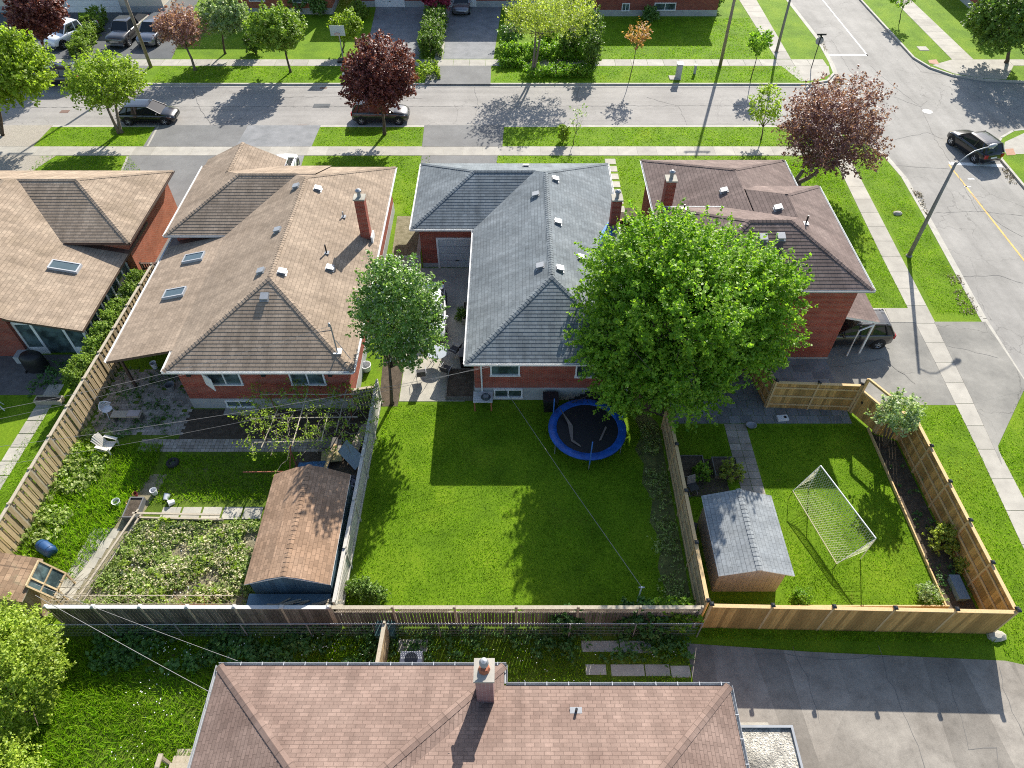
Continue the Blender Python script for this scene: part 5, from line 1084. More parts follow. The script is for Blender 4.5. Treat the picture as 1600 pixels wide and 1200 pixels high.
# clothesline from the wall to the pole
t = thing('clothesline_pole', 'short white pole holding a clothesline at the rear of the lawn', 'pole', (*W2(996, 940), 0)); x, y = W2(996, 940); MB().tube([(x, y, 0), (x, y, 1.35)], .035, 8).build('pole', WHITEM, t, True); MB().bar((x-.12, y, 1.3), (x+.12, y, 1.3), .05, .04).build('bracket', METAL, t, True)
tag(MB().tube([(-.4, 24.1, 1.1), Vector((-.4, 24.1, 1.1)).lerp(Vector((x, y, 1.32)), .5)-Vector((0, 0, .12)), (x, y, 1.32)], .012, 5).build('clothesline', WIRE), 'pale clothesline running from the grey roofed house across the lawn', 'clothesline')
def bucket(label, pxx, pyy, r=.15, hh=.32, mat=PLAST, group=None, tilt=0):
    x, y = W2(pxx, pyy); t = thing('bucket', label, 'bucket', (x, y, .02), 0, group); t.rotation_euler = (tilt, 0, random.random()*6); MB().lathe([(0, .01), (r*.8, .01), (r, hh), (r*1.06, hh), (r*.9, hh-.01), (r*.75, .04), (0, .04)], (0, 0, 0), 16).build('body', mat, t)
    MB().tube([(r*math.cos(R(a)), r*.2+.02, hh-.1+r*1.0*math.sin(R(a))*.3) for a in range(0, 181, 30)], .006, 4, cap=False).build('handle', DARK, t)
bucket('white bucket by the path above the vegetable bed, the one standing apart', 243, 772); bucket('white bucket lying by the path, left one of the close pair', 259, 782, .15, .3, tilt=R(75)); bucket('white bucket lying by the path, right one of the close pair', 273, 784, .15, .3, tilt=R(75))
bucket('small red pot near the path above the vegetable bed', 213, 775, .11, .2, plain('red_pot', (.25, .04, .04), .6)); bucket('white pail on the patio under the tan porch roof', 243, 575, .17, .4)
bucket('white tub at the corner of the vegetable bed beside the grey trough', 184, 788, .18, .25); bucket('orange pot at the corner of the vegetable bed beside the grey trough', 204, 788, .13, .2, plain('orange_pot', (.5, .3, .1), .6)); bucket('grey planter pot under the porch wall of the tan roofed house', 268, 608, .25, .35, plain('grey_pot', (.22, .22, .22), .7)); bucket('white tub beside the brown house corner under the small tree', 573, 578, .28, .4, PLAST)
t = thing('barrel', 'blue plastic barrel lying in weeds beside the small corner shed', 'barrel', (*W2(77, 862), .28)); t.rotation_euler = (R(90), 0, R(60)); MB().lathe([(0, -.42), (.24, -.42), (.27, -.2), (.28, 0), (.27, .2), (.24, .42), (0, .42)], (0, 0, 0), 18).build('body', BIN_B, t, smooth=True)
for z in (-.25, .25): MB().lathe([(.27, z-.02), (.29, z), (.27, z+.02)], (0, 0, 0), 18).build('hoop', BIN_B, t)
# tyre
x, y = W2(271, 725); t = thing('old_tyre', 'black tyre lying in the shaded grass of the overgrown yard', 'tyre', (x, y, 0)); MB().lathe([(.16, .05), (.17, .15), (.24, .19), (.30, .15), (.31, .08), (.28, .02), (.2, .01), (.16, .05)], (x, y, 0), 20).build('tread', RUBBER, t, True, True); MB().lathe([(0, .08), (.15, .09), (.15, .05)], (x, y, 0), 12).build('rim', DARK, t, True)
# bench on the patio
t = thing('garden_bench', 'low wooden bench with a pale cushion on the overgrown patio', 'bench', (-19.7, 22.9, .02)); MB().box(-.75, -.22, .40, .75, .22, .45).build('seat', W_OLDT, t); MB().box(.1, -.2, .452, .7, .2, .52).build('cushion', plain('faded_cushion', (.4, .33, .30), .9), t)
for sx in (-.65, .65): MB().box(sx-.04, -.2, 0, sx+.04, .2, .40).build('leg', W_OLD, t)
# toys and bits on the corner lawn
x, y = W2(1222, 655); t = thing('sand_tray', 'white plastic tray with a round dark hole on the grey patio edge', 'tray', (x, y, .02), .1); MB().box(-.28, -.16, 0, .28, .16, .14).build('tray', PLAST, t); MB().lathe([(0, .145), (.08, .145), (.08, .14)], (.12, 0, 0), 16).build('opening', DARK, t)
x, y = W2(1173, 667); t = thing('bird_bath', 'grey scalloped dish on the lawn beside the paved path', 'dish', (x, y, 0)); MB().lathe([(0, .03), (.18, .04), (.28, .16), (.25, .16), (.16, .07), (0, .06)], (x, y, 0), 14, sx=1, sy=.8).build('bowl', plain('grey_shell', (.28, .28, .3), .6), t, True)
MB().lathe([(0, 0), (.12, 0), (.1, .03), (0, .03)], (x, y, 0), 12).build('foot', plain('grey_base', (.2, .2, .22), .6), t, True)
for lab, x, y, rz in (('dark folding chair against the tan fence above the grey shed', 8.5, 18.5, .3), ('dark folding chair between the tan fence and the grey shed', 8.1, 16.4, 1.2)):
    t = thing('folding_chair', lab, 'chair', (x, y, 0), rz, 'folding chairs by the grey shed'); MB().box(-.22, -.2, .4, .22, .2, .43).build('seat', DARK, t); MB().hexa([(-.22, .2, .4), (.22, .2, .4), (.22, .23, .4), (-.22, .23, .4), (-.2, .35, .85), (.2, .35, .85), (.2, .38, .85), (-.2, .38, .85)]).build('backrest', plain('beige_canvas', (.3, .26, .22), .8), t)
    for sx in (-.2, .2): MB().tube([(sx, -.25, 0), (sx, .25, .42)], .014, 5).build('leg', METAL, t); MB().tube([(sx, .25, 0), (sx, -.2, .42)], .014, 5).build('leg', METAL, t)
# junk corner
x, y = W2(535, 712)
def board(name, label, cat, c, sx, sy, th, rz, tx, ty, mat, z=.1):
    o = MB().box(-sx/2, -sy/2, 0, sx/2, sy/2, th).build(name, mat); o.location = (*c, z); o.rotation_euler = (tx, ty, rz); return tag(o, label, cat)
board('plywood_sheet', 'weathered plywood sheet lying behind the orange brown shed', 'board', W2(520, 718), 1.0, .7, .05, .1, 0, 0, plain('mossy_ply', (.30, .25, .12), .9), .25); board('plank', 'pale plank leaning over the plywood sheet behind the shed', 'plank', W2(519, 722), .16, 1.4, .04, -.25, R(8), 0, W_NEWT, .45)
board('metal_panel', 'blue grey metal panel leaning on the pale grey fence by the junk', 'panel', W2(552, 722), .75, 1.5, .03, .75, 0, R(-35), plain('blue_grey_panel', (.22, .27, .31), .4, .3), .6); board('wood_panel', 'dark grey wood panel beside the junk pile below the vines', 'panel', W2(512, 700), 1.1, .6, .05, .05, R(5), 0, W_OLD, .4)
for i, wh in enumerate(('leftmost', 'second from the left', 'middle', 'second from the right', 'rightmost')): board('fence_post', wh+' of the grey posts stacked beside the pale grey fence', 'post', W2(556+i*3, 690), .09, 1.9, .09, -.25+.03*i, 0, 0, W_OLDT, .12+.04*i)['group'] = 'grey posts stacked by the pale grey fence'
mb = MB(); rr = random.Random(4)
tg = [[(-10.35+i*.25, 18.3+j*.25, .12+.35*math.exp(-((i-4)**2+(j-4)**2)/9)+rr.uniform(0, .13)) for i in range(7)] for j in range(8)]
for j in range(7):
    for i in range(6): mb.face([tg[j][i], tg[j][i+1], tg[j+1][i+1], tg[j+1][i]])
tag(mb.build('tarpaulin', TARP, smooth=True), 'crumpled dark blue tarpaulin behind the orange brown shed', 'tarpaulin')
mb = MB()
for i in range(60): x = rr.uniform(-9.2, -7.4); y = rr.uniform(18.15, 19.2); s_ = rr.uniform(.04, .13); mb.bar((x, y, rr.uniform(.05, .3)), (x+rr.uniform(-.3, .3), y+rr.uniform(-.3, .3), rr.uniform(.05, .3)), s_, s_*.7)
tag(mb.build('rubble', plain('mixed_rubble', (.14, .13, .15), .9, isl=(.3, 2.2))), 'mixed dark rubble and scraps between the shed and the pale grey fence', 'rubble', None, 'stuff')
mb = MB()
for i in range(16): x = -10.5+i*.2; mb.bar((x, 12.35+rr.uniform(-.1, .1), 1.03+rr.uniform(0, .04)), (x+rr.uniform(.6, 1.1), 12.5+rr.uniform(-.2, .2), 1.04+rr.uniform(0, .06)), .06, .02)
tag(mb.build('scrap_wood', W_OLDT), 'loose grey timber scraps on the blue bench behind the shed', 'scrap wood', None, 'stuff')
# trellis of thin poles round the vegetable bed
t = thing('garden_trellis', 'low lattice of thin weathered canes along the vegetable bed', 'trellis', (-14.5, 12.6, 0)); mb = MB()
for z in (.35, 1.15): mb.tube([(-18.6, 12.75, z), (-11.3, 12.75, z)], .018, 5)
for i in range(10): x = -18.3+i*.78; mb.tube([(x, 12.75, 0), (x+(.35 if i % 2 else -.1), 12.75, 1.25)], .014, 5); mb.tube([(x+.5, 12.78, .3), (x, 12.78, 1.2)], .01, 4)
for i in range(4): mb.tube([(-18.9+i*.25, 12.4, 1.0), (-17.9+i*.25, 13.8, 1.0)], .014, 5); mb.tube([(-19.0, 12.6+i*.3, .98), (-17.4, 12.6+i*.3, .98)], .014, 5)
mb.build('cane', W_OLDT, t, True)
for a_, b_, lab in (((-18.0, 12.8), (-17.0, 17.2), 'long weathered timber edging on the left side of the vegetable bed'), ((-17.2, 17.0), (-13.2, 16.9), 'thin weathered timber rail above the vegetable bed')): tag(MB().bar((*a_, .55), (*b_, .55), .09, .05).bar((*a_, .12), (*b_, .12), .08, .16).build('timber_rail', W_OLDT), lab, 'rail')
tag(MB().box(-13.9, 12.3, .3, -12.2, 12.36, 1.1).build('mesh_panel', ORANGE), 'orange mesh panel against the rear fence beside the shed', 'mesh panel')
# vine frame
t = thing('vine_frame', 'rusty pipe frame overgrown with vines behind the brown house', 'vine frame', (-10, 21, 0)); FR = []
mb = MB()
for a_, b_ in (((-12.6, 21.3, 2.05), (-7.4, 21.4, 2.05)), ((-12.4, 22.8, 2.1), (-7.4, 22.8, 2.1)), ((-12.0, 19.9, 2.0), (-8.8, 20.0, 2.0)), ((-11.6, 19.6, 2.0), (-11.2, 23.0, 2.1)), ((-10.2, 19.7, 2.0), (-10.1, 23.1, 2.1)), ((-8.9, 20.0, 2.0), (-8.8, 23.1, 2.1)), ((-8.3, 20.5, 2.0), (-8.2, 23.1, 2.1))): mb.tube([a_, b_], .028, 6)
mb.build('frame', W_OLDT, t, True); 
for p in ((-10.3, 19.6), (-12.2, 21.3), (-8.2, 22.9), (-12.0, 22.9)): MB().tube([(*p, 0), (*p, 2.05)], .03, 6).build('post', RUST, t, True)
MB().tube([(-12.6, 19.0, .9), (-10.4, 19.0, .95), (-10.25, 19.7, 2.05)], .035, 6).build('cross_pipe', RUST, t, True)
mb = MB(); rng = np.random.default_rng(12); pts = []
for i in range(95):
    p = Vector((rng.uniform(-12.6, -7.4), rng.uniform(19.6, 23.0), 2.1)); 
    if p.x < -11 and p.y < 20.3 and rng.random() < .4: continue
    ang = rng.random()*6.28; q = [p]
    for k in range(4): ang += rng.normal()*.5; p = p+Vector((math.cos(ang)*.35, math.sin(ang)*.35, rng.normal()*.07)); q.append(p.copy())
    mb.tube(q, .013, 4, cap=False); pts += q
mb.build('vine_stem', BARK_G, t, True); pts = np.array([tuple(p) for p in pts]); edge = (pts[:, 0] < -11.3) | (pts[:, 1] > 22.4) | (rng.random(len(pts)) < .5); pts = pts[edge]
Q, A_, B_ = leaf_arrays(pts, unit(rng.normal(size=pts.shape)+np.array([0, 0, .3])), np.full(len(pts), .28), 11, .055, rng, .6, .8); quads_object('vine_leaf', Q, A_, B_, L_LIME, t)
# utility boxes and signs across the road
x, y = W2(1056, 122); t = thing('utility_cabinet', 'grey utility cabinet on a concrete pad on the far verge', 'cabinet', (x, y, 0)); MB().box(x-.6, y-.4, -.1, x+.4, y+.4, .06).build('pad', CONC, t, True); MB().box(x-.05, y-.2, .062, x+.4, y+.25, 1.25).build('body', TRIM_G, t, True); MB().box(x-.09, y-.24, 1.252, x+.44, y+.29, 1.32).build('lid', WHITEM, t, True); MB().box(x+.0, y-.215, .2, x+.35, y-.201, 1.1).build('door', TRIM_G, t, True)
x, y = W2(1085, 115); t = thing('marker_post', 'short grey marker post on the far verge right of the cabinet', 'post', (x, y, 0)); MB().box(x-.1, y-.1, 0, x+.1, y+.1, .75).build('post', TRIM_G, t, True); MB().box(x-.12, y-.12, .752, x+.12, y+.12, .8).build('cap', DARK, t, True)
x, y = W2(1267, 108); t = thing('stop_sign', 'stop sign seen from behind with street name blades at the far corner', 'sign', (x, y, 0)); MB().tube([(x, y, 0), (x+.05, y+.1, 3.1)], .04, 8).build('post', DARK, t, True); MB().lathe([(0, -.01), (.36, -.01), (.36, .01), (0, .01)], (x+.03, y+.12, 2.45), 8, axis='y').build('sign_plate', METAL, t, True)
for a_, z in ((0, 3.0), (1.57, 2.85)): dx, dy = math.cos(a_)*.42, math.sin(a_)*.42; MB().bar((x+.05-dx, y+.1-dy, z), (x+.05+dx, y+.1+dy, z), .02, .17).build('name_blade', DARK, t, True)
x, y = W2(537, 96); t = thing('basketball_hoop', 'basketball hoop with clear backboard beside the far pavement', 'basketball hoop', (x, y, 0)); MB().tube([(x, y, 0), (x, y, 2.4), (x, y-.35, 3.0)], .05, 8).build('post', METAL, t, True); MB().box(x-.65, y-.42, 2.45, x+.65, y-.38, 3.3).build('backboard', plain('milky_board', (.45, .52, .5), .3), t, True)
MB().lathe([(.23, 2.68), (.24, 2.7), (.23, 2.72)], (x, y-.68, 0), 16).build('rim', plain('orange_rim', (.6, .12, .04), .5), t, True); MB().box(x-.5, y-.4, 0, x+.5, y+.4, .18).build('base', BLACK, t, True)
x, y = W2(545, 118); t = thing('verge_stone', 'black and white bag of rubbish on the verge beside the crimson maple', 'bag', (x, y, 0)); MB().lathe([(.2, 0), (.33, .15), (.3, .35), (.1, .5), (0, .52)], (x, y, 0), 12).build('bag', BLACK, t, True, True); MB().lathe([(.15, 0), (.22, .12), (.18, .25), (0, .33)], (x-.35, y-.1, 0), 10).build('white_bag', WHITE, t, True, True)
def rock(label, pxx, pyy, r): 
    x, y = W2(pxx, pyy); rg = random.Random(int(pxx)); m = MB(); pr = [(0, 0), (r, 0), (r*.95, r*.3), (r*.55, r*.6), (0, r*.65)]; m.lathe(pr, (x, y, 0), 9, sx=1.2, sy=.8); m.v = [(a+rg.uniform(-.1, .1)*r, b+rg.uniform(-.1, .1)*r, c) for a, b, c in m.v]; tag(m.build('rock', CONC_O), label, 'rock')
rock('pale rock in the verge grass between the side pavement and the road', 1402, 334, .28); rock('pinkish rock at the corner post of the new cedar fence', 1556, 994, .33)
# near corner deck and boxes
t = thing('wooden_deck', 'corner of a wooden deck with dark opening at the lower left of the near house', 'deck', (-12.3, 6.2, 0)); mb = MB()
for i in range(10): mb.box(-12.4+i*.2, 4.0, .5, -12.22+i*.2, 6.5, .54)
mb.build('floor', W_OLDT, t, True); MB().bar((-12.3, 6.9, 1.1), (-12.3, 3.5, 1.1), .16, .06).build('handrail', W_OLDT, t, True)
for y in (6.8, 5.9, 5.0): MB().box(-12.35, y-.05, 0, -12.25, y+.05, 1.07).build('post', W_OLDT, t, True)
for i in range(3): MB().box(-12.2, 6.52+i*.27, .36-.15*i, -11.1, 6.78+i*.27, .40-.15*i).build('step', W_OLDT, t, True)
x, y = W2(606, 990); t = thing('compost_bin', 'dark green slatted box against the rear fence left of the tan divider', 'box', (x, y, 0)); MB().box(x-.4, y-.3, 0, x+.35, y+.3, .55).build('bin', GREENB, t, True)
m = MB()
for i in range(4): m.box(x-.42+i*.2, y-.33, .552, x-.26+i*.2, y+.33, .58)
m.build('lid', GREENB, t, True)
x, y = W2(646, 1040); t = thing('air_conditioner', 'grey air conditioner box on the grass beside the near eave', 'air conditioner', (x, y, 0)); MB().box(x-.45, y-.3, 0, x+.4, y+.3, .7).build('case', METAL, t, True); MB().lathe([(0, .71), (.26, .71), (.26, .702)], (x-.02, y, 0), 18).build('grille', DARK, t, True)

# ================================================================ POLES AND CABLES
def street_light(label, base, top, arm, group=None, r=.11, z=None):
    t = thing('street_light', label, 'street light', base, 0, group); b, tp = Vector(base), Vector(top); MB().tube([b-Vector((0, 0, .2)), b.lerp(tp, .5), tp], [r*1.25, r, r*.7], 12).build('pole', POLE, t, True, True)
    if arm:
        a = Vector(arm); m = tp.lerp(a, .5)+Vector((0, 0, .22)); MB().tube([tp-Vector((0, 0, .25)), tp.lerp(m, .6), m, a.lerp(m, .3)+Vector((0, 0, .03)), a], .035, 8).build('arm', METAL, t, True, True)
        d = (a-tp).normalized(); d.z = 0; MB().tube([a-d*.05, a+d*.08, a+d*.4, a+d*.62], [.05, .12, .13, .07], 12).build('lamp_head', METAL, t, True, True); MB().lathe([(0, -.16), (.09, -.14), (.11, -.05), (0, -.05)], tuple(a+d*.35), 12).build('lens', LAMP_W, t, True, True)
    MB().lathe([(r*1.9, 0), (r*1.8, .05), (r*1.3, .1)], base, 12).build('base', POLE, t, True); return t
zt = 6.75; x, y = W2(1420, 400); ax_, ay_, _ = W(1545, 231, 7.0)
street_light('tall grey street light leaning over the side street near the dark car', (x, y, 0), (x-.15, y-.1, zt), (ax_, ay_, 7.05))
x, y = W2(1213, 82); street_light('grey street light by the side street behind the stop sign', (x, y, 0), (x-.1, y, 7.6), (x+2.3, y+.3, 7.9))
def pole(label, base, h, r=.13):
    t = thing('utility_pole', label, 'utility pole', (*base, 0)); MB().tube([(*base, -.2), (*base, h)], [r*1.2, r*.75], 12).build('pole', WPOLE, t, True, True); MB().bar((base[0]-1.0, base[1], h-.5), (base[0]+1.0, base[1], h-.5), .09, .11).build('crossarm', WPOLE, t, True)
    for s_ in (-.8, 0, .8): MB().lathe([(0, h-.44), (.05, h-.43), (.035, h-.3), (.0, h-.28)], (base[0]+s_, base[1], 0), 8).build('insulator', METAL, t, True)
pole('slender grey utility pole on the far verge above the sapling', W2(1125, 103), 10.5); pole('wooden utility pole leaning over the parked pickups on the far verge', W2(236, 105), 10.5)
def cable(label, a, b, sag, r=.012, n=14, group='overhead cables crossing the gardens'):
    a, b = Vector(a), Vector(b); pts = [a.lerp(b, i/n)-Vector((0, 0, sag*4*(i/n)*(1-i/n))) for i in range(n+1)]; tag(MB().tube(pts, r, 5).build('overhead_cable', WIRE), label, 'cable', group)
cable('overhead cable from the tan roof power mast down over the overgrown patio', (-8.6, 24.15, 5.4), (-24.6, 17.4, 6.2), .5, .008); cable('thin overhead cable just below the one from the tan roof power mast', (-8.6, 24.15, 5.25), (-24.6, 17.2, 5.8), .55, .006)
cable('overhead cable from the grey roof eave over the vines to the tan fence', (.2, 23.7, 3.5), (-24.6, 16.0, 5.9), .5, .008); cable('thin lower overhead cable from the grey roof eave over the vines', (-.9, 23.8, 3.2), (-24.6, 15.6, 5.0), .55, .006)
cable('pale overhead cable from the cedar tree to the near house corner, the lower one', (-17.6, 11.6, 3.6), (-10.2, 8.2, 3.4), .15, .011); cable('thin overhead cable from the cedar tree to the near house, the upper one', (-17.6, 11.9, 3.9), (-9.6, 9.3, 3.3), .12, .008)

# ================================================================ TREES AND PLANTS
c, r = crown_box(888, 335, 1268, 655, 25.3)
tree('maple_tree', 'huge bright green leafy tree overhanging the trampoline and fence', (7.6, 24.5, 0), (8.2, 25.2, 5.6), (4.6, 4.2, 3.7), L_MAPLE, n=950, per=52, size=.08, L=1.2, trunk_r=.28, limbs=14, lobes=26, rough=.42, shell=.45, seed=11, twigs=80, spread=.17, flat=.1,
     extra=[((10.6, 26.2, 5.9), (2.7, 2.6, 2.3), 330), ((5.6, 24.6, 4.3), (2.7, 2.6, 2.4), 330), ((7.0, 26.8, 7.6), (2.8, 2.4, 1.9), 240), ((10.9, 24.2, 4.2), (2.0, 2.2, 2.0), 190), ((8.2, 22.3, 3.6), (2.6, 2.0, 1.8), 240), ((5.4, 26.8, 6.1), (2.0, 2.0, 1.9), 160), ((5.5, 22.5, 3.3), (1.6, 1.5, 1.3), 130), ((11.8, 26.5, 5.2), (1.5, 1.8, 1.6), 90), ((12.0, 25.8, 6.2), (2.1, 2.2, 1.9), 190), ((12.3, 24.8, 3.9), (1.5, 1.6, 1.3), 90)])
c, r = crown_box(553, 398, 690, 602, 24.8)
tree('garden_tree', 'small dark green tree with pale flower tips between the two patios', (-6.3, 24.0, 0), (-5.5, 25.0, 5.3), (2.2, 2.05, 3.3), L_DARK, n=720, per=34, size=.075, L=.7, trunk_r=.09, limbs=9, lobes=10, seed=12, fork=.2, rough=.22, shell=.3, twigs=30, spread=.22)
rng = np.random.default_rng(5); P, d = crown_pts((-5.5, 25.0, 5.4), (2.3, 2.15, 3.4), 1200, rng, 10, .22, .75); k = d[:, 2] > -.7; P = P[k]
pt = [o for o in bpy.data.objects if o.name == 'garden_tree'][0]; nn_ = unit(rng.normal(size=(len(P), 3))+np.array([0, 0, 1.])); a_ = unit(np.cross(nn_, rng.normal(size=(len(P), 3)))); quads_object('blossom', P, a_*.055, np.cross(nn_, a_)*.055, plain('cream_blossom', (.55, .56, .42), .6, isl=(.7, 1.2)), pt)
def ptree(name, label, bb, basepx, mat, **kw):
    bx, by = W2(*basepx); Y = by+kw.pop('dy', 0); c, r = crown_box(*bb, Y); rs = kw.pop('rs', 1.0); zmin = kw.pop('zc', None)
    c = (c[0], c[1], zmin or max(c[2], r[2]*.75+.5)); return tree(name, label, (bx, by, 0), c, (r[0]*rs, r[1]*rs, r[2]*rs), mat, **kw)
ptree('maple_tree', 'dense crimson leaved tree in the near verge hiding a parked car', (530, 62, 658, 192), (601, 210), L_RED, n=620, per=52, size=.095, L=.85, trunk_r=.13, seed=21, rough=.3, lobes=14, rs=.95, shell=.3, flat=.5)
ptree('crabapple_tree', 'wide plum purple tree beside the corner house at the side street', (1213, 122, 1383, 285), (1243, 287), L_PUR, n=760, per=30, size=.085, L=.95, trunk_r=.17, seed=22, rough=.38, lobes=18, fork=.45, stems=2, bark=BARK_G, twigs=120, rs=1.0, shell=.25, spread=.25)
ptree('young_tree', 'slim young green tree in the near verge left of the plum purple tree', (1172, 128, 1222, 205), (1189, 218), L_LIME, n=110, per=22, size=.08, L=.55, trunk_r=.05, seed=23, lobes=6, twigs=14)
ptree('honey_locust', 'airy lime green tree in the near verge behind the black hatchback', (102, 84, 235, 180), (187, 208), L_LIME, n=620, per=26, size=.09, L=.8, trunk_r=.12, seed=24, rough=.25, stems=2, bark=BARK_G, twigs=60, fork=.1, rs=.92, shell=.35, flat=.45)
ptree('maple_tree', 'big bright green tree cut by the left edge above the road', (-60, 48, 76, 172), (5, 212), L_LIME, n=560, per=36, size=.12, L=.95, trunk_r=.16, seed=25, lobes=12, rs=.95, shell=.35)
ptree('maple_tree', 'crimson tree in front of the white pickup at the top left', (8, -30, 100, 72), (80, 107), L_RED, n=330, per=34, size=.13, L=.9, trunk_r=.12, seed=26, lobes=9, rs=.9, fork=.5, rough=.35)
ptree('crabapple_tree', 'sparse rose brown tree on the far verge beside the parked pickups', (230, 8, 330, 82), (305, 110), L_PINK, n=260, per=22, size=.10, L=.85, trunk_r=.11, seed=27, lobes=9, bark=BARK_G, twigs=70, rs=.9, fork=.6, rough=.4, shell=.2)
ptree('garden_tree', 'round silvery green tree on the lawn at the top left of centre', (305, -15, 392, 58), (352, 84), L_PALE, n=330, per=34, size=.11, L=.6, trunk_r=.1, seed=28, lobes=8, rs=.95)
ptree('maple_tree', 'medium green tree on the far verge with its shadow on the road', (388, 14, 484, 82), (454, 113), L_HEDGE, n=330, per=34, size=.12, L=.75, trunk_r=.10, seed=29, lobes=10, fork=.2, rs=.93)
ptree('garden_tree', 'small round lime tree behind the basketball hoop', (513, 20, 569, 66), (536, 82), L_LIME, n=170, per=34, size=.10, L=.5, trunk_r=.08, seed=30, lobes=6, rs=.95)
ptree('honey_locust', 'wide airy yellow green tree casting a lacy shadow on the road', (760, -18, 952, 66), (832, 118), L_YEL, n=560, per=17, size=.085, L=.9, trunk_r=.11, seed=31, rough=.35, lobes=14, bark=BARK_G, twigs=120, rs=.92, shell=.2, flat=.5, stems=2, fork=.3)
ptree('maple_tree', 'magenta red small tree at the top edge beside the parked silver car', (655, -30, 705, 22), (682, 30), L_MAG, n=150, per=32, size=.1, L=.5, trunk_r=.07, seed=32, lobes=6)
ptree('sapling', 'orange leaved sapling on the far lawn', (978, 32, 1018, 78), (984, 124), L_ORG, n=60, per=14, size=.09, L=.5, trunk_r=.035, seed=33, lobes=6, twigs=16, fork=.7, shell=.1)
ptree('sapling', 'young green sapling on the far verge near the side street', (1170, 47, 1208, 84), (1173, 124), L_MAPLE, n=70, per=22, size=.10, L=.45, trunk_r=.04, seed=34, lobes=5, twigs=12, fork=.7)
ptree('sapling', 'green sapling at the top edge in a mulch ring right of the side street', (1395, -18, 1428, 12), (1405, 34), L_MAPLE, n=60, per=22, size=.10, L=.45, trunk_r=.04, seed=35, lobes=5, twigs=10)
ptree('sapling', 'thin leafless looking sapling in the near verge above the grey roof', (888, 158, 918, 212), (896, 226), L_PALE, n=22, per=9, size=.07, L=.4, trunk_r=.025, seed=36, lobes=5, twigs=12, shell=.1, fork=.5)
ptree('spruce_tree', 'large dark green evergreen at the top right corner', (1512, -25, 1640, 72), (1572, 98), L_CED2, n=620, per=34, size=.12, L=.8, trunk_r=.16, seed=37, lobes=12, rs=1.0, flat=0)
tree('cedar_tree', 'bright yellow green cedar filling the lower left corner', (-18.2, 8.6, 0), (-18.0, 9.0, 2.5), (1.6, 2.4, 2.6), L_CEDAR, n=900, per=46, size=.05, L=.5, trunk_r=.16, seed=38, lobes=20, rough=.4, shell=.5, flat=0, up=.7, extra=[((-17.2, 5.6, 1.9), (1.5, 1.9, 1.9), 380), ((-19.6, 10.4, 2.6), (1.6, 1.6, 2.4), 350)])
ptree('garden_tree', 'white flowering shrub tree at the corner of the new cedar fence', (1368, 612, 1440, 680), (1383, 700), L_PALE, n=130, per=24, size=.07, L=.5, trunk_r=.05, seed=39, lobes=8, rough=.35, twigs=20, rs=.95, stems=3)
# off-frame tree to the right whose shade reaches the junction
tree('maple_tree', 'broad tree beyond the right edge shading the junction', (49.5, 63.5, 0), (49.5, 63.5, 6.0), (4.6, 4.6, 3.6), L_MAPLE, n=500, per=26, size=.14, L=1.1, trunk_r=.18, seed=40, lobes=10)
tree('maple_tree', 'broad tree beyond the right edge beside the side street', (41.3, 42.5, 0), (41.6, 42.3, 4.6), (2.3, 2.3, 2.4), L_MAPLE, n=220, per=26, size=.13, L=.8, trunk_r=.12, seed=41, lobes=8)
# shrubs
hedge('clipped_hedge', 'clipped green hedge between the sunroom and the tan fence', [(-22.5, 24.1), (-22.3, 28.5), (-22.0, 32.9)], .72, 1.9, L_HEDGE, dens=430, per=24, size=.042, L=.13)
hedge('clipped_hedge', 'clipped green hedge between the white pickup and the grey pickup', [W2(126, 92), W2(158, 30)], 1.3, 1.2, L_HEDGE, dens=90, per=24, size=.07)
hedge('planting_strip', 'tall mixed shrub strip between the two paver drives', [W2(672, 92), W2(682, 35)], 1.5, 1.6, L_CED2, dens=90, per=22, size=.09, L=.4)
hedge('planting_strip', 'low shrubs in the verge strip between the two drive aprons', [W2(672, 126), W2(668, 104)], 1.6, .55, L_LIME, dens=70, per=20, size=.07)
hedge('shrub_border', 'leafy green border along the far pavement under the airy tree', [W2(782, 92), W2(935, 92)], 1.4, 1.1, L_MAPLE, dens=70, per=22, size=.09, L=.35)
hedge('shrub_border', 'low leafy ground border in the far verge under the airy tree', [W2(820, 116), W2(925, 116)], 1.3, .55, L_MAPLE, dens=70, per=20, size=.08, L=.3)
hedge('shrub_border', 'low hedge row along the verge edge beside the far pavement', [W2(780, 104), W2(820, 104)], .6, .5, L_MAPLE, dens=60, per=20, size=.08)
for i, (pxx, pyy, rr_, zz, lab, m) in enumerate(((888, 90, 1.0, 1.5, 'dark conical evergreen under the airy tree, the left one', L_CED2), (925, 88, 1.1, 2.3, 'tall loose evergreen right of the airy tree', L_CED2), (925, 112, .8, 1.9, 'conical evergreen standing in the far verge', L_CED2), (905, 70, 1.3, 2.0, 'golden green evergreen behind the conical ones', L_LIME), (800, 70, 1.2, 1.0, 'dark shrub beside the far drive under the airy tree', L_DARK), (855, 74, 1.2, 1.0, 'rounded green shrub in the middle of the far border', L_MAPLE))):
    x, y = W2(pxx, pyy); shrub('evergreen_shrub' if i < 4 else 'shrub', lab, x, y, (rr_, rr_, zz), m, n=120, per=28, size=.09, L=.4, seed=50+i)
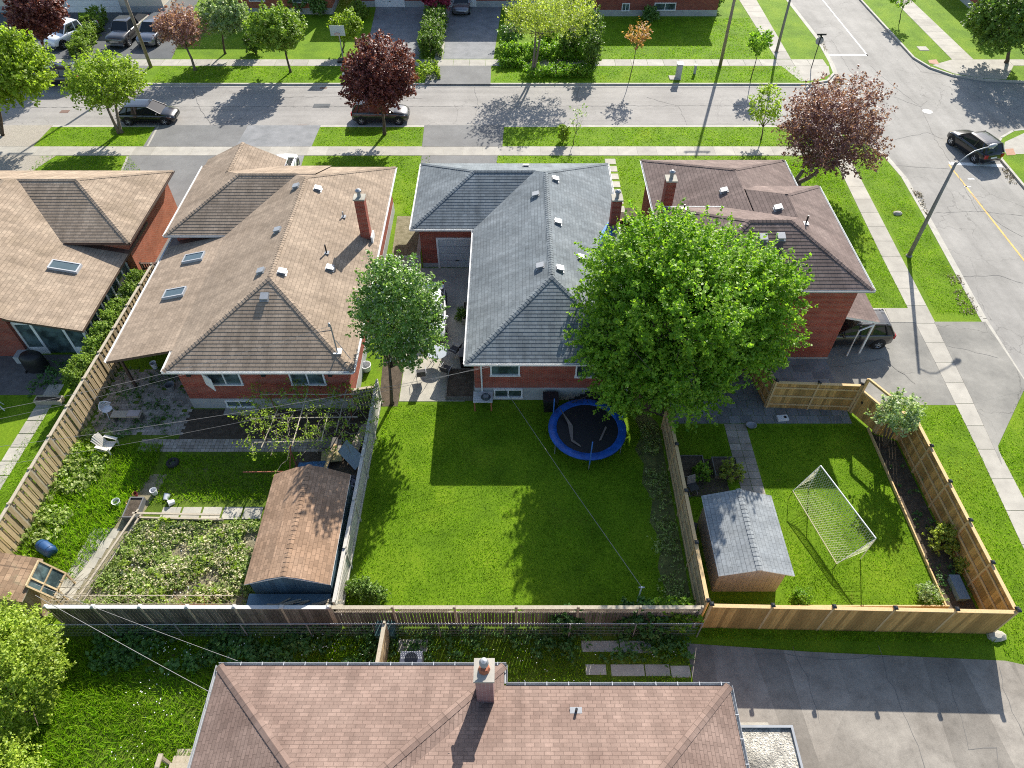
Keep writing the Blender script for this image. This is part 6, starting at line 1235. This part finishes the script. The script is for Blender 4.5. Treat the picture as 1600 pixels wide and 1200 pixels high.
for i, (pxx, pyy, rr_, zz, lab, m) in enumerate(((400, 84, 1.1, 1.0, 'dark rounded bush under the medium green tree', L_CED2), (563, 30, .9, .9, 'round dark green bush by the house porch left of the drives', L_HEDGE), (500, 25, 1.0, 1.1, 'shaded shrub by the house wall left of the round bush', L_DARK), (470, 20, 1.3, 1.3, 'large shaded shrub against the house at the top', L_DARK), (175, 12, 1.6, 1.5, 'dark shrub behind the hedge at the top left', L_DARK), (1015, 32, .8, .6, 'small dark bush below the white window of the brick house', L_DARK), (1113, 15, .8, .9, 'dark bush at the corner of the dark brick house', L_CED2), (1540, 60, 1.5, 1.4, 'lower dark shrub beside the big evergreen', L_CED2))):
    x, y = W2(pxx, pyy); shrub('shrub', lab, x, y, (rr_, rr_, zz), m, n=110, per=26, size=.09, L=.35, seed=60+i)
for i, (pxx, pyy, rr_, zz, lab, m, s_) in enumerate(((880, 222, .45, .75, 'upright small shrub in the near verge beside the thin sapling', L_LIME, .07), (572, 932, .38, .6, 'small conical cedar in the lawn corner, the left one', L_CED2, .05), (592, 937, .33, .45, 'small conical cedar in the lawn corner, the right one', L_CED2, .05), (555, 925, .3, .35, 'tiny cedar against the pale grey fence in the lawn corner', L_CED2, .05), (1468, 850, .75, .6, 'yellow green shrub in the flower bed by the cedar fence', L_YEL, .05), (1500, 888, .35, .3, 'sparse yellow plant in the flower bed near the fence corner', L_YEL, .05), (1448, 755, .3, .25, 'small pale plant in the middle of the flower bed', L_PALE, .05), (1140, 745, .6, .5, 'strappy pale plant beside the planter above the grey shed', L_YEL, .05), (1095, 745, .45, .4, 'leafy green plants in the planter against the tan fence', L_MAPLE, .05), (1450, 932, .5, .22, 'low flowering plants in the cedar edged bed', L_PALE, .04), (1250, 935, .3, .2, 'green seedlings in the left end of the cedar edged bed', L_MAPLE, .04), (722, 500, .3, .35, 'dark plants in the planter under the grey eave', L_CED2, .05), (1000, 975, 1.4, .7, 'bushy green growth against the rear fence beside the car park', L_WEEDD, .09), (1050, 970, 1.2, .8, 'bushy green growth at the end of the old fence by the cedar fence', L_MAPLE, .07), (880, 978, .8, .6, 'leafy growth against the lattice fence behind the near house', L_WEEDD, .08))):
    x, y = W2(pxx, pyy); shrub('shrub', lab, x, y, (rr_, rr_*(.6 if i in (12, 13, 14) else 1), zz), m, n=60 if rr_ < .7 else 130, per=24, size=s_, L=.25, seed=80+i)
x, y = W2(1145, 745)
# ---- grass and weeds
LAWN = [(-6.5, 12.2), (6.3, 12.2), (6.6, 23.4), (-5.7, 24.0), (-6.3, 24.0)]
COR = [(7.9, 12.9), (18.0, 12.9), (18.0, 22.5), (7.9, 22.5)]
path_h = [(10.8, 16.4), (12.1, 16.4), (12.1, 22.6), (10.8, 22.6)]; shed_h = [(8.2, 13.1), (11.5, 13.1), (11.5, 17.1), (8.2, 17.1)]
tufts('short_grass', [LAWN, COR], 520, .05, .014, L_BLADE, 'mown grass of the rear lawns', seed=1, holes=[path_h, shed_h])
tufts('short_grass', [[(-25.2, 12), (-22.2, 12), (-22.1, 23.8), (-24.3, 25)], [(-30, 10), (-26.2, 10), (-26.2, 24), (-30, 24)], [(19.7, 10.6), (22.3, 9.9), (22.75, 15.7), (23.2, 21), (23.3, 23.8), (19.6, 23.8)], [(23.85, 12), (27.1, 12), (27.3, 24.5), (24.15, 21)], [(18.2, 31.6), (23.7, 31.6), (24.3, 48), (18.2, 48)], [(25.2, 31), (27.5, 31), (28.5, 48), (25.9, 48)]], 300, .06, .016, L_BLADE, 'mown grass beside the pavements and fences', seed=2)
tufts('short_grass', [[(-37.1, 50.4), (-28.8, 50.4), (-28.8, 53.3), (-37.1, 53.3)], [(-15.4, 50.4), (-7.2, 50.4), (-7.2, 53.3), (-15.4, 53.3)], [(-.6, 50.4), (24.3, 50.4), (24.3, 53.3), (-.6, 53.3)], [(-15, 42.5), (-7.6, 42.5), (-7.2, 48.9), (-15.2, 48.9)], [(-7.6, 41), (-6.2, 41), (-6.2, 48.9), (-7.2, 48.9)], [(-1.3, 42.5), (7, 42.5), (7, 48.9), (-1.2, 48.9)], [(7.9, 42.5), (24, 42.5), (24.4, 48.9), (7.9, 48.9)], [(-32, 61.5), (-15, 61.5), (-15, 64.6), (-32, 64.6)], [(-1.6, 61.5), (26, 61.5), (26, 64.6), (-1.6, 64.6)], [(7.5, 66.2), (24.3, 66.2), (24.3, 76), (7.5, 76)], [(-36, 42.3), (-24, 42.3), (-29.3, 48.9), (-36, 48.9)]], 110, .07, .03, L_BLADE, 'mown grass of the street verges and front lawns', seed=3)
tufts('long_grass', [[(-21.8, 14.5), (-18.8, 14.0), (-17.3, 19.5), (-17.4, 21.3), (-21.8, 21.5)]], 420, .26, .02, L_BLADEW, 'long bright grass in the overgrown yard', seed=4, lean=.9)
tufts('long_grass', [[(-17.0, 17.8), (-10.7, 18.1), (-10.7, 20.7), (-17.0, 20.7)]], 380, .16, .02, L_BLADEW, 'rough grass strip in the middle of the overgrown yard', seed=5, lean=.9)
tufts('long_grass', [[(-20.5, 3.5), (-10.6, 3.5), (-10.6, 9.3), (-5.2, 9.4), (-5.2, 11.4), (-20.6, 11.4)]], 480, .24, .018, L_BLADEW, 'long grass in the garden behind the near house', seed=6, lean=1.0)
tufts('long_grass', [[(-4.8, 8.7), (7.0, 8.7), (7.0, 11.4), (-4.8, 11.4)]], 380, .16, .018, L_BLADEW, 'rough grass between the old rear fence and the near house', seed=7, lean=.9, holes=[[(2.8, 10.9), (5.6, 10.9), (5.6, 11.35), (2.8, 11.35)], [(2.9, 9.95), (7, 9.95), (7, 10.4), (2.9, 10.4)], [(-4.6, 10.9), (-3.4, 10.9), (-3.4, 11.4), (-4.6, 11.4)]])
weeds('vegetable_weeds', [(-18.1, 12.8), (-11.1, 12.8), (-11.0, 16.8), (-17.0, 16.8)], 3300, .05, L_WEED, 'patchy weeds and seedlings covering the vegetable bed', h=.12, per=12, L=.22)
weeds('vegetable_plants', [(-17.6, 12.9), (-11.3, 12.9), (-11.2, 16.7), (-16.9, 16.8)], 70, .08, L_LIME, 'larger leafy plants standing among the weeds of the vegetable bed', h=.4, per=16, L=.35, seed=44)
weeds('dry_straw', [(-17.0, 12.9), (-11.6, 12.9), (-11.6, 16.6), (-16.6, 16.6)], 900, .05, leaf('straw', (.38, .34, .18), (.48, .44, .25), (.56, .52, .34), .2), 'dry straw coloured stalks lying over the vegetable bed', h=.1, per=9, L=.3, seed=45)
tufts('long_grass', [[(7.7, 11.45), (19.6, 11.2), (19.6, 11.6), (7.7, 11.85)], [(-6.7, 12.1), (6.8, 12.1), (6.8, 12.5), (-6.7, 12.5)], [(-6.75, 12.3), (-6.45, 12.3), (-6.3, 23.5), (-6.6, 23.5)], [(19.65, 11.8), (19.9, 11.8), (19.6, 21.5), (19.4, 21.5)]], 300, .16, .016, L_BLADEW, 'taller tufts of grass along the foot of the fences', seed=8, lean=1.0)
weeds('broad_weeds', [(-16.5, 10.2), (-5.3, 10.2), (-5.3, 11.9), (-17, 11.9)], 420, .09, L_WEEDD, 'broad leaved weeds along the shaded side of the rear fence', h=.3, per=14, seed=11)
weeds('broad_weeds', [(-4.8, 10.6), (7.2, 10.6), (7.2, 11.9), (-4.8, 11.9)], 260, .07, L_WEEDD, 'leafy weeds along the shaded lattice fence', h=.25, per=12, seed=12)
weeds('broad_weeds', [(-21.85, 14.2), (-20.6, 14.2), (-19.8, 20), (-20.3, 22), (-21.8, 22.5)], 260, .08, L_WEED, 'pale leafy weeds along the foot of the tan fence', h=.35, per=14, seed=13)
weeds('patio_weeds', [(-21.4, 21.6), (-17, 21.6), (-17, 26.5), (-21.4, 26.5)], 330, .045, L_WEEDD, 'weeds growing through the overgrown patio', h=.1, per=10, seed=14, L=.2)
weeds('ivy', [(6.2, 12.3), (7.4, 12.3), (7.4, 22.5), (6.6, 23)], 300, .045, L_WEED, 'dark ground cover along the tan fence beside the trampoline lawn', h=.12, per=12, seed=15, L=.25)
weeds('bed_plants', [(18.25, 13), (19.3, 13), (19.1, 21), (18.25, 21.5)], 46, .05, L_WEEDD, 'small plants in the narrow flower bed', h=.1, per=12, seed=16, L=.2)
weeds('ivy', [(-25.8, 24.4), (-24.2, 24.4), (-24.2, 27), (-26, 27)], 60, .06, L_WEEDD, 'dark ground cover beside the covered barbecue', h=.1, per=12, seed=17, L=.25)
L_LIT = leaf('dead_leaf', (.13, .10, .06), (.22, .17, .10), (.30, .25, .16), .2)
for i, (pl_, n_, lab, z_) in enumerate(((((1270, 55), (1285, 52), (1294, 78), (1284, 82)), 90, 'dead leaves in the gutter beside the stop line', -.12), (((1424, 292), (1440, 300), (1452, 335), (1440, 330)), 110, 'dead leaves washed along the kerb below the plum purple tree', -.11), (((1566, 262), (1580, 262), (1590, 285), (1578, 285)), 80, 'brown leaf drift by the kerb at the right edge', -.12), (((1480, 430), (1500, 430), (1532, 495), (1500, 490)), 120, 'bare brown scuffed patch in the verge corner by the corner drive', .0))): weeds('leaf_litter', [W2(*p) for p in pl_], n_, .035, L_LIT, lab, 'leaf litter', seed=70+i, h=.02, per=7, L=.12, z=z_)
def flowers(poly, n, seed, label, s_=.03, z=.25):
    rng = np.random.default_rng(seed); xs = [p[0] for p in poly]; ys = [p[1] for p in poly]; x = rng.uniform(min(xs), max(xs), n); y = rng.uniform(min(ys), max(ys), n); k = in_poly(x, y, poly); k &= np.sin(x*2.2)+np.sin(y*3.1+x)+rng.normal(size=n)*.6 > .2; x, y = x[k], y[k]
    P = np.column_stack([x, y, z*(.7+.6*rng.random(len(x)))]); nn = unit(rng.normal(size=P.shape)*.4+np.array([0, 0, 1.])); a = unit(np.cross(nn, rng.normal(size=P.shape))); return tag(quads_object('daisies', P, a*s_, np.cross(nn, a)*s_, L_FLOW), label, 'flowers', None, 'stuff')
flowers([(-15, 8.6), (-5.4, 9.6), (-5.4, 11.6), (-15.5, 11.4)], 420, 1, 'small white flowers in the shaded weeds behind the dark rear fence'); flowers([(-4.6, 9.2), (6.8, 8.8), (6.8, 11.4), (-4.6, 11.4)], 140, 2, 'small white flowers in the grass behind the lattice fence', .025, .18)
flowers([(-15.3, 4), (-10.7, 4), (-10.7, 8.6), (-15.3, 8.8)], 160, 3, 'pale flowers in the sunlit long grass at the lower left', .025, .26); flowers([(-18, 13), (-11.3, 13), (-11.2, 16.7), (-17, 16.7)], 260, 4, 'pale yellow flower heads in the vegetable bed', .03, .15)

# ================================================================ VEHICLES
def wheel(parent, x, y, r, w_, rimmat, side):
    prof = [(r*.62, -w_/2), (r*.93, -w_/2), (r, -w_/2+.03), (r, w_/2-.03), (r*.93, w_/2), (r*.62, w_/2)]
    o = thing('wheel', None, None, (x, y, r)); o.parent = parent; del_ = 0
    MB().lathe(prof, (0, 0, 0), 22, axis='y').build('tyre', RUBBER, o, smooth=False)
    m = MB(); s_ = side; yo = s_*w_*.32; m.lathe([(0, yo), (r*.16, yo+s_*.02), (r*.16, yo-s_*.01)], (0, 0, 0), 12, axis='y')
    for k in range(5): a = 2*PI*k/5; m.bar((r*.1*math.cos(a), yo, r*.1*math.sin(a)), (r*.62*math.cos(a), yo+s_*.01, r*.62*math.sin(a)), r*.2, .03, up=(0, 1, 0))
    m.lathe([(r*.56, yo-s_*.02), (r*.63, yo+s_*.03), (r*.66, yo), (r*.6, yo-s_*.03)], (0, 0, 0), 20, axis='y'); m.build('rim', rimmat, o)
    MB().lathe([(0, -.01), (r*.6, -.01), (r*.6, .01), (0, .01)], (0, yo-s_*.06, 0), 18, axis='y').build('brake_disc', BLACK, o); return o
def car(name, label, x, y, rz, paintm, L=4.4, Wd=1.8, H=1.55, kind='suv', group=None, rails=False, z=0.0, seats=None):
    """x axis points to the car's front"""
    t = thing(name, label, {'suv': 'car', 'hatch': 'car', 'sedan': 'car', 'pickup': 'truck'}[kind], (x, y, z), rz, group); w2 = Wd/2; r = .34 if kind != 'pickup' else .40; gc = .22 if kind != 'pickup' else .36; belt = H*.62
    if kind == 'pickup': st = [(-L/2, .78, gc+.22, belt*.98), (-L/2+.08, .95, gc, belt), (L/2-1.9, 1, gc-.02, belt+.02), (L/2-1.5, 1, gc-.02, belt), (L/2-.5, .98, gc, belt-.06), (L/2-.1, .93, gc+.05, belt-.16), (L/2, .84, gc+.12, belt-.32)]
    else: st = [(-L/2, .80, gc+.22, belt-.16), (-L/2+.06, .90, gc+.06, belt-.03), (-L/2+.35, .97, gc, belt+.01), (-L*.15, 1, gc-.02, belt), (L*.12, 1, gc-.02, belt-.02), (L/2-1.0, .985, gc, belt-.05), (L/2-.45, .95, gc, belt-.13), (L/2-.12, .86, gc+.04, belt-.26), (L/2, .70, gc+.14, belt-.40)]
    m = MB(); rings = []
    for (xx, wf, zb, zt) in st:
        w_ = w2*wf; ring = [(0, zb), (w_*.88, zb), (w_*.985, zb+.10), (w_, zb+(zt-zb)*.5), (w_*.975, zt-.09), (w_*.90, zt-.015), (w_*.60, zt+.025), (0, zt+.045)]; full = [(a, b) for a, b in ring]+[(-a, b) for a, b in ring[::-1][1:-1]]; i = len(m.v); m.v += [(xx, a, b) for a, b in full]; rings.append(i); n = len(full)
    for k in range(len(rings)-1):
        for j in range(n): m.f.append((rings[k]+j, rings[k]+(j+1) % n, rings[k+1]+(j+1) % n, rings[k+1]+j)); m.uv += [(0, 0)]*4; m.mi.append(0)
    for i, rv in ((rings[0], 0), (rings[-1], 1)): q = tuple(range(i, i+n)); m.f.append(q if rv else q[::-1]); m.uv += [(0, 0)]*n; m.mi.append(0)
    body = m.build('body', paintm, t, smooth=True)
    for p in body.data.polygons: p.use_smooth = True
    # arches
    fx, rx = L/2-.82, -L/2+.78
    for xx in (fx, rx):
        for s_ in (-1, 1): MB().lathe([(0, s_*(w2*1.002)), (r*1.17, s_*(w2*1.002)), (r*1.17, s_*w2*.8)], (xx, 0, r), 20, axis='y').build('wheel_arch', BLACK, t)
    for xx in (fx, rx):
        for s_ in (-1, 1): wheel(t, xx, s_*(w2-.07), r, .2, plain('alloy', (.45, .46, .47), .3, .6) if 'ALLOY' not in globals() else ALLOY, s_)
    # cabin: glass loft and roof
    if kind == 'suv': g0, g1, r0, r1 = -L/2+.12, L/2-1.15, -L/2+.50, L/2-1.95
    elif kind == 'hatch': g0, g1, r0, r1 = -L/2+.12, L/2-1.0, -L/2+.75, L/2-1.95
    elif kind == 'sedan': g0, g1, r0, r1 = -L/2+.55, L/2-1.05, -L/2+1.25, L/2-1.95
    else: g0, g1, r0, r1 = L/2-3.5, L/2-1.35, L/2-3.35, L/2-2.0
    wb, wt = w2*.90, w2*.72; zb, zt = belt+.0, H-.05
    gm = MB(); gm.hexa([(g0, -wb, zb), (g1, -wb*.97, zb-.02), (g1, wb*.97, zb-.02), (g0, wb, zb), (r0, -wt, zt), (r1, -wt, zt), (r1, wt, zt), (r0, wt, zt)]); gm.build('windows', CGLASS, t)
    rm = MB(); rm.lathe([(0, 0), (0, 0)], (0, 0, -5), 3) if False else None
    nx, ny = 8, 6; vs = []
    for i in range(nx+1):
        for j in range(ny+1):
            u, v = i/nx, j/ny*2-1; xx = r0-.03+(r1-r0+.06)*u; e = (1-(2*u-1)**4)*.045+(1-v**4)*.03; vs.append((xx, v*(wt+.02)*(1-.05*(2*u-1)**4), zt-.015+e))
    for i in range(nx):
        for j in range(ny): q = [i*(ny+1)+j, (i+1)*(ny+1)+j, (i+1)*(ny+1)+j+1, i*(ny+1)+j+1]; rm.face([vs[k] for k in q])
    rm.hexa([(r0-.03, -wt-.015, zt-.05), (r1+.03, -wt-.015, zt-.05), (r1+.03, wt+.015, zt-.05), (r0-.03, wt+.015, zt-.05), (r0-.03, -wt-.015, zt-.012), (r1+.03, -wt-.015, zt-.012), (r1+.03, wt+.015, zt-.012), (r0-.03, wt+.015, zt-.012)])
    rm.build('roof', paintm, t)
    xm = (r0+r1)/2-.05; x3 = r0+.25
    for s_ in (-1, 1):
        ps = [((g1, s_*wb*.96, zb), (r1, s_*wt, zt), .07, .05), ((g0, s_*wb, zb), (r0, s_*wt, zt), .12, .06), ((xm, s_*(wb+.005), zb), (xm-.05, s_*(wt+.005), zt), .09, .04)]
        if kind != 'pickup': ps.append(((x3-.25, s_*(wb+.005), zb), (x3, s_*(wt+.005), zt), .16, .04))
        for q in ps: MB().bar(*q).build('pillar', paintm, t)
    if rails:
        for s_ in (-1, 1): MB().tube([(r0+.1, s_*wt*.9, zt+.01), (r0+.25, s_*wt*.9, zt+.09), (r1-.25, s_*wt*.9, zt+.09), (r1-.1, s_*wt*.9, zt+.01)], .018, 6).build('roof_rail', METAL, t)
    for s_ in (-1, 1):
        MB().hexa([(L/2-.36, s_*w2*.55, belt-.34), (L/2-.04, s_*w2*.55, belt-.42), (L/2-.20, s_*w2*.86, belt-.40), (L/2-.5, s_*w2*.93, belt-.32), (L/2-.42, s_*w2*.55, belt-.18), (L/2-.10, s_*w2*.55, belt-.28), (L/2-.24, s_*w2*.86, belt-.25), (L/2-.55, s_*w2*.935, belt-.19)]).build('headlight', LAMP_W, t)
        MB().box(-L/2-.012, s_*w2*.62, belt-.32, -L/2+.10, s_*w2*.90, belt-.05).build('tail_light', LAMP_R, t)
        MB().lathe([(0, -.10), (.07, -.08), (.075, .06), (0, .10)], (g1-.25, s_*(w2+.07), belt+.05), 8, axis='y').build('mirror', paintm, t)
    MB().box(-L/2-.015, -.26, belt-.36, -L/2+.05, .26, belt-.24).build('number_plate', WHITE, t); MB().box(L/2-.06, -w2*.45, gc+.22, L/2+.012, w2*.45, belt-.42).build('grille', DARK if kind != 'pickup' else CHROME, t)
    if kind == 'pickup':
        b = MB(); x0, x1 = -L/2+.10, g0-.1; b.box(x0, -w2*.80, belt-.35, x1, w2*.80, belt+.055); b.build('cargo_bed', BLACK, t); MB().box(L/2-.02, -w2*.9, gc-.02, L/2+.10, w2*.9, gc+.18).build('bumper', CHROME, t)
    for s_ in (-1, 1): MB().box(-.25, s_*(w2*.985), belt-.18, -.08, s_*(w2*1.01), belt-.14).build('door_handle', paintm, t)
    return t
ALLOY = plain('alloy', (.45, .46, .47), .3, .6)
zz = -CU+.006
x0, y0 = W2(183, 195); car('parked_car', 'black hatchback parked along the near kerb under the lime green tree', -29.6, 54.75, 0, P_BLK, 4.55, 1.8, 1.5, 'hatch', z=zz)
car('parked_car', 'dark car parked along the near kerb mostly hidden behind the crimson tree', -10.7, 54.9, 0, P_DKG, 4.6, 1.85, 1.65, 'suv', z=zz)
x, y = W2(1520, 236); car('moving_car', 'dark small crossover crossing the stop line at the right edge', x-.1, y+.1, R(104), P_BLK, 4.3, 1.8, 1.6, 'suv', z=zz)
car('parked_car', 'grey estate car with roof rails parked beside the corner house carport', 19.15, 28.95, R(180), P_TAU, 4.4, 1.8, 1.65, 'suv', rails=True)
x, y = W2(450, 258); car('parked_car', 'white car on the paver drive with only its roof end showing', x, y-1.7, R(90), P_WHT, 4.5, 1.8, 1.5, 'sedan')
x, y = W2(195, 75); car('pickup_truck', 'silver brown pickup parked on the dark drive right of the hedge', x-.3, y+2.5, R(-97), P_GRY, 5.6, 1.95, 1.85, 'pickup', rails=False)
x, y = W2(236, 75); car('parked_car', 'silver people carrier parked beside the silver brown pickup', x-.1, y+2.2, R(-97), P_SIL, 4.8, 1.9, 1.75, 'suv')
x, y = W2(98, 78); car('pickup_truck', 'white pickup parked behind the crimson tree at the top left', x+.1, y+2.3, R(-115), P_WHT, 5.4, 1.95, 1.8, 'pickup')
x, y = W2(88, 132); car('parked_car', 'black car parked by the far kerb between two green trees', x, y+.5, R(180), P_BLK, 4.6, 1.85, 1.6, 'suv', z=zz)
x, y = W2(721, 27); car('parked_car', 'silver grey car facing the street on the right paver drive', x, y+2.3, R(-92), P_SIL, 4.5, 1.8, 1.55, 'suv')
car('parked_car', 'white car parked by the small tree on the middle concrete drive', -4.75, 30.6, R(-86), P_WHT, 4.5, 1.8, 1.45, 'sedan')
